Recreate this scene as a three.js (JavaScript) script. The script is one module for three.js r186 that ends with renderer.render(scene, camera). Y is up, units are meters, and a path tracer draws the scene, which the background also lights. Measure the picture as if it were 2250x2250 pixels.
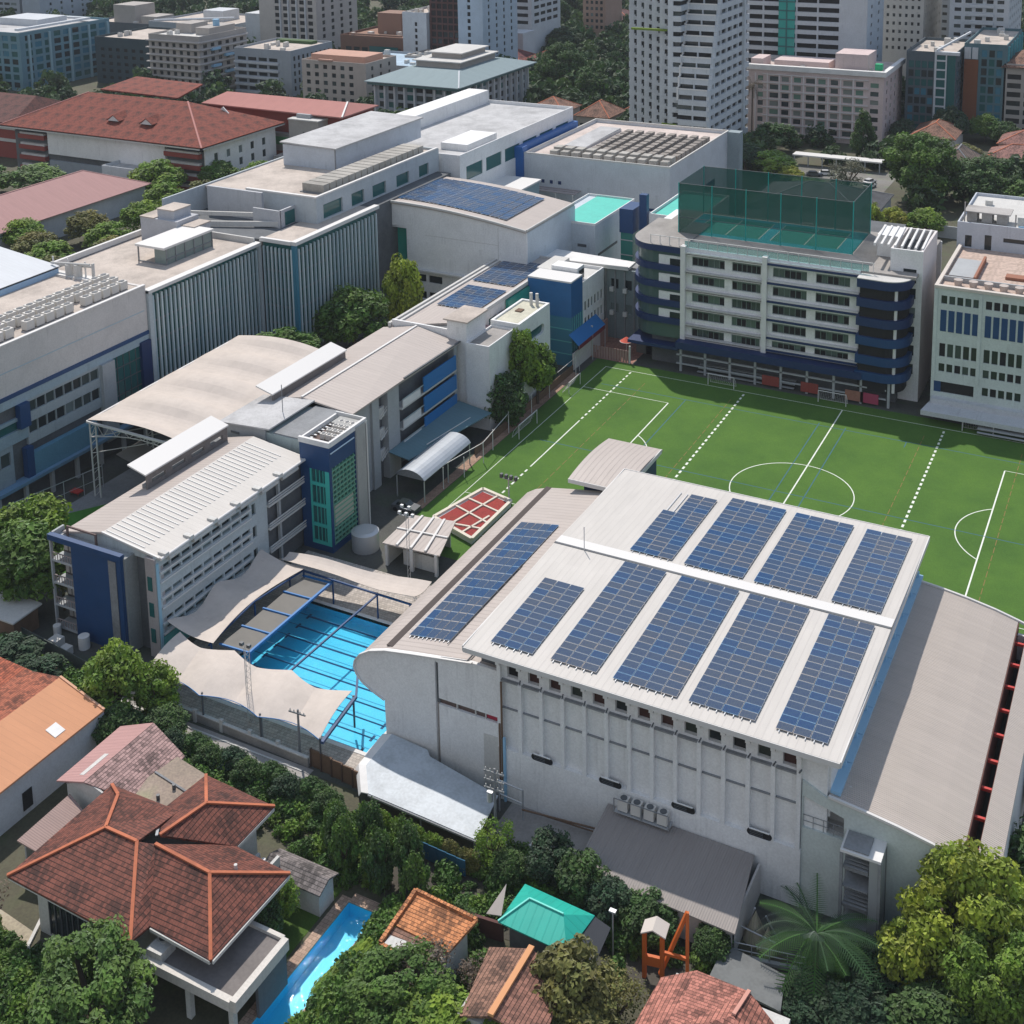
import * as THREE from 'three';
import { mergeGeometries } from 'three/addons/utils/BufferGeometryUtils.js';

// ---------------------------------------------------------------- camera, sky, sun, exposure
const scene = new THREE.Scene();
const camera = new THREE.PerspectiveCamera(72.23, 2250 / 4160.5, 1, 6000);
camera.setViewOffset(2250, 4160.5, 0, 1910.5, 2250, 2250);     // shifted lens: verticals stay nearly parallel
camera.position.set(0, 96, 0);
camera.quaternion.setFromRotationMatrix(new THREE.Matrix4().set(
  0.88516, -0.066354, 0.460531, 0, -0.01757, 0.984307, 0.17559, 0, -0.464955, -0.163517, 0.870103, 0, 0, 0, 0, 1));
const SKY = 0.76, SUN = new THREE.Vector3(-0.46, 1, -0.49).normalize();
{ // bright, half clouded sky computed for every direction (air and clouds only)
  const W = 512, H = 256, d = new Float32Array(W * H * 4); let q = 7;
  const h3 = (x, y, z) => { let n = Math.imul(x, 374761393) ^ Math.imul(y, 668265263) ^ Math.imul(z, 2147483647 - 1013904223); n = Math.imul(n ^ (n >>> 13), 1274126177); return ((n ^ (n >>> 16)) >>> 0) / 4294967296; };
  const sm = (t) => t * t * (3 - 2 * t), n3 = (x, y, z) => { const i = Math.floor(x), j = Math.floor(y), k = Math.floor(z), u = sm(x - i), v = sm(y - j), w = sm(z - k), L = (p, r, t) => p + (r - p) * t; return L(L(L(h3(i, j, k), h3(i + 1, j, k), u), L(h3(i, j + 1, k), h3(i + 1, j + 1, k), u), v), L(L(h3(i, j, k + 1), h3(i + 1, j, k + 1), u), L(h3(i, j + 1, k + 1), h3(i + 1, j + 1, k + 1), u), v), w); };
  for (let r = 0; r < H; r++) for (let c = 0; c < W; c++) {
    const el = ((r + 0.5) / H - 0.5) * Math.PI, az = ((c + 0.5) / W - 0.5) * 2 * Math.PI, y = Math.sin(el), x = Math.cos(az) * Math.cos(el), z = Math.sin(az) * Math.cos(el), up = Math.max(y, 0);
    const k = 1 / (up + 0.22), px = x * k * 1.5 + 20, pz = z * k * 1.5 + 20; let n = 0, am = 0.55; for (let o = 0, f = 1; o < 5; o++, f *= 2.1, am *= 0.52) n += am * n3(px * f, 3.7 * o, pz * f);
    const cl = sm(Math.min(1, Math.max(0, (n - 0.47) / 0.22))), thick = Math.min(1, Math.max(0, (n - 0.6) / 0.35)), hz = Math.pow(1 - up, 4);
    const air = [0.3 + 0.42 * hz, 0.46 + 0.34 * hz, 0.76 + 0.1 * hz], cloud = [0.98 - 0.28 * thick, 0.97 - 0.26 * thick, 0.95 - 0.22 * thick], i = (r * W + c) * 4;
    for (let m = 0; m < 3; m++) d[i + m] = y > 0 ? (air[m] + (cloud[m] - air[m]) * cl) * SKY : [0.17, 0.17, 0.15][m] * SKY;
    d[i + 3] = 1;
  }
  const t = new THREE.DataTexture(d, W, H, THREE.RGBAFormat, THREE.FloatType); t.mapping = THREE.EquirectangularReflectionMapping; t.magFilter = THREE.LinearFilter; t.needsUpdate = true;
  scene.background = t; scene.environment = t;
}
const sun = new THREE.DirectionalLight(new THREE.Color(1, 0.93, 0.86), 4.0);
sun.name = 'sun'; sun.position.set(-60, 0, -150).addScaledVector(SUN, 500); sun.target.position.set(-60, 0, -150);
sun.castShadow = true; sun.shadow.radius = 1.5; sun.shadow.mapSize.set(4096, 4096);
Object.assign(sun.shadow.camera, { left: -420, right: 420, top: 420, bottom: -420, near: 10, far: 1500 });
scene.add(sun, sun.target);
scene.fog = new THREE.FogExp2(new THREE.Color(0.7, 0.75, 0.8), 0.00009);
const renderer = new THREE.WebGLRenderer({ antialias: true });
renderer.toneMapping = THREE.LinearToneMapping; renderer.toneMappingExposure = 1.02;
renderer.shadowMap.enabled = true;

// ---------------------------------------------------------------- helpers
let seed = 12345;
const rnd = () => { seed = (seed + 0x6D2B79F5) | 0; let t = Math.imul(seed ^ (seed >>> 15), 1 | seed); t = (t + Math.imul(t ^ (t >>> 7), 61 | t)) ^ t; return ((t ^ (t >>> 14)) >>> 0) / 4294967296; };
const rr = (a, b) => a + (b - a) * rnd();
const pick = (a) => a[Math.floor(rnd() * a.length)];
const used = {}, baseOf = new Map();
const numbered = (n) => { const k = used[n] = (used[n] ?? -1) + 1; return k ? n + '_' + String(k).padStart(3, '0') : n; };
const V = (x, y, z) => new THREE.Vector3(x, y, z);
function uvm(g) {                                   // uv in metres, from the side a face looks to
  const p = g.attributes.position, n = g.attributes.normal, uv = new Float32Array(p.count * 2);
  for (let i = 0; i < p.count; i++) {
    const ax = Math.abs(n.getX(i)), ay = Math.abs(n.getY(i)), az = Math.abs(n.getZ(i)), x = p.getX(i), y = p.getY(i), z = p.getZ(i);
    let u, v;
    if (ay > 0.6 && ay >= ax && ay >= az) { if (ax > az + 0.01) { u = z; v = x; } else { u = x; v = z; } } else if (ax > az) { u = z; v = y; } else { u = x; v = y; }
    uv[i * 2] = u; uv[i * 2 + 1] = v;
  }
  g.setAttribute('uv', new THREE.BufferAttribute(uv, 2));
  return g;
}
function clean(g) {
  g = g.index ? g.toNonIndexed() : g;
  for (const k of Object.keys(g.attributes)) if (k !== 'position' && k !== 'normal') g.deleteAttribute(k);
  if (!g.attributes.normal) g.computeVertexNormals();
  g.morphAttributes = {};
  return g;
}
const join = (gs) => { gs = [].concat(gs).flat(9).map(clean); return gs.length > 1 ? mergeGeometries(gs) : gs[0]; };
const box = (x0, x1, y0, y1, z0, z1) => new THREE.BoxGeometry(Math.abs(x1 - x0), Math.abs(y1 - y0), Math.abs(z1 - z0)).translate((x0 + x1) / 2, (y0 + y1) / 2, (z0 + z1) / 2);
const cyl = (x, y0, y1, z, r, r2 = r, s = 10) => new THREE.CylinderGeometry(r2, r, y1 - y0, s).translate(x, (y0 + y1) / 2, z);
function bar(a, b, r, s = 6, r2 = r) {
  const A = V(...a), d = V(...b).sub(A), l = d.length();
  return new THREE.CylinderGeometry(r2, r, l, s).translate(0, l / 2, 0).applyQuaternion(new THREE.Quaternion().setFromUnitVectors(V(0, 1, 0), d.normalize())).translate(A.x, A.y, A.z);
}
function beam(a, b, w, h) {
  const A = V(...a), B = V(...b), d = B.clone().sub(A), l = d.length(), m = new THREE.Matrix4(), f = d.normalize();
  const side = V(0, 1, 0).cross(f); if (side.lengthSq() < 1e-6) side.set(1, 0, 0); side.normalize();
  m.makeBasis(side, f.clone().cross(side), f);
  return new THREE.BoxGeometry(w, h, l).applyMatrix4(m).translate((A.x + B.x) / 2, (A.y + B.y) / 2, (A.z + B.z) / 2);
}
function tris(list) { const g = new THREE.BufferGeometry(); g.setAttribute('position', new THREE.Float32BufferAttribute(list.flat(9), 3)); g.computeVertexNormals(); return g; }
function slab(pts, t = 0.2) {                       // a flat panel from its top outline, given thickness downward
  const a = V(...pts[0]), n = V(...pts[1]).sub(a).cross(V(...pts[2]).sub(a));
  const P = n.y < 0 ? [...pts].reverse() : pts, D = P.map(([x, y, z]) => [x, y - t, z]), l = [];
  for (let i = 1; i < P.length - 1; i++) { l.push(P[0], P[i], P[i + 1]); l.push(D[0], D[i + 1], D[i]); }
  for (let i = 0; i < P.length; i++) { const j = (i + 1) % P.length; l.push(P[i], D[i], D[j], P[i], D[j], P[j]); }
  return tris(l);
}
function prism(pts, y0, y1) {                       // upright prism over a plan outline [x, z]
  let v = pts.map(([x, z]) => new THREE.Vector2(x, z));
  if (THREE.ShapeUtils.area(v) > 0) v = v.reverse();
  const f = THREE.ShapeUtils.triangulateShape(v, []), l = [];
  for (const [a, b, c] of f) { l.push([v[a].x, y1, v[a].y], [v[b].x, y1, v[b].y], [v[c].x, y1, v[c].y]); l.push([v[a].x, y0, v[a].y], [v[c].x, y0, v[c].y], [v[b].x, y0, v[b].y]); }
  for (let i = 0; i < v.length; i++) { const p = v[i], q = v[(i + 1) % v.length]; l.push([p.x, y1, p.y], [p.x, y0, p.y], [q.x, y0, q.y], [p.x, y1, p.y], [q.x, y0, q.y], [q.x, y1, q.y]); }
  return tris(l);
}
function extr(profile, z0, z1) {                    // profile [x, y] pushed along z
  const s = new THREE.Shape(profile.map(([x, y]) => new THREE.Vector2(x, y)));
  return new THREE.ExtrudeGeometry(s, { depth: Math.abs(z1 - z0), bevelEnabled: false }).translate(0, 0, Math.min(z0, z1));
}
// wall with real openings. axis 'z': outer face at z = at looking to +z (sign 1) or -z; axis 'x' likewise.
function holed(axis, at, sign, u0, u1, y0, y1, holes, t = 0.3) {
  const s = new THREE.Shape([[u0, y0], [u1, y0], [u1, y1], [u0, y1]].map(([x, y]) => new THREE.Vector2(x, y)));
  for (const [a, b, c, d] of holes) s.holes.push(new THREE.Path([[a, c], [a, d], [b, d], [b, c]].map(([x, y]) => new THREE.Vector2(x, y))));
  const g = new THREE.ExtrudeGeometry(s, { depth: t, bevelEnabled: false });
  if (axis === 'z') return g.translate(0, 0, sign > 0 ? at - t : at);
  g.applyMatrix4(new THREE.Matrix4().set(0, 0, -1, 0, 0, 1, 0, 0, 1, 0, 0, 0, 0, 0, 0, 1));     // u -> z, depth -> -x
  return g.translate(sign > 0 ? at : at + t, 0, 0);
}
function thing(name, label, category, at = [0, 0, 0], group) {
  const o = new THREE.Group(); o.name = numbered(name); o.position.set(...at); o.userData = { label, category };
  if (group) o.userData.group = group;
  scene.add(o); baseOf.set(o, at); return o;
}
function shade(m) { m.castShadow = true; m.receiveShadow = true; return m; }
function part(parent, name, geos, mat, label, kind) {   // geometry in world metres, kept in the thing's own frame
  const b = baseOf.get(parent), g = uvm(join(geos)).translate(-b[0], -b[1], -b[2]);
  const m = shade(new THREE.Mesh(g, mat)); m.name = name; parent.add(m); baseOf.set(m, b);
  if (label) m.userData.label = label; if (kind) m.userData.kind = kind;
  return m;
}
function put(parent, name, geo, mat, x, y, z, ry = 0) {  // a shared geometry at a world place
  const b = baseOf.get(parent), m = shade(new THREE.Mesh(geo, mat)); m.name = name; m.position.set(x - b[0], y - b[1], z - b[2]); m.rotation.y = ry; parent.add(m); baseOf.set(m, [x, y, z]); return m;
}
function single(name, label, category, geos, mat, group, kind) {
  const g = uvm(join(geos)); g.computeBoundingBox(); const c = g.boundingBox, at = [(c.min.x + c.max.x) / 2, c.min.y, (c.min.z + c.max.z) / 2];
  g.translate(-at[0], -at[1], -at[2]);
  const m = shade(new THREE.Mesh(g, mat)); m.name = numbered(name); m.position.set(...at); m.userData = { label, category };
  if (group) m.userData.group = group; if (kind) m.userData.kind = kind;
  scene.add(m); baseOf.set(m, at); return m;
}
function struct(name, geos, mat, label) {
  const m = shade(new THREE.Mesh(uvm(join(geos)), mat)); m.name = numbered(name); m.userData = { kind: 'structure' }; if (label) m.userData.label = label;
  scene.add(m); baseOf.set(m, [0, 0, 0]); return m;
}
function copyOf(o, at, turn, label, scale) {
  const c = o.clone(); c.name = numbered(o.name.replace(/_\d{3}$/, '')); scene.add(c); c.position.set(...at); c.rotation.y = turn ?? 0; if (scale) c.scale.set(...[].concat(scale, scale, scale).slice(0, 3));
  c.userData = { ...o.userData }; if (label) c.userData.label = label; return c;
}
// rows of openings: nu of width w between u0 and u1, ny of height h from y0 every dy
function grid(u0, u1, nu, w, y0, dy, ny, h) {
  const r = [], s = (u1 - u0) / nu;
  for (let j = 0; j < ny; j++) for (let i = 0; i < nu; i++) { const c = u0 + s * (i + 0.5); r.push([c - w / 2, c + w / 2, y0 + dy * j, y0 + dy * j + h]); }
  return r;
}

// ---------------------------------------------------------------- textures and materials
function tex(n, m, size, fn, color = true) {
  const d = new Uint8Array(n * m * 4);
  for (let y = 0; y < m; y++) for (let x = 0; x < n; x++) { const c = fn(x / n, y / m, x, y), k = (y * n + x) * 4; const a = Array.isArray(c) ? c : [c, c, c]; for (let i = 0; i < 3; i++) d[k + i] = Math.max(0, Math.min(255, a[i] * 255)); d[k + 3] = 255; }
  const t = new THREE.DataTexture(d, n, m); t.wrapS = t.wrapT = THREE.RepeatWrapping; t.magFilter = THREE.LinearFilter; t.minFilter = THREE.LinearMipmapLinearFilter; t.generateMipmaps = true;
  if (color) t.colorSpace = THREE.SRGBColorSpace;
  t.repeat.set(1 / [].concat(size)[0], 1 / ([].concat(size)[1] ?? size)); t.needsUpdate = true; return t;
}
function lattice(n) { const a = new Float32Array(n * n); for (let i = 0; i < n * n; i++) a[i] = rnd(); return (u, v) => { const x = ((u % 1) + 1) % 1 * n, y = ((v % 1) + 1) % 1 * n, i = Math.floor(x) % n, j = Math.floor(y) % n, f = x - Math.floor(x), g = y - Math.floor(y), s = f * f * (3 - 2 * f), t = g * g * (3 - 2 * g), A = a[j * n + i], B = a[j * n + (i + 1) % n], C = a[((j + 1) % n) * n + i], D = a[((j + 1) % n) * n + (i + 1) % n]; return (A + (B - A) * s) + ((C + (D - C) * s) - (A + (B - A) * s)) * t; }; }
const L4 = lattice(4), L8 = lattice(8), L16 = lattice(16), L32 = lattice(32), L64 = lattice(64), L128 = lattice(128);
const fbm = (u, v) => 0.3 * L4(u, v) + 0.25 * L8(u, v) + 0.2 * L16(u, v) + 0.15 * L32(u, v) + 0.1 * L64(u, v);
const T = {
  plaster: tex(512, 512, 17, (u, v) => { const s = L64(u, v * 0.06) * L16(u, v * 0.25); return 0.86 + 0.1 * fbm(u, v) + 0.06 * L128(u, v) - 0.16 * Math.max(0, s - 0.5); }),
  blotch: tex(512, 512, 23, (u, v) => 0.74 + 0.3 * fbm(u, v) + 0.08 * L128(u, v) - 0.12 * Math.max(0, L16(u + 0.3, v) - 0.7)),
  seams: tex(512, 256, [6, 24], (u, v) => { const s = (u * 8) % 1, j = Math.floor(u * 8); return 0.9 + 0.07 * fbm(u, v) + 0.025 * (L8(j / 8, v * 0.3) - 0.5) - (s < 0.06 ? 0.05 : 0); }),
  seamBump: tex(512, 16, [6, 6], (u) => { const s = (u * 8) % 1; return s < 0.12 ? 1 : 0.2; }, false),
  corrBump: tex(512, 16, [2.4, 2.4], (u) => 0.5 + 0.5 * Math.sin(u * Math.PI * 2 * 10), false),
  tiles: tex(512, 512, [4.8, 4.8], (u, v) => { const r = Math.floor(v * 14), c = Math.floor(u * 16 + (r % 2) * 0.5), k = L16((c % 16) / 16 + 0.01, r / 14); const e = (v * 14) % 1; return (0.62 + 0.45 * k + 0.2 * L128(u, v) - 0.35 * Math.max(0, L4(u, v) - 0.45) - 0.25 * Math.max(0, L16(u + 0.4, v) - 0.6)) * (e > 0.84 ? 0.5 : 1) * ((u * 16 + (r % 2) * 0.5) % 1 < 0.1 ? 0.8 : 1); }),
  tileBump: tex(512, 512, [4.8, 4.8], (u, v) => { const e = (v * 14) % 1; return Math.min(1, 0.25 + 0.6 * e) * (0.7 + 0.3 * Math.abs(Math.sin(u * 16 * Math.PI))); }, false),
  grass: tex(1024, 1024, 37, (u, v) => { const k = fbm(u, v), f = L128(u * 4, v * 4); return [0.78 + 0.3 * k + 0.14 * f - 0.12, 0.8 + 0.2 * k + 0.14 * f - 0.1, 0.7 + 0.2 * k + 0.2 * f - 0.1]; }),
  rough: tex(1024, 1024, 61, (u, v) => { const k = fbm(u, v), f = L128(u * 3, v * 3), w = Math.max(0, L32(u, v) - 0.55); return [0.62 + 0.45 * k + 0.15 * f - 0.1 * w, 0.64 + 0.38 * k + 0.15 * f + 0.12 * w, 0.58 + 0.4 * k + 0.12 * f - 0.15 * w]; }),
  cells: tex(256, 256, 1, (u, v) => { const a = (u * 10) % 1, b = (v * 6) % 1, e = u < 0.015 || u > 0.985 || v < 0.025 || v > 0.975; return e ? [0.68, 0.71, 0.74] : (a < 0.06 || b < 0.05) ? [0.3, 0.36, 0.46] : [0.19 + 0.06 * L16(u, v), 0.26 + 0.06 * L16(u, v), 0.39]; }),
  ripple: tex(512, 512, 9, (u, v) => fbm(u, v) * 0.6 + 0.4 * L64(u, v), false),
  weave: tex(256, 256, 7, (u, v) => 0.9 + 0.1 * fbm(u, v)),
  paver: tex(512, 512, 4, (u, v) => { const r = Math.floor(v * 10), a = (u * 10 + (r % 2) * 0.5) % 1, b = (v * 10) % 1; return (a < 0.06 || b < 0.08) ? 0.6 : 0.82 + 0.2 * L16(Math.floor(u * 10 + (r % 2) * 0.5) / 10, r / 10); }),
};
function mat(c, o = {}) {
  const { map, bump, bs, rough = 0.85, metal = 0, ...rest } = o, m = new (rest.transmission || rest.clearcoat ? THREE.MeshPhysicalMaterial : THREE.MeshStandardMaterial)({ roughness: rough, metalness: metal, ...rest });
  m.color.setRGB(...c); if (map) m.map = T[map]; if (bump) { m.bumpMap = T[bump]; m.bumpScale = bs ?? 0.05; } return m;
}
const M = {
  white: mat([0.84, 0.84, 0.83], { map: 'plaster' }), whiteClean: mat([0.78, 0.77, 0.75], { map: 'weave' }), offwhite: mat([0.62, 0.61, 0.58], { map: 'plaster' }), greyWall: mat([0.42, 0.44, 0.45], { map: 'plaster' }),
  darkGrey: mat([0.13, 0.14, 0.15], { map: 'blotch' }), midGrey: mat([0.26, 0.27, 0.28], { map: 'blotch' }), beigeWall: mat([0.66, 0.63, 0.6], { map: 'plaster' }),
  roofMain: mat([0.6, 0.57, 0.53], { map: 'seams', bump: 'seamBump', bs: 0.01, rough: 0.6 }), roofSheet: mat([0.5, 0.44, 0.4], { map: 'seams', bump: 'seamBump', bs: 0.04, rough: 0.6 }),
  roofCorr: mat([0.52, 0.46, 0.41], { map: 'seams', bump: 'corrBump', bs: 0.05, rough: 0.65 }), roofFlat: mat([0.54, 0.47, 0.41], { map: 'blotch' }), roofPale: mat([0.5, 0.5, 0.5], { map: 'blotch' }),
  trim: mat([0.64, 0.63, 0.61], { rough: 0.6 }), steel: mat([0.5, 0.52, 0.54], { rough: 0.45, metal: 0.5 }), steelDark: mat([0.09, 0.1, 0.11], { rough: 0.5 }), gutter: mat([0.28, 0.5, 0.68], { rough: 0.5 }),
  blue: mat([0.006, 0.055, 0.17], { map: 'weave', rough: 0.55 }), blueBright: mat([0.015, 0.16, 0.42], { rough: 0.5 }), navy: mat([0.008, 0.032, 0.12], { map: 'weave', rough: 0.5 }),
  glass: mat([0.022, 0.03, 0.033], { rough: 0.12 }), glassDim: mat([0.05, 0.07, 0.07], { rough: 0.2 }), glassPale: mat([0.16, 0.2, 0.2], { rough: 0.25 }), glassTeal: mat([0.02, 0.11, 0.11], { rough: 0.12 }), glassGreen: mat([0.03, 0.3, 0.24], { rough: 0.2 }), glassBlue: mat([0.05, 0.19, 0.27], { rough: 0.15 }),
  voidDark: mat([0.012, 0.012, 0.013]), panel: mat([1, 1, 1], { map: 'cells', rough: 0.1 }), panelB: mat([0.6, 0.9, 1.15], { map: 'cells', rough: 0.07 }), panelC: mat([1.3, 1.1, 0.95], { map: 'cells', rough: 0.14 }), rail: mat([0.7, 0.72, 0.74], { rough: 0.35, metal: 0.6 }),
  turf: mat([0.075, 0.185, 0.022], { map: 'grass', rough: 0.95 }), grass: mat([0.075, 0.15, 0.02], { map: 'grass', rough: 0.95 }), asphalt: mat([0.075, 0.08, 0.085], { map: 'rough' }), concrete: mat([0.34, 0.32, 0.3], { map: 'blotch' }), ground: mat([0.085, 0.085, 0.06], { map: 'rough' }),
  lineWhite: mat([0.8, 0.83, 0.75], { map: 'weave' }), lineBlue: mat([0.03, 0.12, 0.17]), lineRed: mat([0.22, 0.13, 0.04]), poolTile: mat([0.05, 0.62, 0.88], { map: 'weave', rough: 0.35 }), poolLane: mat([0.01, 0.05, 0.14]),
  water: mat([0.85, 0.98, 1], { transmission: 1, thickness: 0, rough: 0.03, ior: 1.33, bump: 'ripple', bs: 0.04 }),
  canvas: mat([0.6, 0.53, 0.47], { map: 'weave', rough: 0.8, side: THREE.DoubleSide }), canvasDark: mat([0.2, 0.19, 0.17], { map: 'weave' }),
  tileRed: mat([0.2, 0.062, 0.04], { map: 'tiles', bump: 'tileBump', bs: 0.06, rough: 0.8 }), tileRidge: mat([0.5, 0.15, 0.07], { map: 'blotch', rough: 0.8 }), tileOrange: mat([0.62, 0.25, 0.1], { map: 'tiles', bump: 'tileBump', bs: 0.03 }), tileBrown: mat([0.3, 0.16, 0.11], { map: 'tiles', bump: 'tileBump', bs: 0.05 }),
  redRoof: mat([0.27, 0.055, 0.03], { map: 'tiles' }), pinkRoof: mat([0.5, 0.22, 0.19], { map: 'seams', bump: 'seamBump', bs: 0.03 }), pinkPale: mat([0.52, 0.3, 0.28], { map: 'seams', bump: 'corrBump', bs: 0.04 }), redWall: mat([0.3, 0.06, 0.045], { map: 'plaster' }),
  brick: mat([0.34, 0.16, 0.11], { map: 'blotch' }), teal: mat([0.07, 0.55, 0.45], { map: 'weave', rough: 0.55 }), tealDeep: mat([0.02, 0.38, 0.34], { map: 'weave' }), wood: mat([0.18, 0.11, 0.07], { map: 'blotch' }), orange: mat([0.55, 0.12, 0.02], { rough: 0.6 }), red: mat([0.5, 0.04, 0.03], { rough: 0.6 }),
  bark: mat([0.09, 0.065, 0.045], { map: 'blotch' }), pink: mat([0.7, 0.55, 0.5], { map: 'plaster' }), terracotta: mat([0.42, 0.16, 0.07], { map: 'tiles' }), awningGrey: mat([0.45, 0.5, 0.54], { map: 'blotch', rough: 0.5 }),
};
for (const k of ['panel', 'panelB', 'panelC']) { M[k].map = T.cells; }
const PANES = [M.glass, M.glass, M.glassDim, M.glass, M.glassPale, M.glassDim];
// a wall with openings as one part, and one window (a pane set back in its opening) per hole
const paneGeo = new Map();
function facade(parent, axis, at, sign, u0, u1, y0, y1, holes, wallMat, { t = 0.35, panes = PANES, name = 'wall', win = 'window', each = true, depth } = {}) {
  part(parent, name, holed(axis, at, sign, u0, u1, y0, y1, holes, t), wallMat);
  const back = at - sign * (depth ?? t * 0.7), merged = [];
  for (const [a, b, c, d] of holes) {
    const w = b - a + 0.06, h = d - c + 0.06, key = axis + w.toFixed(2) + '_' + h.toFixed(2);
    if (!each) { merged.push(axis === 'z' ? box(a - 0.03, b + 0.03, c - 0.03, d + 0.03, back - 0.03, back + 0.03) : box(back - 0.03, back + 0.03, c - 0.03, d + 0.03, a - 0.03, b + 0.03)); continue; }
    if (!paneGeo.has(key)) { const pw = new THREE.BoxGeometry(axis === 'z' ? w : 0.05, h, axis === 'z' ? 0.05 : w); paneGeo.set(key, uvm(clean(pw))); }
    put(parent, win, paneGeo.get(key), pick(panes), axis === 'z' ? (a + b) / 2 : back, (c + d) / 2, axis === 'z' ? back : (a + b) / 2);
  }
  if (merged.length) part(parent, win, merged, panes[0], undefined, 'stuff');
}
const parapet = (x0, x1, z0, z1, y, h, t = 0.25) => [box(x0, x1, y, y + h, z1 - t, z1), box(x0, x1, y, y + h, z0, z0 + t), box(x0, x0 + t, y, y + h, z0 + t, z1 - t), box(x1 - t, x1, y, y + h, z0 + t, z1 - t)];
// a plain block: core, front (+z) and right (+x) facades with openings, back and left walls, roof deck, parapet
function block(parent, x0, x1, z0, z1, y0, y1, wall, { front = [], right = [], left = [], t = 0.35, roof = M.roofFlat, para = 0.9, panes, each, rightWall, frontWall } = {}) {
  part(parent, 'core', box(x0 + t, x1 - t, y0, y1 - 0.3, z0 + t, z1 - t), M.darkGrey);
  facade(parent, 'z', z1, 1, x0, x1, y0, y1, front, frontWall ?? wall, { t, panes, each });
  facade(parent, 'x', x1, 1, z0, z1 - t, y0, y1, right, rightWall ?? wall, { t, panes, each });
  part(parent, 'wall', [box(x0, x1 - t, y0, y1, z0, z0 + t), box(x0, x0 + t, y0, y1, z0 + t, z1 - t)], wall);
  part(parent, 'roof', box(x0 + t, x1 - t, y1 - 0.3, y1 + 0.02, z0 + t, z1 - t), roof);
  if (y1 - y0 > 12 && (x1 - x0) > 10 && roof !== M.roofPale) { const cl = []; const keep = seed; for (let i = 0; i < 7; i++) { const cx = rr(x0 + 2, x1 - 2), cz = rr(z0 + 2, z1 - 2), w = rr(0.8, 2.2), d = rr(0.8, 2.4); cl.push(box(cx - w / 2, cx + w / 2, y1, y1 + rr(0.8, 2.2), cz - d / 2, cz + d / 2)); } part(parent, 'roof_unit', cl, M.offwhite, undefined, 'stuff'); }
  if (para) part(parent, 'parapet', parapet(x0, x1, z0, z1, y1, para), wall);
}
// an air conditioning unit: box casing with a round fan grille
const acGeo = [uvm(clean(new THREE.BoxGeometry(1, 1.1, 0.9).translate(0, 0.65, 0))), uvm(clean(new THREE.CylinderGeometry(0.34, 0.34, 0.08, 12).translate(0, 1.22, 0))), uvm(clean(new THREE.BoxGeometry(0.9, 0.1, 0.8).translate(0, 0.05, 0)))];
const acMat = mat([0.6, 0.58, 0.54], { rough: 0.6 });
let acProto;
function acUnit(x, y, z, label, group, sx = 1, sy = 1, sz = 1) {
  if (!acProto) { acProto = thing('air_conditioner', label, 'air conditioner', [x, y, z], group); put(acProto, 'casing', acGeo[0], acMat, x, y, z); put(acProto, 'fan', acGeo[1], M.steelDark, x, y, z); put(acProto, 'stand', acGeo[2], M.steelDark, x, y, z); acProto.scale.set(sx, sy, sz); return acProto; }
  const c = copyOf(acProto, [x, y, z], 0, label, [sx, sy, sz]); c.userData.group = group; return c;
}
function railing(parent, pts, h = 1.05, step = 1.6, r = 0.03, m = M.steel, name = 'railing') {
  const g = [];
  for (let i = 0; i < pts.length - 1; i++) { const a = V(...pts[i]), b = V(...pts[i + 1]), l = a.distanceTo(b), n = Math.max(1, Math.round(l / step));
    for (const k of [0.5, 1]) g.push(bar([a.x, a.y + h * k, a.z], [b.x, b.y + h * k, b.z], r, 5));
    for (let j = 0; j <= n; j++) { const p = a.clone().lerp(b, j / n); g.push(bar([p.x, p.y, p.z], [p.x, p.y + h, p.z], r, 5)); } }
  return part(parent, name, g, m);
}
// ================================================================ ground, yard, pitch
function plate(x0, x1, z0, z1, y0, y1, holes) {       // a level sheet with rectangular openings
  const s = new THREE.Shape([[x0, -z0], [x1, -z0], [x1, -z1], [x0, -z1]].map((p) => new THREE.Vector2(...p)));
  for (const [a, b, c, d] of holes) s.holes.push(new THREE.Path([[a, -c], [a, -d], [b, -d], [b, -c]].map((p) => new THREE.Vector2(...p))));
  return new THREE.ExtrudeGeometry(s, { depth: y1 - y0, bevelEnabled: false }).rotateX(-Math.PI / 2).translate(0, y0, 0);
}
const poolHole = [-97.25, -73.15, -123.45, -102.15], smallPoolHole = [-63.8, -60.3, -85.2, -70.2];
struct('ground', plate(-2200, 900, -2400, 120, -1.9, -0.02, [poolHole, smallPoolHole]), M.ground);
struct('school_yard', plate(-160, -6, -236, -97.2, -0.01, 0.004, [poolHole]), M.asphalt);
struct('pitch_turf', [box(-95.5, -1, -0.2, 0.03, -213, -143), box(-95.5, -71.6, -0.2, 0.03, -143, -140)], M.turf);
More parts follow.
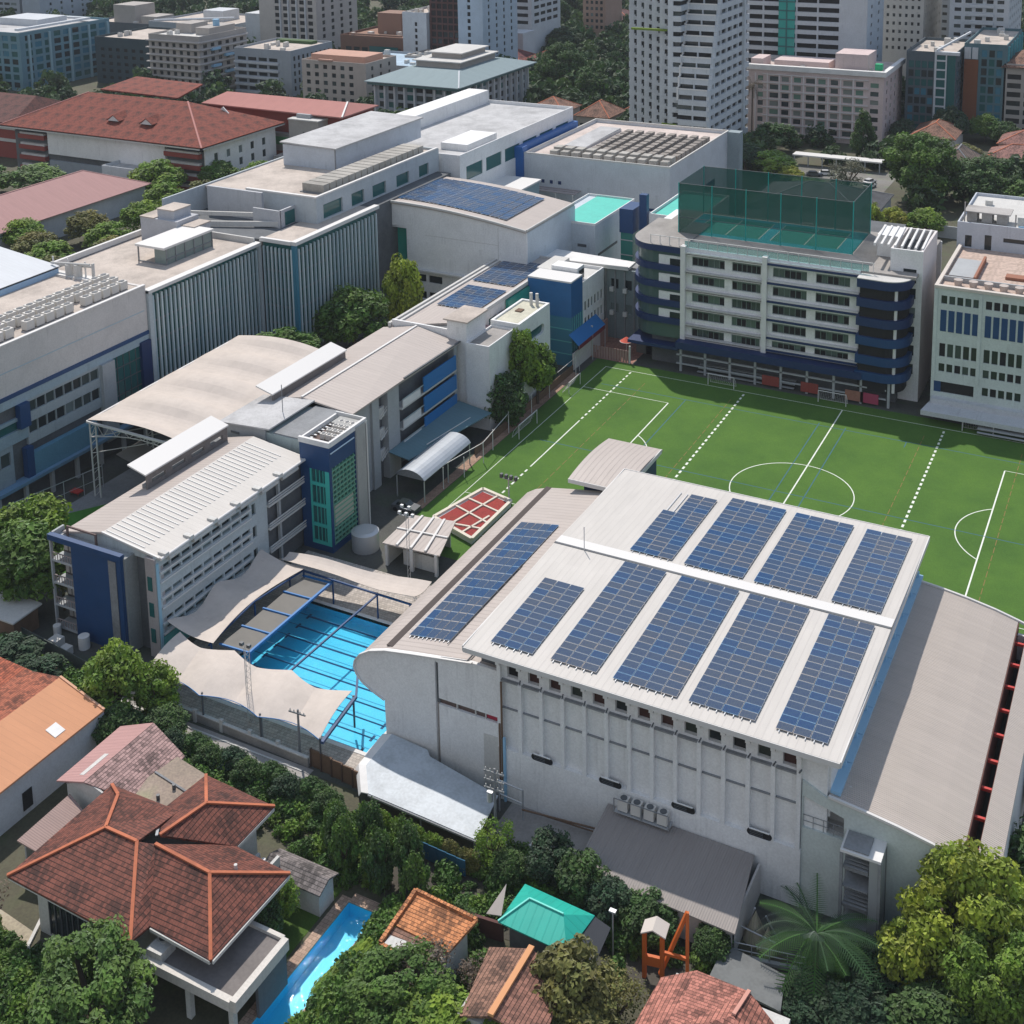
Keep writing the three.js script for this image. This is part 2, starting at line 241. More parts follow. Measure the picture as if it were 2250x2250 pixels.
{
  const w = 0.1, y0 = 0.03, y1 = 0.036, ln = (x0, x1, z0, z1) => box(x0, x1, y0, y1, z0, z1), L = [];
  const X0 = -92.4, X1 = -4.4, Z0 = -210, Z1 = -147.2, C = -48.4, ZC = -178.5;
  const arc = (cx, cz, r, a0, a1, n = 48) => { const g = []; for (let i = 0; i < n; i++) { const a = a0 + (a1 - a0) * i / n, b = a0 + (a1 - a0) * (i + 1) / n; g.push(beam([cx + r * Math.cos(a), y1 - 0.002, cz + r * Math.sin(a)], [cx + r * Math.cos(b), y1 - 0.002, cz + r * Math.sin(b)], w * 1.5, 0.004)); } return g; };
  L.push(ln(X0, X1, Z0 - w, Z0), ln(X0, X1, Z1, Z1 + w), ln(X0 - w, X0, Z0 - w, Z1 + w), ln(X1, X1 + w, Z0 - w, Z1 + w), ln(C - w, C + w, Z0, Z1));
  L.push(ln(X0, -76.2, -199.9 - w, -199.9), ln(-76.2 - w, -76.2 + w, -199.9, -157.1), ln(X0, -76.2, -157.1, -157.1 + w));
  L.push(ln(-20.8, X1, -199 - w, -199), ln(-20.8 - w, -20.8 + w, -199, -157.1), ln(-20.8, X1, -157.1, -157.1 + w));
  struct('pitch_line', [L, arc(C, ZC, 9.13, 0, Math.PI * 2, 72), arc(-81.4, ZC, 9.15, -0.96, 0.96, 24), arc(-15.6, ZC, 9.15, Math.PI - 0.96, Math.PI + 0.96, 24)], M.lineWhite);
  const D = [];
  for (const x of [-65.5, -31.5]) for (let z = -209; z < -148; z += 1.5) D.push(ln(x - 0.17, x + 0.17, z, z + 0.8));
  for (let z = -209.5; z < -148; z += 1.5) if (z < -187.5 || z > -168.5) D.push(ln(-87.35, -87.05, z, z + 0.8));
  D.push(ln(-87.3, -87.1, -187, -168.6));
  struct('pitch_dashed_line', D, M.lineWhite);
  struct('pitch_blue_line', [ln(-50.7, -50.55, -203.4, -152), ln(-46.3, -46.15, -203.4, -152), ln(-90, -17, -202.6, -202.45), ln(-90, -10, -177.7, -177.55), ln(-74, -73.85, -202.4, -178), ln(-36.3, -36.15, -202.4, -200.4)], M.lineBlue);
  const R = []; for (const x of [-83, -66.9, -34.1, -19.1]) for (let z = -206; z < -150; z += 2.2) R.push(ln(x - 0.05, x + 0.05, z, z + 1.6));
  struct('pitch_red_line', R, M.lineRed);
}
function goal(x, z, ry, label, w = 4.8, h = 2.1) {
  const t = thing('football_goal', label, 'goal', [x, 0.03, z], 'white framed football goals round the pitch');
  const loc = (g) => uvm(join(g).rotateY(ry)), add = (n, g, m) => put(t, n, loc(g), m, x, 0.03, z);
  add('post', [bar([-w / 2, 0, 0], [-w / 2, h, 0], 0.07)], M.trim); add('post', [bar([w / 2, 0, 0], [w / 2, h, 0], 0.07)], M.trim);
  add('crossbar', [bar([-w / 2 - 0.05, h, 0], [w / 2 + 0.05, h, 0], 0.07)], M.trim);
  add('back_frame', [bar([-w / 2, h, 0], [-w / 2, h * 0.5, -1], 0.03), bar([w / 2, h, 0], [w / 2, h * 0.5, -1], 0.03), bar([-w / 2, h * 0.5, -1], [-w / 2, 0, -1.3], 0.03), bar([w / 2, h * 0.5, -1], [w / 2, 0, -1.3], 0.03), bar([-w / 2, 0.05, -1.3], [w / 2, 0.05, -1.3], 0.03)], M.trim);
  const n = []; for (let i = 1; i < 12; i++) n.push(bar([-w / 2 + w * i / 12, h, 0], [-w / 2 + w * i / 12, 0.05, -1.3], 0.012, 3)); for (let j = 1; j < 6; j++) n.push(bar([-w / 2, h * (1 - j / 6), -1.3 * j / 6], [w / 2, h * (1 - j / 6), -1.3 * j / 6], 0.012, 3));
  add('net', n, M.trim);
}
goal(-70.2, -210.4, 0, 'white football goal at the far touchline below the dark blue arcade, leftmost of three');
goal(-50.6, -211.6, 0, 'white football goal on the far touchline at the end of the halfway line');
goal(-26.5, -210.6, 0, 'white football goal at the far touchline in front of the right white building');
goal(-93.4, -198.3, Math.PI / 2, 'white football goal at the left edge of the pitch nearest the pink gate');
goal(-93.2, -179.6, Math.PI / 2, 'white football goal at the left edge of the pitch below the dark trees', 6.6, 2.4);
{ // posts and rails of the ball fence along the left side
  const t = thing('ball_fence', 'tall metal post and rail fence between the pitch and the grey awning', 'fence', [-95.6, 0, -160]);
  for (const [x, z, h] of [[-97, -152.9, 3.6], [-95.8, -156.4, 3.6], [-94.8, -161, 3.4], [-94.4, -166.4, 3.6], [-95.2, -171, 3.6], [-95.8, -177.6, 4], [-95.8, -186, 3.6], [-95.8, -193, 3.6], [-95.8, -204, 3.6]]) part(t, 'post', bar([x, 0, z], [x, h, z], 0.07), M.trim);
  part(t, 'rail', [beam([-97, 3.5, -152.9], [-94.4, 3.5, -166.4], 0.08, 0.08), beam([-94.4, 3.5, -166.4], [-95.8, 3.5, -177.6], 0.08, 0.08), beam([-95.8, 3.5, -177.6], [-95.8, 3.5, -204], 0.06, 0.06)], M.trim);
  part(t, 'screen', [box(-96.9, -96.8, 0, 1.5, -205, -168)], M.wood);
}
{ // paved strip beside the pitch and low brown wall
  struct('paved_path', box(-97.2, -95.6, -0.2, 0.05, -205, -150), mat([0.42, 0.27, 0.19], { map: 'paver' }));
}
{ // low white planter with red gravel beds
  const t = thing('planter', 'low white walled planter with red beds and cream dividers beside the hall', 'planter', [-87.2, 0, -150.8]);
  const A = [-92, -147.2], B = [-89.6, -157.6], Cc = [-84.1, -156.2], D = [-84.1, -144.4];
  part(t, 'wall', [prism([A, B, Cc, D], 0, 0.75)], M.whiteClean);
  part(t, 'bed', [prism([[-91.4, -147.3], [-89.3, -157], [-84.5, -155.8], [-84.5, -145.2]], 0.75, 0.79)], mat([0.32, 0.03, 0.03], { map: 'rough' }));
  const rimM = mat([0.72, 0.66, 0.55], { map: 'weave' });
  for (const [a, b] of [[A, B], [B, Cc], [Cc, D], [D, A]]) part(t, 'rim', beam([a[0], 0.9, a[1]], [b[0], 0.9, b[1]], 0.5, 0.35), rimM);
  for (const [a, b] of [[[-90.8, -151.5], [-84.2, -149.2]], [[-88.9, -146.2], [-86.6, -156.6]], [[-90.2, -154.2], [-84.2, -152.6]], [[-90.5, -146.6], [-84.2, -147.4]], [[-86.3, -145], [-84.9, -151]]]) part(t, 'divider', beam([a[0], 0.86, a[1]], [b[0], 0.86, b[1]], 0.3, 0.25), rimM);
}
{ // floodlight beside the planter
  const t = thing('floodlight', 'short floodlight pole with four dark lamps above the red planter', 'floodlight', [-85.2, 0, -157.6]);
  part(t, 'pole', bar([-85.2, 0, -157.6], [-85.2, 3.6, -157.6], 0.12), M.offwhite);
  part(t, 'crossbar', beam([-86.4, 3.6, -157.4], [-83.9, 3.4, -157.4], 0.12, 0.12), M.offwhite);
  for (let i = 0; i < 4; i++) part(t, 'lamp', box(-86.5 + i * 0.8, -86.1 + i * 0.8, 3.6, 4.2, -157.7, -157.2), M.steelDark);
}
// ================================================================ sports hall with the solar roof
const hall = thing('sports_hall', 'large white sports hall with solar panels on its pale roof beside the green pitch', 'sports hall', [-43, 0, -123]);
{
  const h = hall, b0 = -57.3, bay = 2.355, N = 13;
  part(h, 'core', box(-60, -24.6, 0, 15.2, -143, -104.4), M.darkGrey);
  // upper front wall: clerestory openings between pilasters
  const holes = []; for (let i = 0; i < N; i++) holes.push([b0 + bay * i + 0.75, b0 + bay * i + 2.0, 13.75, 15.25]);
  facade(h, 'z', -103.5, 1, b0, -24.2, 5.7, 16.2, holes, M.white, { t: 0.5, panes: [M.voidDark, M.glass, mat([0.06, 0.025, 0.02]), M.voidDark, mat([0.03, 0.04, 0.03])], win: 'clerestory_window', depth: 0.45 });
  part(h, 'lower_wall', [box(-57.3, -26.4, 0, 5.9, -103.6, -103.02)], M.white);
  for (let i = 0; i <= N; i++) { const x = b0 + bay * i; part(h, 'pilaster', [box(x - 0.2, x + 0.2, 5.9, i === 0 || i === N ? 15.9 : 13.5, -103.5, -103.02), box(x - 0.22, x + 0.22, 15.2, 16.1, -103.5, -102.8)], M.white); }
  for (let i = 0; i < N; i++) { const x = b0 + bay * i + 0.2; part(h, 'ledge', [box(x, x + bay - 0.4, 13.35, 13.5, -103.5, -103.12)], M.midGrey); part(h, 'ledge', box(x, x + bay - 0.4, 10.25, 10.36, -103.5, -103.3), M.midGrey); part(h, 'bracket', bar([x + bay - 0.25, 13.5, -103.2], [x + bay + 0.15, 14.4, -102.6], 0.08), M.steelDark); }
  const cap = (x) => { const s = new THREE.Shape(); s.absarc(-0.85, 0, 0.33, Math.PI / 2, Math.PI * 1.5); s.absarc(0.85, 0, 0.33, -Math.PI / 2, Math.PI / 2); const g = new THREE.ExtrudeGeometry(s, { depth: 0.06, bevelEnabled: false }); return g.translate(x, 6.15, -103.02); };
  for (const x of [-52.5, -45.1, -37.6, -30.2]) { const v = part(h, 'vent_window', cap(x), M.voidDark); part(v, 'louvre', [0.18, 0, -0.18].map((d) => box(x - 0.9, x + 0.35, 6.12 + d, 6.17 + d, -102.98, -102.93)), M.steelDark); part(v, 'rim', [box(x - 0.95, x + 0.95, 6.48, 6.56, -103.02, -102.9), box(x - 0.95, x + 0.95, 5.74, 5.82, -103.02, -102.9)], M.white); }
  // roof
  const e = 16.5, r = 17.0, xl = -60.9, xr = -22.9, zn = -102.3, zf = -144.3, zr = -123.6;
  part(h, 'roof', slab([[xl, e, zn], [xr, e, zn], [xr, r, zr], [xl, r, zr]], 0.4), M.roofMain);
  part(h, 'roof', slab([[xl, r, zr], [xr, r, zr], [xr, e, zf], [xl, e, zf]], 0.4), M.roofMain);
  part(h, 'ridge_cap', [box(xl, xr, r - 0.1, r + 0.05, zr - 0.1, zr + 0.22)], M.darkGrey);
  part(h, 'ridge_flashing', slab([[xl, r + 0.04, zr - 0.1], [xr, r + 0.04, zr - 0.1], [xr, r, zr - 1.7], [xl, r, zr - 1.7]], 0.1), M.trim);
  part(h, 'fascia', [box(xl, xr, e - 0.55, e - 0.02, zn, zn + 0.1), box(xr, xr + 0.12, e - 0.5, e + 0.08, zf, zn), box(xl - 0.12, xl, e - 0.5, e + 0.1, zf, zn), box(xl, xr, e - 0.5, e + 0.06, zf - 0.1, zf)], M.trim);
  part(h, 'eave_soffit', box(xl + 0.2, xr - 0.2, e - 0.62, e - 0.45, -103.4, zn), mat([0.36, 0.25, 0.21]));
  // right wall with dark windows and pale blue gutter
  const rw = grid(-142.5, -104.6, 9, 2.1, 13.4, 1, 1, 2.1);
  facade(h, 'x', -24, 1, -143, -103.9, 9.6, 16.1, rw, M.white, { t: 0.35, panes: [M.glass, M.voidDark] });
  for (let i = 0; i < 9; i++) part(h, 'gutter', [box(-24, -23.1, 12.05, 12.4, -142.8 + i * 4.35, -142.8 + i * 4.35 + 4.25), box(-24, -23.5, 12.4, 12.9, -142.8 + i * 4.35 + 0.2, -142.8 + i * 4.35 + 0.7)], M.gutter);
  // lower roof on the right
  const prof = [[-24, 12.15], [-21, 11.8], [-18, 11.35], [-15, 10.75], [-12.6, 10.1]], roofG = [];
  for (let i = 0; i < prof.length - 1; i++) roofG.push(slab([[prof[i][0], prof[i][1], -103.2], [prof[i + 1][0], prof[i + 1][1], -103.2], [prof[i + 1][0], prof[i + 1][1], -141.8], [prof[i][0], prof[i][1], -141.8]], 0.25));
  part(h, 'side_roof', roofG, M.roofCorr);
  part(h, 'side_roof', slab([[-11.5, 9.8, -104], [-9.6, 9.2, -104], [-9.6, 9.2, -141.5], [-11.5, 9.8, -141.5]], 0.25), M.roofCorr);
  for (const z of [-103.15, -141.9]) part(h, 'roof_edge', [prof.slice(0, -1).map((p, i) => beam([p[0], p[1] + 0.05, z], [prof[i + 1][0], prof[i + 1][1] + 0.05, z], 0.26, 0.24)), beam([-12.6, 10.15, z], [-9.6, 9.25, z], 0.26, 0.24)], M.trim);
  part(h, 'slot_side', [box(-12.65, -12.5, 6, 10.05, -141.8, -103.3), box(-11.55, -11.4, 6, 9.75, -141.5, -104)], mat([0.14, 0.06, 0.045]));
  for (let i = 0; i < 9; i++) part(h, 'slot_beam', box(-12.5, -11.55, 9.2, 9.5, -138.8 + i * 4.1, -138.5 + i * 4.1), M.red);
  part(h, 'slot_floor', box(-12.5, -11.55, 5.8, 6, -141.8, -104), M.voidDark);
  const sw = new THREE.Shape([[-26.4, 0], [-9.8, 0], [-9.8, 9.1], [-12.6, 9.85], [-15, 10.5], [-18, 11.1], [-21, 11.55], [-24, 11.9], [-24.2, 11.9], [-26.4, 12.9]].map((p) => new THREE.Vector2(...p)));
  sw.holes.push(new THREE.Path([[-26.3, 8.2], [-26.3, 11.4], [-22.6, 10.4], [-22.6, 8.2]].map((p) => new THREE.Vector2(...p))));
  part(h, 'side_wall', new THREE.ExtrudeGeometry(sw, { depth: 0.4, bevelEnabled: false }).translate(0, 0, -103.65), mat([0.6, 0.66, 0.63], { map: 'plaster' }));
  part(h, 'side_back', box(-24, -9.7, 0, 9, -141.4, -141), M.white);
  part(h, 'outer_wall', box(-9.9, -9.6, 0, 9, -141.4, -103.7), M.white);
  part(h, 'recess', [box(-26.4, -22.5, 8, 8.2, -105.4, -103.7), box(-26.4, -22.5, 8.2, 12, -105.6, -105.4)], M.offwhite);
  const dr = part(h, 'door', box(-25.9, -24.9, 8.2, 11, -105.4, -105.3), M.darkGrey); part(dr, 'handle', box(-25.05, -24.98, 9.4, 9.6, -105.3, -105.24), M.steel);
  railing(h, [[-26.3, 8.2, -103.4], [-22.6, 8.2, -103.4]], 1.2, 0.9, 0.03, M.midGrey);
  // external stair tower
  const sx0 = -22.2, sx1 = -18.9, sz0 = -105, sz1 = -100.8;
  part(h, 'stair_roof', [box(sx0 - 0.1, sx1 + 0.1, 9.2, 9.45, sz0, sz1 + 0.1)], M.whiteClean);
  part(h, 'stair_post', [[sx0, sz1], [sx1, sz1], [sx1, sz0 + 2], [sx0, sz0 + 2]].map(([x, z]) => box(x - 0.13, x + 0.13, 0, 9.2, z - 0.13, z + 0.13)), M.midGrey);
  part(h, 'stair_cladding', [box(sx1 - 0.9, sx1 - 0.1, 0, 9.2, sz1 - 0.1, sz1), box(sx1, sx1 + 0.08, 0, 9.2, -103.2, sz1)], M.steel);
  const fl = []; for (let k = 0; k < 5; k++) { for (let s = 0; s < 9; s++) fl.push(box(sx0 + 0.2, sx1 - 1, 0.2 + k * 1.9 + s * 0.2, 0.26 + k * 1.9 + s * 0.2, k % 2 ? sz0 + 2.1 + s * 0.22 : sz1 - 0.3 - s * 0.22, k % 2 ? sz0 + 2.35 + s * 0.22 : sz1 - 0.05 - s * 0.22)); fl.push(box(sx0 + 0.1, sx1 - 1, 1.9 + k * 1.9, 2 + k * 1.9, sz0 + 1.9, sz1 - 0.1)); }
  part(h, 'stair_flight', fl, M.midGrey);
  part(h, 'lightning_rod', bar([-57.1, 16.9, -123.4], [-57.1, 19.9, -123.4], 0.05), M.steel);
  // left wing rolling over to a curved flank
  const wp = [[-60.6, 13.9], [-64.5, 13.3], [-68, 12.75], [-71.2, 12.2], [-73.2, 11.55], [-74.5, 10.75], [-75.15, 9.9], [-75.3, 9.2], [-75, 8.35], [-74.3, 7.6], [-73, 6.9], [-71.5, 6.3]];
  part(h, 'wing', extr([...wp, [-71.5, 0], [-57.4, 0], [-57.4, 13.9]].reverse(), -143, -103.9), M.roofSheet);
  part(h, 'wing_front', extr([...wp.map(([x, y]) => [x - 0.02, y + 0.1]), [-71.4, 0], [-65.1, 0], [-65.1, 12.9], [-64.7, 12.8], [-64.7, 8.75], [-57.3, 8.75], [-57.3, 14]].reverse(), -103.9, -103.5), M.white);
  part(h, 'wing_front', [box(-64.7, -57.3, 0, 8.05, -103.9, -103.5)], M.white);
  part(h, 'wing_groove', box(-65.2, -64.6, 8, 13.1, -103.92, -103.8), M.darkGrey);
  part(h, 'wing_slot_window', [box(-64.7, -57.3, 8.05, 8.75, -103.88, -103.8)], mat([0.11, 0.07, 0.06], { rough: 0.3 }));
  part(h, 'slot_mullion', [-62.6, -60.4, -59.2].map((x) => box(x - 0.06, x + 0.06, 8.05, 8.75, -103.8, -103.6)), M.offwhite);
  part(h, 'slot_sign', box(-59.2, -57.4, 8.15, 8.7, -103.8, -103.75), mat([0.35, 0.02, 0.05]));
  part(h, 'wing_rim', wp.slice(0, -1).map((p, i) => beam([p[0], p[1] + 0.12, -103.45], [wp[i + 1][0], wp[i + 1][1] + 0.12, -103.45], 0.3, 0.14)), M.trim);
  part(h, 'valley_gutter', [beam([-71.25, 12.24, -143], [-71.25, 12.24, -104.4], 0.75, 0.12)], mat([0.07, 0.055, 0.05]));
  part(h, 'downpipe', [bar([-57, 2, -103], [-57, 13.3, -103], 0.11), bar([-57.25, 2, -102.95], [-57.25, 8.6, -102.95], 0.1)], M.wood);
  part(h, 'downpipe', [bar([-56.7, 0, -102.9], [-56.7, 7.2, -102.9], 0.16)], M.gutter);
  part(h, 'gutter_pipe', [bar([-64.4, 13.45, -103.6], [-61.2, 14, -103.6], 0.07), bar([-61.2, 14.02, -103.6], [-61, 14.4, -121], 0.09), bar([-65, 13.4, -106], [-64.9, 13.45, -123], 0.05)], M.darkGrey);
  part(h, 'doorway', [box(-59.4, -57.6, 0, 6.5, -103.5, -103.44)], M.offwhite);
}
// solar arrays on the hall
const panelG = uvm(clean(new THREE.BoxGeometry(1.6, 0.05, 1))); { const p = panelG.attributes.position, uv = panelG.attributes.uv; for (let i = 0; i < p.count; i++) uv.setXY(i, p.getX(i) / 1.6 + 0.5, p.getZ(i) + 0.5); }
function solar(x0, x1, z0, z1, cols, rows, yAt, label, { skip, tilt = 0, roll = 0, group = 'solar arrays on the sports hall roof', cells = [] } = {}) {
  const w = (x1 - x0) / cols, d = (z1 - z0) / rows, cx = (x0 + x1) / 2, cz = (z0 + z1) / 2, t = thing('solar_array', label, 'solar panels', [cx, yAt(cx, cz), cz], group);
  const rails = [];
  for (let i = 0; i < cols; i++) { rails.push(beam([x0 + w * (i + 0.25), yAt(x0 + w * (i + 0.25), z1) + 0.09, z1 + 0.3], [x0 + w * (i + 0.25), yAt(x0 + w * (i + 0.25), z0) + 0.09, z0], 0.07, 0.1), beam([x0 + w * (i + 0.75), yAt(x0 + w * (i + 0.75), z1) + 0.09, z1 + 0.3], [x0 + w * (i + 0.75), yAt(x0 + w * (i + 0.75), z0) + 0.09, z0], 0.07, 0.1)); }
  part(t, 'mounting_rail', rails, M.rail);
  for (let i = 0; i < cols; i++) for (let j = 0; j < rows; j++) {
    if (skip && skip(i, j)) continue;
    const x = x0 + w * (i + 0.5), z = z0 + d * (j + 0.5), m = put(t, 'solar_panel', panelG, pick([M.panel, M.panel, M.panelB, M.panelC]), x, yAt(x, z) + 0.17, z);
    m.scale.set((w - 0.07) / 1.6, 1, d - 0.05); m.rotation.set(tilt + rr(-0.004, 0.004), 0, roll + rr(-0.004, 0.004));
  }
}
{
  const yn = (x, z) => 17 - 0.5 * Math.abs(z + 123.6) / 21.3, tn = 0.5 / 21.3;
  solar(-58.7, -53.9, -116.5, -104, 3, 12, yn, 'short blue solar array of three columns at the left front corner of the hall roof', { tilt: tn });
  solar(-52, -47, -123.1, -104.1, 3, 18, yn, 'second solar array from the left on the front slope of the hall roof', { tilt: tn });
  solar(-45.3, -38.7, -123.1, -104.1, 4, 18, yn, 'middle four column solar array on the front slope of the hall roof', { tilt: tn });
  solar(-37.6, -31.1, -123.1, -104.1, 4, 18, yn, 'four column solar array second from the right on the front slope of the hall roof', { tilt: tn });
  solar(-29.2, -24.4, -123.1, -104, 3, 18, yn, 'three column solar array along the right edge of the front slope of the hall roof', { tilt: tn });
  solar(-52.5, -47.4, -141.4, -125.7, 3, 15, yn, 'stepped solar array leftmost on the far slope of the hall roof', { tilt: -tn, skip: (i, j) => i === 0 && j < 5 });
  solar(-46, -39.2, -142.8, -125.6, 4, 16, yn, 'four column solar array second from the left on the far slope of the hall roof', { tilt: -tn });
  solar(-38, -31.1, -142.7, -125.6, 4, 16, yn, 'four column solar array third from the left on the far slope of the hall roof', { tilt: -tn });
  solar(-29.6, -24.4, -142.6, -125.6, 3, 16, yn, 'three column solar array at the far right corner of the hall roof', { tilt: -tn });
  const yw = (x) => 13.9 - 0.158 * (-60.6 - x);
  solar(-70.2, -64.9, -133, -106.6, 5, 15, yw, 'long grey solar array on the lower curved wing left of the main hall roof', { roll: 0.157 });
}
{ // blue rooftop box behind the hall
  const t = thing('stair_block', 'dark blue stair block with curved pale roof behind the left edge of the hall roof', 'stair block', [-63.7, 0, -149]);
  part(t, 'wall', box(-66.6, -60.6, 0, 13.4, -154.6, -144), M.navy);
  const n = 8, rs = []; for (let i = 0; i < n; i++) { const f = (k) => { const z = -142.4 - 13.2 * k / n; return [z, 14.1 + 0.9 * Math.sin(Math.PI * (0.15 + 0.75 * k / n))]; }; const [za, ya] = f(i), [zb, yb] = f(i + 1); rs.push(slab([[-68.1, ya, za], [-60.1, ya, za], [-60.1, yb, zb], [-68.1, yb, zb]], 0.3)); }
  part(t, 'roof', rs, M.roofSheet);
  part(t, 'fascia', [box(-68.1, -60.1, 13.95, 14.5, -142.4, -142.28), box(-60.1, -59.98, 14.1, 14.7, -155, -142.4)], M.trim);
}
{ // pale sheet awning in front of the hall
  const t = thing('awning', 'pale blue grey sheet awning in front of the hall wing above the hedge', 'awning', [-63, 0, -99]);
  const y = (x, z) => 2.5 - 0.05 * Math.max(0, z + 99) ;
  part(t, 'roof', [slab([[-70.6, 2.75, -103.3], [-65.9, 2.7, -102.9], [-61.5, 2.6, -98.3], [-61.5, 2.4, -94.85], [-68.1, 2.45, -95.05], [-70.5, 2.6, -98.2]], 0.12), slab([[-65.9, 2.7, -102.3], [-56.2, 2.55, -100.5], [-55.4, 2.35, -94.6], [-61.5, 2.4, -94.85], [-61.5, 2.6, -98.3]], 0.12)], M.awningGrey);
  part(t, 'curved_lip', [slab([[-70.6, 2.75, -103.3], [-70.5, 2.6, -98.2], [-71.5, 2.3, -98.3], [-71.8, 2.35, -103.3]], 0.1), slab([[-70.5, 2.6, -98.2], [-68.1, 2.45, -95.05], [-69.1, 2.15, -95.2], [-71.5, 2.3, -98.3]], 0.1), slab([[-71.5, 2.3, -98.3], [-69.1, 2.15, -95.2], [-69.5, 1.5, -95.3], [-72, 1.6, -98.4]], 0.1), slab([[-71.8, 2.35, -103.3], [-71.5, 2.3, -98.3], [-72, 1.6, -98.4], [-72.3, 1.7, -103.3]], 0.1)], M.whiteClean);
  for (const [x, z] of [[-68, -95.4], [-62, -95.1], [-55.9, -95], [-56.6, -100.2]]) part(t, 'post', bar([x, 0, z], [x, 2.4, z], 0.08), M.midGrey);
  part(t, 'gutter', beam([-68.1, 2.3, -94.95], [-55.4, 2.2, -94.5], 0.15, 0.18), M.midGrey);
}
{ // units on a bracket against the front wall
  const t = thing('service_shed', 'long low grey sheet roof shed against the foot of the hall front wall', 'shed', [-37, 0, -98.5]);
  part(t, 'roof', slab([[-45.3, 3.9, -102.9], [-30.6, 3.9, -102.9], [-29.6, 3.3, -94.2], [-45.1, 3.3, -94.8]], 0.15), mat([0.33, 0.3, 0.28], { map: 'seams', bump: 'corrBump', bs: 0.03 }));
  part(t, 'wall', [box(-44.8, -44.6, 0, 3.3, -102.9, -95), box(-44.8, -30, 0, 3.2, -95.2, -95), box(-30.2, -30, 0, 3.2, -102.9, -95)], M.beigeWall);
  part(t, 'post', [[-44.8, -94.9], [-38, -94.7], [-30, -94.5]].map(([x, z]) => bar([x, 0, z], [x, 3.3, z], 0.08)), M.midGrey);
  const c = thing('equipment_rack', 'steel bracket rack holding four pale condensers on the hall front wall', 'rack', [-41.5, 4.2, -102.4]);
  part(c, 'shelf', box(-44.2, -38.6, 4.2, 4.3, -103, -101.8), M.steel); part(c, 'frame', [[-44.2, -101.8], [-38.6, -101.8], [-41.4, -101.8]].map(([x, z]) => box(x - 0.05, x + 0.05, 4.3, 5.7, z - 0.05, z + 0.05)), M.midGrey); part(c, 'top_rail', box(-44.2, -38.6, 5.65, 5.72, -101.85, -101.78), M.midGrey);
  ['leftmost of four pale condensers on the rack against the hall wall', 'second from the left of four pale condensers on the hall wall rack', 'third from the left of four pale condensers on the hall wall rack', 'rightmost of four pale condensers on the rack against the hall wall'].forEach((l, i) => acUnit(-43.4 + i * 1.35, 4.3, -102.4, l, 'condensers on the hall wall rack', 1, 1.05, 1));
}
{ // yard kiosk and pipes in the narrow service yard
  struct('service_yard', box(-56, -44.8, -0.3, 0.008, -103, -94.2), M.concrete);
  const k = thing('storage_box', 'small white box with an orange top in the narrow yard below the hall', 'storage box', [-50.3, 0, -97.8]);
  part(k, 'body', box(-51, -49.6, 0, 1.5, -98.5, -97.1), M.whiteClean); part(k, 'lid', box(-50.85, -49.75, 1.5, 1.62, -98.35, -97.25), mat([0.5, 0.12, 0.03])); part(k, 'rim', [box(-51, -49.6, 1.5, 1.58, -98.55, -98.4), box(-51, -49.6, 1.5, 1.58, -97.2, -97.05)], M.whiteClean);
  const p = thing('pipe_stand', 'grey steel pipe frame at the foot of the hall drain pipes', 'pipe frame', [-55.2, 0, -101.8]);
  part(p, 'frame', [bar([-56.6, 0, -101.4], [-56.6, 3.6, -101.4], 0.1), bar([-53.9, 0, -101.4], [-53.9, 3.4, -101.4], 0.1), bar([-56.6, 3.5, -101.4], [-53.9, 3.3, -101.4], 0.1), bar([-56.6, 2, -101.4], [-53.9, 1.8, -101.4], 0.08)], M.steel);
  part(p, 'pipe', [bar([-53.9, 1.3, -101.2], [-46, 1.1, -102.4], 0.09), bar([-52, 0.6, -102.2], [-46, 0.5, -102.6], 0.08)], M.wood);
}
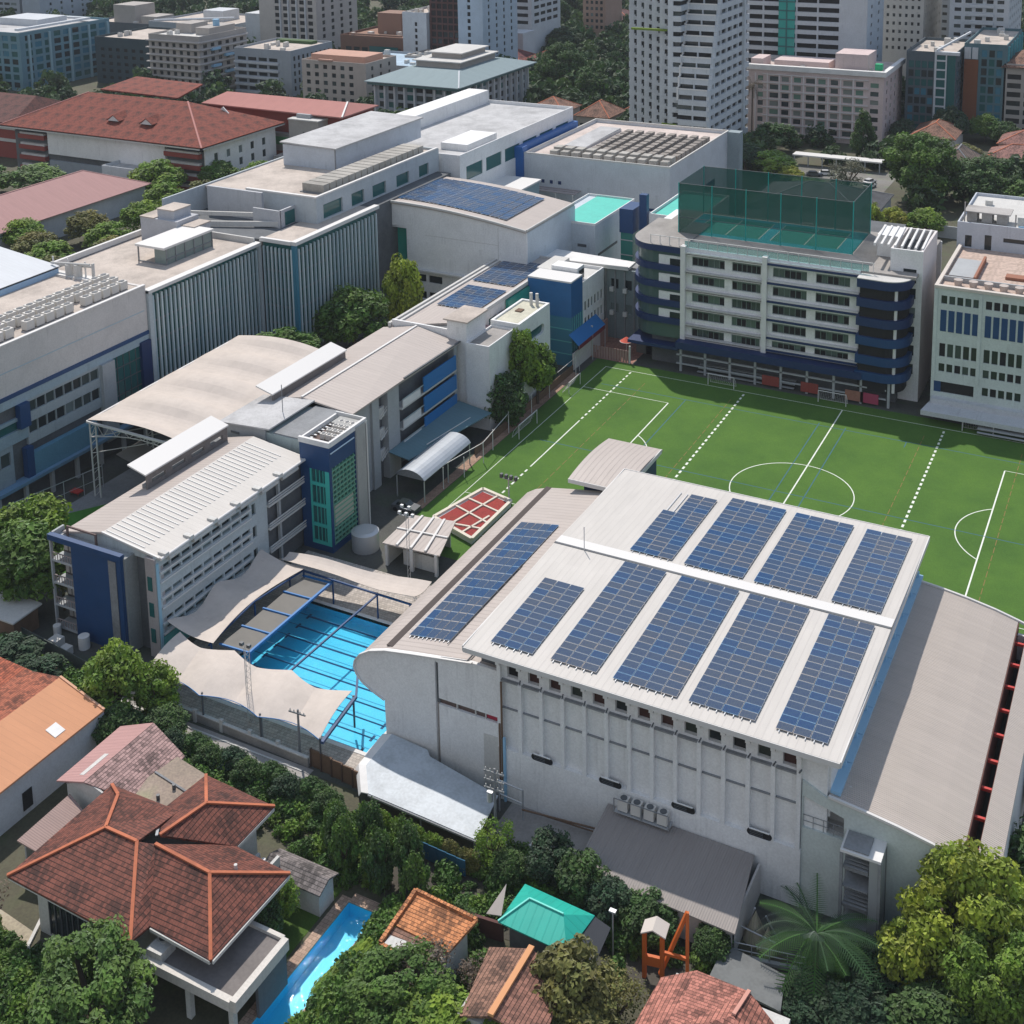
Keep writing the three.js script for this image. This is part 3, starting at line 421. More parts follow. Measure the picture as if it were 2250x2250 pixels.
// ================================================================ swimming pool
{
  const x0 = -97, x1 = -73.4, z0 = -123.2, z1 = -102.4, y = 0.12;
  struct('pool_deck', [box(-103.8, x0, -0.3, 0.1, -133, -98.4), box(x0, x1, -0.3, 0.1, -133, z0), box(x0, x1, -0.3, 0.1, z1, -98.4), box(x1, -71.6, -0.3, 0.1, -133, -98.4)], mat([0.52, 0.47, 0.42], { map: 'paver' }));
  const p = thing('swimming_pool', 'large bright blue swimming pool with dark lane lines beside the hall', 'swimming pool', [-85, -1.6, -113]);
  part(p, 'basin', [box(x0, x1, -1.7, -1.1, z0, z1), box(x0 - 0.2, x0, -1.7, 0.05, z0, z1), box(x1, x1 + 0.2, -1.7, 0.05, z0, z1), box(x0, x1, -1.7, 0.05, z0 - 0.2, z0), box(x0, x1, -1.7, 0.05, z1, z1 + 0.2)], M.poolTile);
  for (let i = 0; i < 9; i++) { const z = z0 + 1.5 + i * 2.25; part(p, 'lane_line', [box(x0 + 1.5, x1 - 1.5, -1.1, -1.07, z - 0.1, z + 0.1), box(x0 + 1.5, x0 + 1.8, -1.1, -1.07, z - 0.5, z + 0.5), box(x1 - 1.8, x1 - 1.5, -1.1, -1.07, z - 0.5, z + 0.5)], M.poolLane); }
  part(p, 'water', box(x0, x1, -0.12, -0.1, z0, z1), M.water);
  for (let i = 0; i < 8; i++) { const z = z0 + 2.6 + i * 2.25, g = []; g.push(bar([x0, -0.06, z], [x1, -0.06, z], 0.045, 5)); part(p, 'lane_rope', g, mat([0.03, 0.16, 0.3])); }
  part(p, 'coping', [box(x0 - 0.5, x0, 0, 0.16, z0 - 0.5, z1 + 0.5), box(x1, x1 + 0.5, 0, 0.16, z0 - 0.5, z1 + 0.5), box(x0, x1, 0, 0.16, z0 - 0.5, z0), box(x0, x1, 0, 0.16, z1, z1 + 0.5)], M.whiteClean);
  for (let i = 0; i < 8; i++) { const z = z0 + 2.6 + i * 2.25; part(p, 'starting_block', box(x0 - 0.45, x0 + 0.05, 0.16, 0.55, z - 0.3, z + 0.3), M.blueBright); }
}
// membrane: a thin sheet of cloth between two edges, with sag
function sheet(f, nu, nv, t = 0.05) {
  const P = (i, j, d) => { const [x, y, z] = f(i / nu, j / nv); return [x, y - d, z]; }, l = [];
  for (let i = 0; i < nu; i++) for (let j = 0; j < nv; j++) {
    for (const d of [0, t]) { const q = [P(i, j, d), P(i + 1, j, d), P(i + 1, j + 1, d), P(i, j + 1, d)]; const up = V(...q[1]).sub(V(...q[0])).cross(V(...q[3]).sub(V(...q[0]))).y > 0; if (up === (d === 0)) l.push(q[0], q[1], q[2], q[0], q[2], q[3]); else l.push(q[0], q[2], q[1], q[0], q[3], q[2]); }
  }
  const edge = (a, b, c, d) => l.push(a, b, c, a, c, d, a, c, b, a, d, c);
  for (let i = 0; i < nu; i++) { edge(P(i, 0, 0), P(i + 1, 0, 0), P(i + 1, 0, t), P(i, 0, t)); edge(P(i, nv, 0), P(i + 1, nv, 0), P(i + 1, nv, t), P(i, nv, t)); }
  for (let j = 0; j < nv; j++) { edge(P(0, j, 0), P(0, j + 1, 0), P(0, j + 1, t), P(0, j, t)); edge(P(nu, j, 0), P(nu, j + 1, 0), P(nu, j + 1, t), P(nu, j, t)); }
  const g = new THREE.BufferGeometry(); g.setAttribute('position', new THREE.Float32BufferAttribute(l.flat(), 3)); g.computeVertexNormals(); return g;
}
const mix = (a, b, t) => a + (b - a) * t, smooth = (t) => t * t * (3 - 2 * t);
{
  const t = thing('pool_canopy', 'long white sail canopy between the school wall and the pool', 'canopy', [-100, 0, -115], 'white sail canopies round the pool');
  // u along z, v across
  part(t, 'sail', sheet((u, v) => { const z = mix(-105.8, -123.8, u), wave = Math.pow(Math.abs(Math.sin(u * Math.PI * 2)), 1.5), inner = -104.3 + 0.9 * wave * 0.5, outer = -97.2 - 1.3 * Math.sin(u * Math.PI) ; return [mix(inner, outer, v), 4.6 - 0.5 * wave * (1 - v) - 0.9 * Math.sin(v * Math.PI) * 0.5 - 0.5 * v + 0.35 * Math.cos(u * Math.PI * 4) * (1 - v), z]; }, 36, 10), M.canvas);
  part(t, 'edge_beam', [bar([-97.9, 3.6, -105.8], [-98.4, 4, -114.8], 0.12), bar([-98.4, 4, -114.8], [-97.5, 3.7, -123.8], 0.12)], M.blue);
  part(t, 'post', [[-97.6, -105.9], [-98.3, -114.8], [-97.4, -123.7]].map(([x, z]) => bar([x, 0, z], [x, 3.8, z], 0.12)), M.blue);
  for (let i = 0; i < 4; i++) part(t, 'shade_panel', slab([[-97.4 + 0.2 * Math.sin(i), 3.05, -107.4 - i * 4.05], [-93.4, 2.9, -107.8 - i * 4.05], [-93.4, 2.9, -111.5 - i * 4.05], [-97.3, 3.05, -111.1 - i * 4.05]], 0.06), M.canvasDark);
  part(t, 'pool_beam', [beam([-93.2, 3.05, -107.4], [-93.2, 3.05, -124.3], 0.28, 0.28), ...[0, 1, 2, 3, 4].map((i) => beam([-97.6, 3, -107.3 - i * 4.1], [-93.2, 3, -107.5 - i * 4.1], 0.2, 0.2))], M.blueBright);
  part(t, 'post', [[-93.2, -107.6], [-93.2, -124.2]].map(([x, z]) => bar([x, 0, z], [x, 3, z], 0.12)), M.blueBright);
}
{
  const t = thing('pool_canopy', 'narrow white sail canopy along the far end of the pool', 'canopy', [-91, 0, -126], 'white sail canopies round the pool');
  part(t, 'sail', sheet((u, v) => { const x = mix(-101.6, -80.6, u), s = Math.sin(u * Math.PI * 2.5) * 0.25; return [x, 4 + s - 0.4 * Math.sin(v * Math.PI) + 0.25 * v, mix(-126.2 - 1.9 * u, -123.9 + 0.5 * Math.sin(u * Math.PI * 3) * 0.5, v)]; }, 30, 6), M.canvas);
  part(t, 'beam', [beam([-101.5, 3.6, -123.9], [-80.8, 3.6, -123.5], 0.2, 0.2), beam([-86, 3.4, -123.5], [-86.5, 3.4, -103.8], 0.2, 0.2)], M.blue);
  part(t, 'post', [[-100, -124], [-93, -123.9], [-86, -123.7], [-81, -123.5]].map(([x, z]) => bar([x, 0, z], [x, 3.7, z], 0.11)), M.blue);
}
{
  const t = thing('pool_canopy', 'wide white sail canopy over the near edge of the pool', 'canopy', [-89, 0, -102], 'white sail canopies round the pool');
  const zb = (u) => -105.5 + 1.1 * Math.sin(((u * 3) % 1) * Math.PI), zf = (u) => -98.1 - 0.9 * Math.sin(((u * 3) % 1) * Math.PI);
  part(t, 'sail', sheet((u, v) => { const k = Math.abs(Math.cos(u * Math.PI * 3)); return [mix(mix(-102, -77.2, u), mix(-100.8, -76.3, u), v), 3.9 + 0.75 * k * Math.sin(v * Math.PI * 0.8 + 0.3) - 0.45 * v + 0.25 * (1 - v), mix(zb(u), zf(u), v)]; }, 48, 10), M.canvas);
  part(t, 'cable', [0, 1, 2].map((i) => { const r = []; for (let k = 0; k < 8; k++) { const a = (i + k / 8) / 3, b = (i + (k + 1) / 8) / 3; r.push(bar([mix(-100.8, -76.3, a), 3.7, zf(Math.min(a, 0.99999)) + 0.05], [mix(-100.8, -76.3, b), 3.7, zf(k === 7 ? b - 1e-5 : b) + 0.05], 0.05, 4)); } return r; }), M.blueBright);
  part(t, 'end_beam', [beam([-76.8, 3.7, -105.6], [-75.9, 3.5, -98], 0.35, 0.3), beam([-78.9, 3.5, -109], [-76.8, 3.5, -105.6], 0.25, 0.25)], M.blue);
  for (const [x, z] of [[-101, -98.4], [-92.5, -98.4], [-84.4, -98.4], [-76.2, -98.1], [-77, -105.4], [-102, -105.3]]) part(t, 'post', bar([x, 0, z], [x, 3.9, z], 0.12), M.steelDark);
}
{ // spectator terrace, boundary wall and posts
  const w = thing('boundary_wall', 'brown panelled boundary wall behind the pool deck and hedge', 'wall', [-74.5, 0, -98]);
  for (let i = 0; i < 6; i++) part(w, 'panel', box(-77.6 + i * 1.45, -76.22 + i * 1.45, 0, 2.0, -98.35 + i * 0.16, -98.2 + i * 0.16), M.wood);
  for (let i = 0; i <= 6; i++) part(w, 'post', box(-77.68 + i * 1.45, -77.54 + i * 1.45, 0, 2.1, -98.4 + i * 0.16, -98.1 + i * 0.16), mat([0.1, 0.06, 0.045]));
  const c = thing('concrete_wall', 'low pale concrete wall along the footpath below the pool canopy', 'wall', [-90, 0, -99]);
  part(c, 'wall', [beam([-100.4, 0.5, -98.6], [-77.8, 0.5, -98], 0.25, 1)], M.concrete); part(c, 'coping', beam([-100.4, 1.06, -98.6], [-77.8, 1.06, -98], 0.4, 0.12), M.offwhite);
  for (const x of [-97.5, -93.6, -89.8, -85.8, -82]) part(c, 'pier', box(x - 0.2, x + 0.2, 0, 1.5, -98.5, -98.1), M.offwhite);
  struct('footpath', box(-106, -77, -0.3, 0.03, -97.8, -94.6), M.concrete);
  struct('kerb', [box(-106, -77, -0.3, 0.14, -94.6, -94.35), box(-106, -78, -0.3, 0.12, -97.2, -97)], M.offwhite);
}
{ // lattice mast in front of the near canopy
  const t = thing('lattice_mast', 'slender white lattice mast standing in front of the near pool canopy', 'mast', [-87.8, 0, -100.6]);
  const X = -87.8, Z = -100.6, H = 9.6, g = [], w = 0.28; for (const [a, b] of [[-w, -w], [w, -w], [0, w]]) part(t, 'leg', bar([X + a, 0, Z + b], [X + a, H, Z + b], 0.035, 5), M.offwhite);
  for (let i = 0; i < 14; i++) { const y0 = i * H / 14, y1 = (i + 1) * H / 14; g.push(bar([X - w, y0, Z - w], [X + w, y1, Z - w], 0.02, 4), bar([X + w, y0, Z - w], [X, y1, Z + w], 0.02, 4), bar([X, y0, Z + w], [X - w, y1, Z - w], 0.02, 4)); }
  part(t, 'lattice', g, M.offwhite); part(t, 'lamp', [box(X - 0.7, X - 0.3, H, H + 0.35, Z - 0.2, Z + 0.2), box(X + 0.3, X + 0.7, H, H + 0.35, Z - 0.2, Z + 0.2)], M.steelDark);
  const u = thing('lattice_mast', 'thin grey lattice mast with a lamp cluster by the shed behind the pool', 'mast', [-86.8, 0, -132.4]);
  const g2 = []; for (const a of [-0.2, 0.2]) part(u, 'leg', bar([-86.8 + a, 0, -132.4], [-86.9 + a, 10, -132.5], 0.035, 5), M.steel);
  for (let i = 0; i < 12; i++) g2.push(bar([-87, i * 0.82, -132.4], [-86.6, i * 0.82 + 0.8, -132.4], 0.02, 4)); part(u, 'lattice', g2, M.steel);
  part(u, 'lamp_frame', [bar([-88, 9.6, -132.4], [-85.8, 9.6, -132.4], 0.05), bar([-87.6, 10.6, -132.4], [-86.2, 10.6, -132.4], 0.05)], M.steel);
  for (const [dx, y] of [[-1, 9.7], [0, 9.7], [1, 9.7], [-0.6, 10.7], [0.5, 10.7]]) part(u, 'lamp', box(-87 + dx - 0.2, -87 + dx + 0.2, y, y + 0.35, -132.6, -132.25), M.steel);
}
function powerPole(x, z, h, label, arms = 3) {
  const t = thing('utility_pole', label, 'utility pole', [x, 0, z], 'utility poles along the lane');
  part(t, 'pole', bar([x, 0, z], [x, h, z], 0.16, 8, 0.11), M.midGrey);
  for (let i = 0; i < arms; i++) { const y = h - 0.4 - i * 0.9, c = part(t, 'crossarm', beam([x - 1.1, y, z + 0.15], [x + 1.1, y + 0.1, z + 0.15], 0.12, 0.14), M.midGrey); part(c, 'insulator', [-0.9, -0.4, 0.4, 0.9].map((d) => cyl(x + d, y + 0.1, y + 0.4, z + 0.15, 0.07, 0.05, 6)), M.offwhite); }
  if (arms > 2) part(t, 'transformer', [cyl(x - 0.5, h - 3.6, h - 2.6, z + 0.1, 0.32, 0.32, 10)], M.steel);
}
powerPole(-79.6, -98.9, 5.6, 'short grey utility pole with one cross arm at the end of the near pool canopy', 1);
powerPole(-54.6, -97, 8.6, 'dark utility pole with tangled cross arms in front of the hall drain pipes', 3);
powerPole(-84.4, -98.6, 3.2, 'thin grey post beside the footpath below the pool canopy', 0);
{ // dividing shed behind the pool
  const t = thing('pool_shed', 'flat cream sheet roof shed with open front behind the far pool canopy', 'shed', [-88.5, 0, -138]);
  part(t, 'roof', slab([[-92.4, 3.3, -134.6], [-92.6, 3.5, -142.4], [-86, 3.6, -143.4], [-83.8, 3.2, -135.3]], 0.18), M.roofSheet);
  for (const k of [0.25, 0.5, 0.75]) part(t, 'roof_rib', beam([mix(-92.4, -83.8, k), 3.42, mix(-134.6, -135.3, k)], [mix(-92.6, -86, k), 3.62, mix(-142.4, -143.4, k)], 0.3, 0.2), M.trim);
  part(t, 'roof_rib', [beam([-92.5, 3.5, -138.5], [-84.9, 3.5, -139.3], 0.25, 0.16)], M.trim);
  part(t, 'wall', [box(-92, -91.8, 0, 3.2, -142, -134.9), box(-92, -86.4, 0, 3.3, -142.6, -142.4), box(-90, -85, 0, 2.2, -136.2, -136)], M.offwhite);
  part(t, 'post', [[-91.9, -134.9], [-88, -135.1], [-84.4, -135.4]].map(([x, z]) => box(x - 0.2, x + 0.2, 0, 3.2, z - 0.2, z + 0.2)), M.trim);
  const b = thing('water_tank', 'grey corrugated cylindrical tank standing beside the blue stair tower', 'tank', [-97, 0, -137.4]);
  part(b, 'tank', cyl(-97, 0, 2.6, -137.2, 1.9, 1.9, 20), M.steel); part(b, 'lid', cyl(-97, 2.6, 2.8, -137.2, 1.95, 1.4, 20), M.steel);
}
// ================================================================ long school building by the pool
const LOUV = mat([0.5, 0.56, 0.58], { map: 'plaster' }), paleTeal = mat([0.46, 0.55, 0.55], { map: 'plaster' });
{
  const s = thing('school_building', 'long four storey school building with pale ribbed roof between pool and blue stair tower', 'school building', [-112, 0, -119]);
  part(s, 'core', box(-119.6, -105.5, 0, 12.6, -134.4, -106.3), M.darkGrey);
  // long wall to the pool: ribbon windows with sills and sun ledges
  const H = []; for (const y of [3.2, 6.6, 10]) for (let i = 0; i < 9; i++) { const z0 = -122.6 + i * 1.86; H.push([z0, z0 + 1.62, y, y + 0.55], [z0, z0 + 1.62, y + 1.15, y + 1.75]); }
  for (const y of [1.8, 5, 8.2]) H.push([-123.9, -123.1, y + 1.6, y + 3.2]);
  facade(s, 'x', -105, 1, -126.2, -105.4, 0, 13.2, H, LOUV, { t: 0.45 });
  for (const y of [2.9, 4.2, 6.3, 7.6, 9.7, 11]) part(s, 'sill', box(-105, -104.7, y, y + 0.16, -122.7, -105.8), M.trim);
  part(s, 'corner_strip', box(-105, -104.86, 0, 12.4, -105.7, -105.3), mat([0.3, 0.5, 0.62]));
  part(s, 'band', box(-105, -104.9, 0.2, 2.6, -126, -105.8), mat([0.1, 0.42, 0.42], { map: 'plaster' }));
  // open balconies bay next to the tower
  part(s, 'balcony_back', box(-106.2, -105.8, 0, 13.2, -134.2, -126.2), M.blue);
  for (const y of [3, 6.3, 9.6]) { part(s, 'balcony_slab', box(-105.8, -104.6, y, y + 0.3, -134, -126.2), M.offwhite); part(s, 'balcony_rail', [box(-104.7, -104.6, y + 0.85, y + 1, -134, -126.2), box(-104.7, -104.6, y + 0.5, y + 0.62, -134, -126.2)], M.trim); }
  part(s, 'balcony_pier', [box(-105.2, -104.8, 0, 13.2, -128.9, -128.5)], M.greyWall);
  for (const y of [4, 7.3, 10.4]) part(s, 'window', [box(-105.78, -105.7, y, y + 1.7, -128.3, -126.8)], M.glassTeal);
  // end wall: loggias, blue panel, recess
  part(s, 'end_panel', [box(-117.6, -109.3, 0, 12.8, -104.5, -104.05)], M.blue);
  part(s, 'end_frame', [box(-121.3, -109.2, 12.35, 13.1, -104.5, -103.8), box(-109.75, -109.2, 0, 12.4, -104.4, -103.8)], M.blue);
  part(s, 'grey_strip', box(-111.4, -110.2, 0, 12.0, -104.05, -103.97), M.midGrey);
  part(s, 'side_wall', [box(-109.3, -108.9, 0, 12.6, -107.6, -104.3), box(-108.9, -105.4, 0, 12.9, -107.4, -106.6)], mat([0.3, 0.32, 0.32], { map: 'plaster' }));
  part(s, 'corner_wall', box(-106.6, -105.02, 0, 13, -106.6, -105.2), mat([0.4, 0.37, 0.37], { map: 'plaster' }));
  for (const y of [2, 5.4, 8.8]) part(s, 'window', box(-106.3, -105.6, y, y + 1.8, -105.2, -105.12), M.glassTeal);
  part(s, 'roof_terrace', [box(-121.2, -109.3, 12.2, 12.4, -106.4, -104.4), box(-121.3, -121, 12.4, 13.1, -106.4, -104.4)], M.greyWall);
  part(s, 'terrace_frame', [[-119.2, -105.2], [-114.4, -105.2]].map(([x, z]) => box(x - 0.12, x + 0.12, 12.4, 14, z - 0.12, z + 0.12)).concat([box(-119.3, -114.3, 13.85, 14.05, -105.3, -105.1)]), mat([0.14, 0.1, 0.09]));
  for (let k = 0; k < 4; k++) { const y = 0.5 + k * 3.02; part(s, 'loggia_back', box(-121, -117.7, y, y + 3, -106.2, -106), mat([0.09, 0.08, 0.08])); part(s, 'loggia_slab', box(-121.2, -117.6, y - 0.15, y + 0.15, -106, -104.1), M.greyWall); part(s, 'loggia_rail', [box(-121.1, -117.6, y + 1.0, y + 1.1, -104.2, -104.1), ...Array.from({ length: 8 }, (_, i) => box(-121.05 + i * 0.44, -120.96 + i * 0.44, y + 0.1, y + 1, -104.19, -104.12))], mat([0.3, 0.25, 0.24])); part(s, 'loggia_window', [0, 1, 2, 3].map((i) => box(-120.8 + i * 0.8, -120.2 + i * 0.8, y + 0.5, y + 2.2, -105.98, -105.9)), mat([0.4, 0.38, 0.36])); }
  part(s, 'loggia_post', [box(-121.3, -121.05, 0, 12.4, -104.4, -104.05)], M.greyWall);
  // gable roof, ribbed
  const xr = -113.7;
  part(s, 'roof', slab([[-104.6, 13.15, -105.6], [-104.6, 13.15, -134.6], [xr, 14.3, -134.6], [xr, 14.3, -105.6]], 0.25), M.roofMain);
  part(s, 'roof', slab([[xr, 14.3, -105.6], [xr, 14.3, -134.6], [-120.5, 12.75, -134.6], [-120.5, 12.75, -105.6]], 0.25), M.roofSheet);
  const ribs = []; for (let z = -106.2; z > -133; z -= 0.85) ribs.push(beam([xr + 0.2, 14.32, z], [-107.4, 13.55, z], 0.14, 0.09)); part(s, 'roof_rib', ribs, M.trim, undefined, 'stuff');
  part(s, 'gable_wall', extr([[-119.8, 12.3], [-105.4, 12.3], [-105.4, 12.95], [xr, 14.02], [-119.8, 12.65]], -106.2, -105.9), LOUV);
  part(s, 'barge', [beam([xr, 14.32, -105.6], [-104.6, 13.18, -105.6], 0.24, 0.2)], M.trim);
  part(s, 'gutter', bar([-104.4, 13.05, -105.6], [-104.4, 13.05, -134.4], 0.2, 8), M.trim);
  for (let i = 0; i < 6; i++) part(s, 'duct', bar([-104.55, 12.55, -107 - i * 4.4], [-104.55, 12.55, -110.4 - i * 4.4], 0.33, 10), M.offwhite);
  for (let i = 0; i < 6; i++) part(s, 'roof_box', box(-105.4, -104.2, 13, 13.5, -107 - i * 4.4 + 0.1, -106.2 - i * 4.4), M.offwhite);
  // raised clerestory strip over the west slope
  const cler = (z0, z1, y) => { part(s, 'clerestory_roof', slab([[-117.1, y - 0.45, z1], [-117.1, y - 0.45, z0], [-120.2, y + 0.35, z0], [-120.2, y + 0.35, z1]], 0.2), M.trim); part(s, 'clerestory_wall', [holed('x', -117.4, 1, z0, z1 - 0.6, 13.2, y - 0.6, grid(z0 + 0.4, z1 - 0.8, 4, 2.6, 14.1, 1, 1, 0.6), 0.3)], mat([0.2, 0.18, 0.17], { map: 'blotch' })); };
  cler(-133.4, -116.8, 16.3);
  part(s, 'clerestory_base', box(-119, -117.6, 12.6, 13.6, -133.2, -118), M.midGrey);
  // cross roof in front of the tower
  part(s, 'cross_roof', slab([[-120.6, 14.9, -135.3], [-111.4, 15.55, -135.3], [-111.4, 15.55, -146.1], [-120.6, 14.9, -145.6]], 0.22), M.roofPale);
  part(s, 'cross_wall', [box(-120.2, -105.3, 0, 14.6, -145.6, -135.9)], paleTeal);
  part(s, 'cross_front', extr([[-120.2, 12.2], [-112.4, 12.2], [-112.4, 15.2], [-120.2, 14.6]], -135.9, -135.6), M.greyWall);
  part(s, 'cross_vent', box(-118.6, -117.1, 13.5, 13.8, -135.6, -135.5), M.darkGrey);
  part(s, 'roof_walkway', [box(-111.2, -106, 14.6, 14.8, -146, -136)], M.midGrey);
  part(s, 'antenna', [bar([-113.4, 14.9, -141], [-113.4, 19.6, -141], 0.06)], M.midGrey);
  // far section with balconies
  part(s, 'far_core', box(-119.6, -106.2, 0, 14, -176.6, -145.6), M.darkGrey);
  part(s, 'far_roof', slab([[-104.6, 14.7, -146], [-104.6, 14.7, -159.2], [-104.6, 14.5, -177.6], [xr + 0.5, 15.9, -177.6], [xr, 15.6, -146]], 0.25), M.roofSheet);
  part(s, 'far_roof', slab([[xr, 15.6, -146], [xr + 0.5, 15.9, -177.6], [-120, 14.6, -177.6], [-120.4, 14.3, -146]], 0.25), M.roofSheet);
  part(s, 'far_ridge', beam([xr, 15.7, -146], [xr + 0.5, 16, -177.6], 0.35, 0.14), M.trim);
  part(s, 'far_barge', beam([-104.6, 14.85, -160], [-104.6, 14.65, -177.4], 0.3, 0.2), M.darkGrey);
  part(s, 'far_wall', [box(-106.2, -105, 0, 14.2, -153.4, -151.6), box(-106.2, -105, 0, 14.2, -159, -155.8), box(-106.2, -105.4, 0, 14.2, -151.6, -145.4)], M.greyWall);
  for (const z of [-155.4, -148]) for (const y of [3.6, 7, 10.4]) { part(s, 'stair_rail', [beam([-105.2, y, z + 1.4], [-105.2, y + 0.9, z - 0.4], 0.1, 0.12), beam([-105.2, y + 0.5, z + 1.4], [-105.2, y + 1.4, z - 0.4], 0.06, 0.08)], M.trim); part(s, 'stair_panel', box(-106, -105.6, y - 0.2, y + 1.5, z - 0.3, z + 1.3), M.offwhite); }
  part(s, 'far_end_wall', box(-106.2, -105, 0, 14.2, -177, -175.9), M.greyWall);
  for (const y of [3.2, 6.6, 10]) {
    part(s, 'balcony_slab', box(-106.2, -104.5, y, y + 0.3, -175.9, -159), M.offwhite);
    part(s, 'balcony_front', box(-104.6, -104.45, y + 0.3, y + 1.5, -164.4, -159.3), M.whiteClean);
    part(s, 'blue_panel', box(-104.6, -104.4, y + 0.4, y + 2.9, -175.6, -165.4), M.blueBright.clone());
    part(s, 'balcony_rail', box(-104.55, -104.45, y + 1.6, y + 1.7, -175.8, -159.2), paleTeal);
  }
  cler(-162.6, -143.4, 16.9);
  // low skirt roof of teal sheet and its dark gutter
  part(s, 'skirt_roof', slab([[-104.9, 4.6, -155.4], [-101.6, 3.7, -156], [-98.2, 3.7, -176.2], [-104.9, 4.6, -176.4]], 0.15), mat([0.13, 0.24, 0.28], { map: 'seams', bump: 'seamBump', bs: 0.03 }));
  part(s, 'skirt_band', beam([-101.2, 4.3, -160.6], [-100.2, 3.95, -172.6], 0.14, 0.1), M.trim);
}
// white stair tower with the box beside it
{
  const s = thing('stair_tower', 'white stair tower with three dark windows rising beside the ribbed school roof', 'stair tower', [-104.6, 0, -180]);
  part(s, 'wall', [box(-107.2, -103.4, 0, 18, -184, -177.6)], M.white);
  part(s, 'roof', [box(-107.7, -103, 18, 18.25, -184.3, -177.2)], M.roofFlat);
  for (const y of [5.4, 8.6, 11.8]) { const w = part(s, 'window', [box(-103.42, -103.36, y, y + 1.8, -179.8, -178.6)], M.glass); part(w, 'frame', [box(-103.4, -103.26, y - 0.1, y, -179.9, -178.5), box(-103.4, -103.26, y + 1.8, y + 1.9, -179.9, -178.5), box(-103.4, -103.26, y, y + 1.8, -179.26, -179.18)], M.whiteClean); }
  part(s, 'gable_wall', box(-118.3, -107.2, 13, 16.2, -178.2, -177.8), M.white);
  const b = thing('white_annex', 'plain white box annex with flat grey top beside the stair tower and dark trees', 'annex', [-101, 0, -181.5]);
  part(b, 'wall', [box(-103.36, -98.9, 0, 14.4, -186, -177)], M.white); part(b, 'parapet', parapet(-103.36, -98.9, -186, -177, 14.4, 0.4, 0.2), M.white); part(b, 'terrace', box(-103.1, -99.1, 14.4, 14.45, -185.8, -177.2), M.concrete);
  part(b, 'corner_trim', box(-98.95, -98.8, 0, 14.4, -177.1, -176.95), M.whiteClean);
}
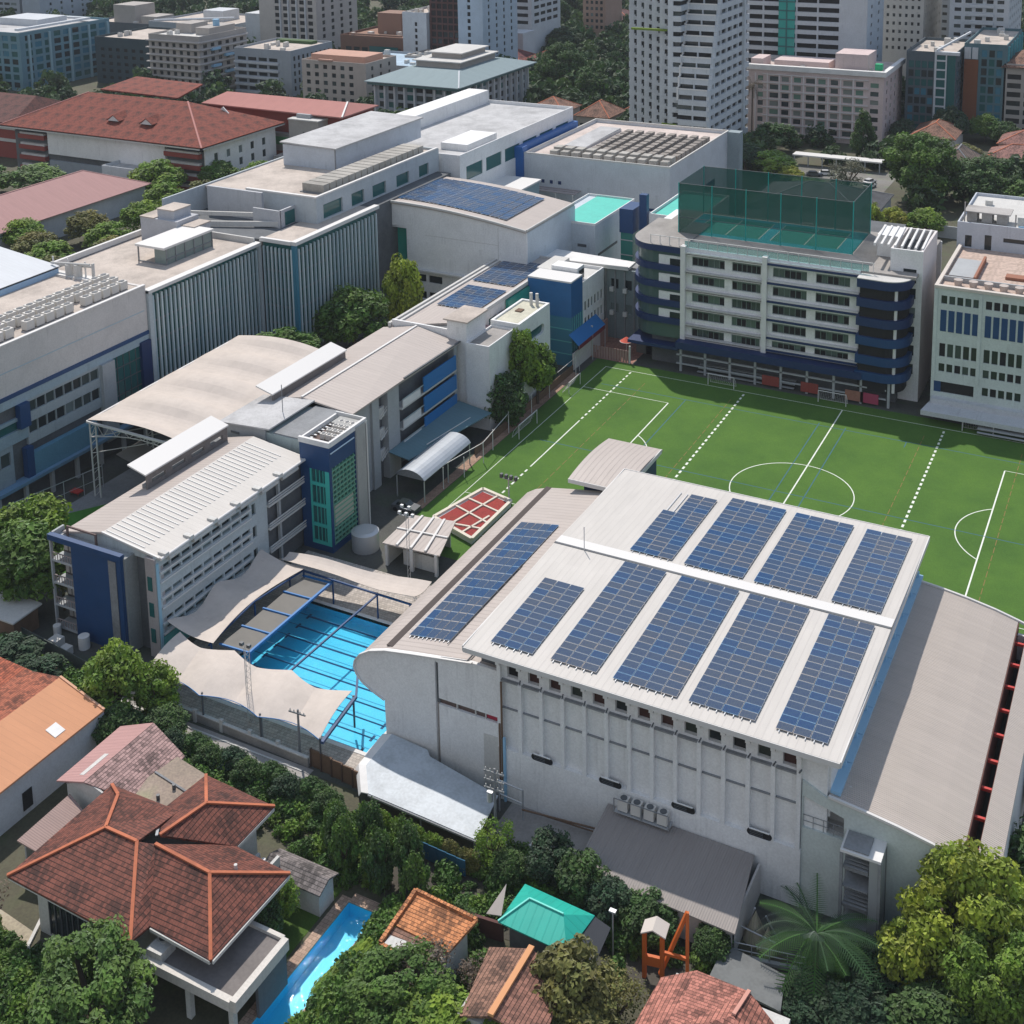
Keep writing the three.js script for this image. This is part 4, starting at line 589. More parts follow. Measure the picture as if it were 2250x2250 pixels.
// blue lift tower with green lattice window
{
  const s = thing('stair_tower', 'dark blue stair tower with green lattice windows and an open roof full of machines', 'stair tower', [-102.5, 0, -138.5]);
  const x0 = -105.2, x1 = -100.2, zn = -134, zf = -142.8, h = 15.6;
  part(s, 'core', box(x0 + 0.3, x1 - 0.35, 0, 14.9, zf + 0.3, zn - 0.4), M.voidDark);
  part(s, 'wall', [holed('z', zn, 1, x0, x1, 0, h, [[x0 + 1.55, x1 - 0.15, 0.9, 12]], 0.35)], M.blue);
  part(s, 'wall', [holed('x', x1, 1, -140.2, zn - 0.35, 0, h, [[-140.1, zn - 0.5, 0.9, 12.4]], 0.35)], M.blue);
  part(s, 'grey_pier', [box(x0 + 1, x1 + 0.25, 0, h + 0.4, -142.4, -140.2)], mat([0.42, 0.42, 0.4], { map: 'plaster' }));
  part(s, 'dark_strip', box(x1 - 0.4, x1 + 0.1, 0, h, -142.7, -142.4), M.steelDark); part(s, 'pale_strip', box(x1 - 0.5, x1 + 0.2, 0, h + 0.3, -143, -142.72), M.trim);
  const gp = mat([0.06, 0.5, 0.42], { rough: 0.4 }), gx0 = x0 + 1.55, gx1 = x1 - 0.15;
  const w = part(s, 'stair_window', box(gx0, gx1, 0.9, 12, zn - 0.3, zn - 0.24), M.glassTeal); part(w, 'frame', [box(gx0, gx0 + 0.22, 0.9, 12, zn - 0.24, zn - 0.05), box(gx1 - 0.75, gx1, 0.9, 12, zn - 0.24, zn - 0.02), ...[0.9, 3.5, 6.5, 9.6].map((y) => box(gx0, gx1, y, y + 0.45, zn - 0.24, zn - 0.04)), ...[0, 1, 2].map((i) => box(gx0 + 0.9 + i * 0.6, gx0 + 0.98 + i * 0.6, 0.9, 12, zn - 0.24, zn - 0.12))], gp);
  const w2 = part(s, 'stair_window', box(x1 - 0.3, x1 - 0.24, 0.9, 12.4, -140.1, zn - 0.5), mat([0.03, 0.12, 0.09], { rough: 0.2 }));
  const lat = []; for (let y = 1; y < 12.4; y += 0.72) lat.push(box(x1 - 0.24, x1 - 0.02, y, y + 0.2, -140.1, zn - 0.5)); for (let z = -139.9; z < zn - 0.5; z += 0.85) lat.push(box(x1 - 0.24, x1 - 0.1, 0.9, 12.4, z, z + 0.16));
  part(w2, 'lattice', lat, mat([0.13, 0.34, 0.24], { rough: 0.5 }), undefined, 'stuff');
  part(w2, 'stair_landing', box(x1 - 0.23, x1 - 0.06, 3.6, 6.6, -139.3, -134.9), mat([0.4, 0.42, 0.33]));
  part(s, 'parapet', [box(x0 - 0.1, x1 + 0.1, h, h + 0.75, zn - 0.3, zn + 0.12), box(x1 - 0.25, x1 + 0.12, h, h + 0.75, zf, zn - 0.3), box(x0 - 0.1, x0 + 0.2, h, h + 0.5, zf, zn - 0.3), box(x0 - 0.1, x1 + 0.1, h, h + 0.75, zf - 0.2, zf)], M.whiteClean);
  part(s, 'light_strip', bar([x1 + 0.1, h - 0.9, -139.8], [x1 + 0.1, h - 0.9, -134.2], 0.1), mat([0.55, 0.7, 0.8], { rough: 0.3 }));
  part(s, 'roof_floor', box(x0, x1 - 0.3, h - 0.6, h - 0.4, zf, zn - 0.3), mat([0.12, 0.08, 0.07]));
  part(s, 'grille', Array.from({ length: 7 }, (_, i) => box(x0 - 0.05 - i * 0.05 + 0.1, x0 + 0.9, h - 0.2, h - 0.1, -141.5 + i * 0.9, -141.2 + i * 0.9)), M.steel);
  const lb = 'small white condenser in the machine pit on top of the blue lift tower';
  for (let i = 0; i < 3; i++) for (let j = 0; j < 4; j++) acUnit(-103.1 + i * 0.95, h - 0.4, -141.2 + j * 1.45, lb, 'condensers on the blue lift tower', 0.75, 0.7, 0.9);
}
{ // assembly canopy, ribbed membrane on trusses
  const t = thing('assembly_canopy', 'huge cream membrane canopy on white trusses behind the school building', 'canopy', [-132, 0, -150]);
  const f = (u, v) => { const z = mix(-131.3, -166.4, v), x = mix(-142.6, -121.2, u), w = Math.sign(Math.cos(v * Math.PI * 8)) * Math.pow(Math.abs(Math.cos(v * Math.PI * 8)), 0.7); return [x, 12.3 - 0.3 * u + 1.0 * Math.sin(u * Math.PI) * 0.8 + 0.5 * w * Math.sin(u * Math.PI * 0.9 + 0.2) + 0.9 * v, z]; };
  part(t, 'membrane', sheet(f, 16, 48, 0.06), M.canvas);
  part(t, 'edge_beam', [beam([-142.6, 12.15, -131.2], [-142.6, 13, -166.4], 0.3, 0.3), beam([-121.2, 11.9, -131.2], [-121.2, 12.8, -166.4], 0.25, 0.25), beam([-142.6, 12.15, -131.2], [-121.2, 11.9, -131.2], 0.35, 0.3), beam([-142.6, 13, -166.4], [-121.2, 12.8, -166.4], 0.35, 0.3)], M.trim);
  for (const z of [-131.5, -143, -154.5, -166]) {
    const tr = []; for (let i = 0; i < 8; i++) { const a = mix(-142.3, -121.5, i / 8), b = mix(-142.3, -121.5, (i + 1) / 8), y0 = 9.6 + 1.6 * Math.sin(Math.PI * i / 8), y1 = 9.6 + 1.6 * Math.sin(Math.PI * (i + 1) / 8); tr.push(bar([a, y0, z], [b, y1, z], 0.08, 5), bar([a, y0, z], [(a + b) / 2, 12, z], 0.05, 5), bar([b, y1, z], [(a + b) / 2, 12, z], 0.05, 5)); }
    part(t, 'truss', tr, M.trim);
    for (const x of [-142.4, -141.2]) part(t, 'column', bar([x, 0, z], [x, 12.2, z], 0.14), M.trim);
    part(t, 'column', bar([-121.6, 0, z], [-121.6, 12, z], 0.14), M.trim);
    const lc = []; for (let k = 0; k < 10; k++) lc.push(bar([-142.4, k * 1.2, z], [-141.2, k * 1.2 + 1.2, z], 0.04, 4)); part(t, 'column_lattice', lc, M.trim);
  }
  part(t, 'brace', [bar([-142.3, 9.6, -131.6], [-134, 9.9, -140], 0.06), bar([-134, 11, -131.6], [-128, 10, -143], 0.06), bar([-128, 11, -131.6], [-122, 8.6, -138], 0.06), bar([-142.3, 7, -131.6], [-132, 8.6, -138], 0.07), bar([-132, 8.6, -138], [-122, 7.6, -134], 0.07)], M.trim);
  part(t, 'lower_screen', [sheet((u, v) => [mix(-140, -133, u), 6.2 - 0.7 * Math.sin(u * Math.PI), mix(-134, -139, v)], 8, 4)], mat([0.3, 0.29, 0.27], { map: 'weave' }));
  struct('court_floor', box(-144, -121.8, -0.2, 0.02, -168, -126), M.midGrey);
  struct('court_turf', prism([[-146, -120], [-121.2, -110], [-121.2, -127.5], [-139, -130.5]].reverse(), -0.2, 0.03), mat([0.07, 0.28, 0.03], { map: 'grass' }));
  const c = thing('playground_set', 'small red and brown play frame on the dark court beside the canopy column', 'play frame', [-145, 0, -131]);
  part(c, 'deck', box(-146.2, -144.4, 0.5, 0.7, -131.2, -130), M.red); part(c, 'leg', [[-146, -131], [-144.6, -131], [-146, -130.2], [-144.6, -130.2]].map(([x, z]) => bar([x, 0, z], [x, 0.5, z], 0.08)), M.wood);
  const f2 = thing('court_fence', 'dark wire court fence with pale rail in front of the left building', 'fence', [-146.5, 0, -124]);
  for (let i = 0; i < 7; i++) part(f2, 'post', bar([-147.6 + i * 0.7, 0, -115 - i * 3.2], [-147.6 + i * 0.7, 3.6, -115 - i * 3.2], 0.07), M.steel);
  part(f2, 'rail', [beam([-147.6, 3.5, -115], [-143.4, 3.5, -134.2], 0.1, 0.1), beam([-147.6, 1.6, -115], [-143.4, 1.6, -134.2], 0.06, 0.06)], M.steel);
}
{ // metal vault awning beside the pitch
  const t = thing('vault_awning', 'grey barrel vault metal awning beside the pitch below the blue panels', 'awning', [-98.6, 0, -158.5]);
  const n = 10, q = []; for (let i = 0; i < n; i++) { const a = Math.PI * (0.12 + 0.76 * i / n), b = Math.PI * (0.12 + 0.76 * (i + 1) / n), P = (k, z) => [-98.6 - 2.75 * Math.cos(k), 2.9 + 1.9 * Math.sin(k), z]; q.push(slab([P(a, -151.4), P(b, -151.4), P(b, -165.4), P(a, -165.4)], 0.06)); }
  part(t, 'vault', q, mat([0.5, 0.54, 0.58], { map: 'seams', rough: 0.4, metal: 0.3 }));
  part(t, 'end_panel', extr(Array.from({ length: 11 }, (_, i) => { const k = Math.PI * (0.12 + 0.076 * i); return [-98.6 - 2.7 * Math.cos(k), 2.85 + 1.9 * Math.sin(k)]; }), -151.6, -151.5), M.midGrey);
  for (const z of [-151.6, -158.5, -165.2]) for (const x of [-101, -96.2]) part(t, 'post', bar([x, 0, z], [x, 3.6, z], 0.1), M.steel);
  part(t, 'beam', [beam([-96.2, 3.5, -151.5], [-96.2, 3.5, -165.4], 0.15, 0.2), beam([-101, 3.5, -151.5], [-101, 3.5, -165.4], 0.15, 0.2)], M.steelDark);
  const c = thing('parked_car', 'dark low car parked in the yard below the blue stair tower', 'car', [-97.6, 0, -148.6]);
  part(c, 'body', extr([[-99.6, 0.3], [-95.6, 0.3], [-95.5, 0.8], [-96.4, 0.95], [-98.9, 0.95], [-99.6, 0.85]], -149.4, -147.7), M.steelDark); part(c, 'cabin', extr([[-98.9, 0.95], [-96.6, 0.95], [-97.2, 1.45], [-98.5, 1.45]], -149.25, -147.85), M.glass);
  for (const x of [-98.9, -96.4]) for (const z of [-149.4, -147.7]) part(c, 'wheel', new THREE.CylinderGeometry(0.32, 0.32, 0.2, 12).rotateX(Math.PI / 2).translate(x, 0.32, z), M.voidDark);
}
// ================================================================ left complex
{
  const b = thing('classroom_block', 'big pale classroom block with blank upper wall and rows of rooftop machines at left edge', 'building', [-166, 0, -128]);
  part(b, 'core', box(-184, -150.5, 0, 25, -152.2, -104), M.darkGrey);
  part(b, 'upper_wall', [box(-150.5, -150, 17.9, 25.6, -152.6, -103), box(-184, -150.5, 0, 25.4, -153, -152.4), box(-184, -150.5, 0, 25.6, -103.4, -103)], M.beigeWall);
  part(b, 'upper_groove', box(-150.02, -149.96, 21.4, 21.55, -152, -103), mat([0.4, 0.5, 0.55]));
  part(b, 'blue_line', box(-150.2, -149.8, 17.3, 17.9, -152.6, -103), M.blue);
  part(b, 'soffit_band', box(-150.6, -149.95, 15.9, 17.3, -152.6, -103), mat([0.36, 0.46, 0.52], { map: 'plaster' }));
  const wz = -126.6;
  facade(b, 'x', -150, 1, wz, -141.6 + 0, 2.8, 15.9, [], M.greyWall);
  b.remove(b.children[b.children.length - 1]);
  const rib = []; for (let i = 0; i < 8; i++) { const z = -141.2 + i * 1.8; rib.push([z, z + 1.72, 13.8, 15.5], [z, z + 1.72, 10.5, 12.3]); }
  facade(b, 'x', -150, 1, -141.5, wz, 8.9, 15.9, rib, mat([0.4, 0.45, 0.47], { map: 'plaster' }), { t: 0.5 });
  const rib2 = []; for (let i = 0; i < 7; i++) { const z = wz - 0.0 + 0.5 + i * 1.9 + 3; rib2.push([z, z + 1.8, 7.2, 9.3]); }
  facade(b, 'x', -150, 1, wz + 3, -108, 3.8, 10.9, rib2, mat([0.3, 0.36, 0.4], { map: 'plaster' }), { t: 0.5 });
  part(b, 'band', [box(-150.4, -149.9, 10.2, 12, wz, -104), box(-150.4, -149.9, 13.4, 13.9, wz, -104)], mat([0.3, 0.4, 0.46], { map: 'plaster' }));
  part(b, 'blue_fin', [box(-150.2, -149.2, 12.2, 15.9, wz - 0.1, wz + 1.8), box(-150.2, -149.2, 4, 8.9, wz - 0.1, wz + 1.2)], M.blue);
  part(b, 'glazing', box(-150.4, -150.3, 12, 13.4, wz, -104), M.glassTeal);
  part(b, 'spandrel', [box(-150.3, -149.3, 4.2, 7.6, -139.5, wz)], mat([0.12, 0.3, 0.42], { map: 'plaster' }));
  part(b, 'slab', [box(-150.5, -148.6, 3.7, 4.2, -152, -104)], mat([0.16, 0.3, 0.44], { map: 'plaster' }));
  for (let i = 0; i < 9; i++) part(b, 'column', box(-149.6, -149, 0, 3.7, -150 + i * 5, -149.5 + i * 5), M.greyWall);
  part(b, 'pier', box(-150.4, -149.4, 2.8, 15.9, -144.2, -141.5), M.greyWall);
  const g = part(b, 'stair_glazing', box(-150.3, -150.1, 3, 15.9, -150.4, -144.2), M.glassTeal); part(g, 'mullion', [...[0, 1, 2, 3].map((i) => box(-150.1, -150, 3, 15.9, -149.5 + i * 1.4, -149.4 + i * 1.4)), ...[0, 1, 2, 3, 4].map((i) => box(-150.1, -149.98, 4.6 + i * 2.3, 4.75 + i * 2.3, -150.4, -144.2))], M.steelDark);
  part(b, 'navy_strip', box(-150.4, -149.5, 2, 16.4, -152.6, -150.4), M.navy);
  part(b, 'roof', box(-183.6, -150.5, 25, 25.3, -152.4, -103.4), M.roofFlat); part(b, 'roof_edge', [box(-150.5, -149.9, 25.6, 25.8, -152.6, -103)], M.trim);
  // metal hip roof at the back
  part(b, 'metal_roof', slab([[-168.6, 26.6, -152], [-168.6, 26.6, -120], [-186, 29.6, -120], [-186, 29.6, -150]], 0.3), mat([0.52, 0.56, 0.6], { map: 'seams', rough: 0.45 }));
  part(b, 'metal_roof_wall', box(-169, -168.6, 25.3, 26.5, -151.6, -120), mat([0.3, 0.45, 0.62]));
  const lab = ['pale air conditioner in the nearest row on the left building roof edge', 'pale air conditioner in the middle row on the left building roof', 'pale air conditioner in the rear row on the left building roof'];
  for (let j = 0; j < 3; j++) for (let i = 0; i < 16; i++) { if (i % 6 === 5 && j === 0) continue; acUnit(-152.6 - j * 2.6, 25.3, -150 + i * 1.95 - j * 0.6, lab[j], 'air conditioner rows on the left building roof', 1.2, 1.25, 1.7); }
  const p = thing('pipe_rack', 'white pipe and tank cluster at the back corner of the left building roof', 'pipes', [-166, 25.3, -156]);
  part(p, 'pipe', [bar([-171, 26.6, -152.2], [-161, 27.4, -152.2], 0.25), bar([-170, 27.2, -151.4], [-161, 28, -151.4], 0.2), bar([-161, 25.3, -152], [-161, 28, -152], 0.2)], M.offwhite); part(p, 'tank', [cyl(-164, 25.3, 27.6, -151.6, 0.7), cyl(-166, 25.3, 27.4, -151.6, 0.7)], M.offwhite); part(p, 'frame', [box(-171, -160.5, 25.3, 25.5, -152.4, -150.8), ...[-170.5, -167, -163, -161].map((x) => box(x - 0.1, x + 0.1, 25.5, 28, -152.4, -152.2))], M.trim);
}
function finWall(t, axis, at, u0, u1, y0, y1, n) {     // dark glass wall behind upright fins, each fin a part
  const gl = axis === 'x' ? box(at - 0.7, at - 0.6, y0, y1, u0, u1) : box(u0, u1, y0, y1, at - 0.7, at - 0.6);
  const g = part(t, 'glazing', gl, M.glassTeal), ml = [];
  for (let y = y0 + 1.7; y < y1; y += 3.4) ml.push(axis === 'x' ? box(at - 0.6, at - 0.5, y, y + 0.35, u0, u1) : box(u0, u1, y, y + 0.35, at - 0.6, at - 0.5));
  part(g, 'floor_band', ml, M.steelDark);
  const s = (u1 - u0) / n, geo = uvm(clean(axis === 'x' ? new THREE.BoxGeometry(0.36, y1 - y0 - 0.9, 0.3) : new THREE.BoxGeometry(0.3, y1 - y0 - 0.9, 0.36))), fm = [mat([0.5, 0.6, 0.63], { rough: 0.5 }), mat([0.56, 0.65, 0.67], { rough: 0.5 }), mat([0.42, 0.53, 0.57], { rough: 0.5 })];
  for (let i = 0; i < n; i++) { const u = u0 + s * (i + 0.5); put(t, 'fin', geo, pick(fm), axis === 'x' ? at - 0.2 : u, (y0 + y1 - 0.9) / 2, axis === 'x' ? u : at - 0.2); }
}
{
  const b = thing('finned_block', 'near dark glass block with tall pale upright fins behind the cream canopy', 'building', [-162, 0, -167]);
  part(b, 'core', box(-174, -150.7, 0, 24, -181.8, -153.2), M.darkGrey);
  finWall(b, 'x', -149.6, -181.4, -153.4, 3.4, 24.4, 27);
  part(b, 'corner_pier', [box(-150.4, -149.5, 0, 24.6, -153.6, -152.7), box(-150.3, -149.4, 3, 24.4, -182, -181.4)], mat([0.5, 0.56, 0.58], { map: 'plaster' }));
  part(b, 'side_wall', [box(-174, -150.7, 0, 24.4, -153.5, -152.7), box(-174.3, -174, 0, 24.4, -181.8, -153)], M.greyWall);
  part(b, 'base', box(-150.6, -150, 0, 3.4, -181.6, -153), M.darkGrey);
  part(b, 'roof', box(-174, -150.6, 24, 24.3, -181.8, -153), M.roofFlat);
  part(b, 'parapet', [box(-150.7, -149.3, 24.2, 24.75, -182, -152.7), box(-174.3, -150.7, 24.2, 25.2, -153.1, -152.7), box(-174.6, -174, 24.2, 25.4, -181.8, -153.1)], M.trim);
  part(b, 'roof_wall', [box(-161, -150.8, 24.2, 25.4, -182, -181.6)], M.offwhite);
  const c = thing('roof_pavilion', 'glazed roof pavilion with white frame on the near finned block', 'roof pavilion', [-159, 24.3, -170]);
  part(c, 'glazing', [box(-159.6, -157, 24.3, 27.2, -177.4, -165.2)], mat([0.2, 0.26, 0.25], { map: 'plaster', rough: 0.3 })); part(c, 'roof', box(-163.6, -156.8, 27.2, 27.6, -177.8, -164.6), M.trim); part(c, 'frame', [box(-163.4, -163.2, 24.3, 27.2, -165.2, -165), box(-163.4, -157, 24.3, 24.5, -165.2, -165), ...[0, 1, 2, 3, 4, 5].map((i) => box(-157, -156.85, 24.3, 27.2, -177.4 + i * 2.4, -177.2 + i * 2.4)), box(-157, -156.85, 25.2, 25.4, -177.4, -165.2)], M.midGrey); part(c, 'side', box(-163.4, -159.6, 24.3, 27.2, -177.4, -177.2), M.offwhite);
  const d = thing('stair_block', 'stepped pale rooftop stair block at the far left corner of the near finned block', 'stair block', [-167, 24.3, -179]);
  part(d, 'wall', [box(-172.5, -163.5, 24.3, 28.6, -181.4, -175.5), box(-169, -165, 28.6, 30.2, -181, -176.4), box(-163.5, -160.4, 24.3, 27.6, -181, -176.6)], mat([0.5, 0.51, 0.54], { map: 'plaster' })); part(d, 'roof', [box(-172.6, -169, 28.6, 28.8, -181.5, -175.4), box(-169.1, -164.9, 30.2, 30.4, -181.1, -176.3), box(-163.5, -160.3, 27.6, 27.8, -181.1, -176.5)], M.roofFlat); part(d, 'door', box(-163.9, -163, 24.3, 26.4, -175.5, -175.42), M.darkGrey);
}
{
  const b = thing('finned_block', 'farther dark glass block with pale upright fins stepping toward the trees', 'building', [-152, 0, -196]);
  part(b, 'core', box(-174, -142.8, 0, 25, -240, -182.8), M.darkGrey);
  finWall(b, 'x', -141.6, -209.2, -182.6, 4, 25, 22); finWall(b, 'z', -182, -149.4, -142.2, 4, 25, 8);
  part(b, 'corner_glazing', box(-142.6, -141.7, 4, 25, -182.8, -182.1), M.glassBlue);
  part(b, 'base', [box(-149, -142.8, 0, 4, -182.8, -182.4), box(-142.8, -142.4, 0, 4, -209, -182.6)], M.darkGrey);
  part(b, 'porch', box(-149, -141, 3.4, 3.8, -182.4, -179), M.midGrey);
  part(b, 'parapet', [box(-142.6, -141.4, 25, 25.7, -209.4, -182), box(-149.6, -142.6, 25, 25.7, -182.5, -181.8)], M.trim);
  part(b, 'roof', box(-150, -142.6, 24.9, 25.15, -209, -182.5), M.roofFlat);
  part(b, 'upper_wall', [holed('x', -146, 1, -240, -194.8, 25.1, 30.2, [[-203.4, -197, 25.5, 28.4], [-211, -206.5, 25.5, 28.2], [-219, -214, 25.4, 28], [-228, -223, 25.4, 28], [-236, -232, 25.4, 28]], 0.5), box(-163, -146.5, 24, 30.2, -195.3, -194.8), box(-174, -173.6, 0, 30, -240, -183), box(-174, -146, 0, 30.2, -240.4, -240)], mat([0.5, 0.55, 0.58], { map: 'plaster' }));
  for (const [a, c] of [[-203.4, -197], [-211, -206.5], [-219, -214], [-228, -223], [-236, -232]]) part(b, 'upper_window', box(-146.5, -146.4, 25.4, 28.4, a, c), M.glassTeal);
  part(b, 'upper_core', box(-172, -146.6, 24.9, 29.4, -239.8, -195.4), M.darkGrey);
  part(b, 'upper_roof', box(-173.6, -146.5, 29.4, 29.7, -240, -195), M.roofFlat);
  part(b, 'upper_parapet', [box(-146.5, -145.9, 30.2, 30.5, -240, -194.6), box(-163, -146.5, 30.2, 30.5, -195.4, -194.7)], M.trim);
  part(b, 'entry_wall', [box(-157.4, -151, 25, 28.4, -190.2, -189.8), box(-151.4, -151, 25, 28.4, -194.8, -190), box(-171, -157.4, 24, 30.6, -193.2, -192.6)], mat([0.52, 0.53, 0.55], { map: 'plaster' }));
  part(b, 'entry_window', box(-150.98, -150.9, 25.2, 27.8, -194.4, -191.4), M.glassTeal);
  part(b, 'deck', [box(-172, -149.8, 24.2, 24.5, -194.8, -182.6)], M.roofFlat); part(b, 'deck_edge', [beam([-170, 25.6, -183], [-151.5, 25.8, -190], 0.4, 1), beam([-170, 26.8, -186.5], [-155, 26.9, -191], 0.4, 0.8)], M.offwhite);
  const u = thing('penthouse', 'long white windowless penthouse with pale metal roof behind the finned blocks', 'penthouse', [-164, 29.7, -230]);
  part(u, 'wall', [box(-170, -156.5, 29.7, 34.2, -250, -216)], mat([0.55, 0.6, 0.66], { map: 'plaster' })); part(u, 'roof', slab([[-170.5, 34.8, -250.5], [-156, 34.5, -250.5], [-156, 34.5, -215.6], [-170.5, 34.8, -215.6]], 0.3), M.roofPale); part(u, 'corner', box(-156.55, -156.4, 29.7, 34.2, -216.2, -215.9), M.midGrey);
  const q = thing('condenser_bank', 'long triple bank of grey condensers along the white upper roof edge', 'condensers', [-149, 29.7, -215]);
  for (let k = 0; k < 3; k++) part(q, 'unit_row', [...Array.from({ length: 17 }, (_, i) => box(-152.2 + k * 1.7 - 0.5, -151 + k * 1.7, 29.9, 31.5, -236.6 + i * 2.2, -234.7 + i * 2.2))], mat([0.42, 0.4, 0.36], { map: 'blotch' }), undefined, 'stuff');
  part(q, 'base', box(-153, -146.8, 29.7, 29.9, -237, -199), M.midGrey);
  const w = thing('upper_block', 'far white flat roofed wing beyond the condensers with long glazed band', 'building', [-158, 0, -262]);
  block(w, -172, -141, -300, -241, 0, 28, M.white, { right: grid(-298, -243, 6, 7.5, 22.5, 1, 1, 3.2), roof: M.roofPale, panes: [M.glassTeal] });
  part(w, 'roof_beam', [box(-172, -166, 28, 31.5, -300, -241), box(-150, -143, 28, 29.6, -262, -248)], M.white);
  part(w, 'lower_box', [box(-141, -132, 0, 19, -262, -242)], mat([0.3, 0.42, 0.45], { map: 'plaster' })); part(w, 'lower_roof', box(-141, -131.6, 19, 19.4, -262.4, -241.6), M.trim);
}
// ================================================================ low solar roofed classroom wing
{
  const s = thing('solar_wing', 'low long classroom wing with two grey solar arrays on its beige roof', 'building', [-113, 0, -199]);
  part(s, 'core', box(-118, -107.8, 0, 14.8, -220.6, -178.6), M.darkGrey);
  part(s, 'roof', slab([[-118.6, 15.2, -177.4], [-107.2, 15.2, -184.4], [-107.2, 15.2, -221.6], [-118.6, 15.2, -221.6]], 0.4), M.roofSheet);
  part(s, 'parapet', [box(-118.9, -118.4, 15, 15.7, -221.8, -177.4), box(-118.1, -117.6, 15.1, 15.5, -221.6, -178), box(-107.4, -106.9, 14.9, 15.6, -221.8, -184.2), box(-118.6, -107, 15, 15.5, -222, -221.6)], M.offwhite);
  part(s, 'wall', [holed('x', -107.3, 1, -221.6, -184, 0, 15, grid(-221, -192, 8, 3, 4, 3.6, 3, 1.8), 0.4), box(-118.4, -118, 0, 15, -221.6, -178)], M.white);
  part(s, 'side_window', grid(-221, -192, 8, 3, 4, 3.6, 3, 1.8).map(([a, b, c, d]) => box(-107.7, -107.6, c, d, a, b)), M.glassTeal, undefined, 'stuff');
  part(s, 'balcony', [box(-107.2, -104.4, 11.2, 11.5, -206.6, -186.4), box(-104.5, -104.3, 11.5, 12.6, -206.6, -186.4)], M.offwhite);
  part(s, 'balcony_clutter', [box(-106.6, -105.9, 11.5, 12.9, -190, -187.2), box(-106.8, -105.4, 11.5, 12.3, -193, -191), box(-106.8, -106.2, 11.5, 13.2, -197.6, -194), box(-106.4, -105.4, 11.5, 12.2, -202, -199)], mat([0.3, 0.2, 0.22], { map: 'blotch' }));
  part(s, 'green_wall', box(-107.2, -106.6, 11.5, 14.6, -207, -198.5), M.glassGreen);
  part(s, 'step_wall', [box(-108.6, -105.4, 14.8, 15.9, -222, -214)], M.offwhite);
  const y = () => 15.25;
  solar(-116.4, -108.2, -200.9, -189.4, 5, 10, y, 'near grey solar array on the low beige classroom wing roof', { group: 'solar arrays on the low classroom wing' });
  solar(-117, -108.3, -217.4, -203.6, 5, 12, y, 'far grey solar array on the low beige classroom wing roof', { group: 'solar arrays on the low classroom wing' });
}
{ // white annex with oval openings, and the blue tower behind
  const s = thing('oval_annex', 'white annex with rounded oval window openings and cream roof terrace behind the trees', 'annex', [-101, 0, -192]);
  const sh = new THREE.Shape([[-198, 0], [-186.2, 0], [-186.2, 15.6], [-198, 15.6]].map((p) => new THREE.Vector2(...p)));
  for (const y of [11, 7.4, 3.8]) { const p = new THREE.Path(); p.absarc(-189.4, y + 0.9, 0.9, -Math.PI / 2, Math.PI / 2, true); p.absarc(-194.8, y + 0.9, 0.9, Math.PI / 2, Math.PI * 1.5, true); const q = new THREE.Path([[-194.8, y], [-189.4, y]].map((k) => new THREE.Vector2(...k))); const pts = []; for (let i = 0; i <= 10; i++) pts.push(new THREE.Vector2(-194.8 - 0.9 * Math.sin(Math.PI * i / 10), y + 0.9 + 0.9 * Math.cos(Math.PI * i / 10))); for (let i = 0; i <= 10; i++) pts.push(new THREE.Vector2(-189.4 + 0.9 * Math.sin(Math.PI * i / 10), y + 0.9 - 0.9 * Math.cos(Math.PI * i / 10))); sh.holes.push(new THREE.Path(pts)); }
  const g = new THREE.ExtrudeGeometry(sh, { depth: 0.5, bevelEnabled: false }); g.applyMatrix4(new THREE.Matrix4().set(0, 0, -1, 0, 0, 1, 0, 0, 1, 0, 0, 0, 0, 0, 0, 1)); g.translate(-98, 0, 0);
  part(s, 'wall', g, M.white); part(s, 'wall', [box(-103.6, -98.5, 0, 15.6, -186.6, -186.2), box(-103.6, -98.5, 0, 15.6, -198, -197.6), box(-103.6, -103.2, 0, 15.6, -197.6, -186.6)], M.white);
  for (const y of [11, 7.4, 3.8]) part(s, 'oval_window', box(-98.6, -98.5, y - 0.05, y + 1.9, -195.8, -188.4), M.glassTeal);
  part(s, 'roof', box(-103.2, -98.5, 15.1, 15.3, -197.6, -186.6), mat([0.6, 0.58, 0.46], { map: 'blotch' })); part(s, 'vent', [cyl(-100.9, 15.3, 17.6, -196.4, 0.3), cyl(-99.7, 15.3, 17.6, -196.4, 0.3)], M.offwhite); part(s, 'skylight', box(-102, -100.8, 15.3, 15.5, -193.6, -192.2), M.wood);
  const t = thing('stair_tower', 'bright blue stair tower with pale top beside the white oval window annex', 'stair tower', [-102.6, 0, -210]);
  part(t, 'wall', [box(-107, -98, 9.6, 16.3, -207.4, -207), box(-98.4, -98, 9.6, 16.3, -212, -207.4)], mat([0.015, 0.13, 0.33], { map: 'weave', rough: 0.5 })); part(t, 'glazing', [box(-107, -98, 0, 9.6, -207.4, -207.05), box(-98.4, -98.05, 0, 9.6, -212, -207.4)], M.glassBlue);
  part(t, 'mullion', [0, 1, 2, 3, 4, 5].map((i) => box(-98.05, -97.98, 0, 9.6, -212 + i * 0.9, -211.9 + i * 0.9)).concat([2.4, 4.8, 7.2].map((y) => box(-107, -98, y, y + 0.15, -207.05, -206.98))), mat([0.1, 0.4, 0.4])); part(t, 'core', box(-106.8, -98.5, 0, 15.6, -211.8, -207.5), M.darkGrey);
  part(t, 'roof', [box(-107, -98, 16.3, 16.6, -212, -207)], M.trim);
  const w = thing('white_annex', 'white classroom annex with many small windows right of the bright blue tower', 'annex', [-100, 0, -217]);
  block(w, -106, -98.02, -222, -212.05, 0, 14.4, M.white, { right: grid(-221.6, -212.6, 6, 1, 2.6, 3.2, 3, 1.9), roof: M.offwhite, para: 0.6 });
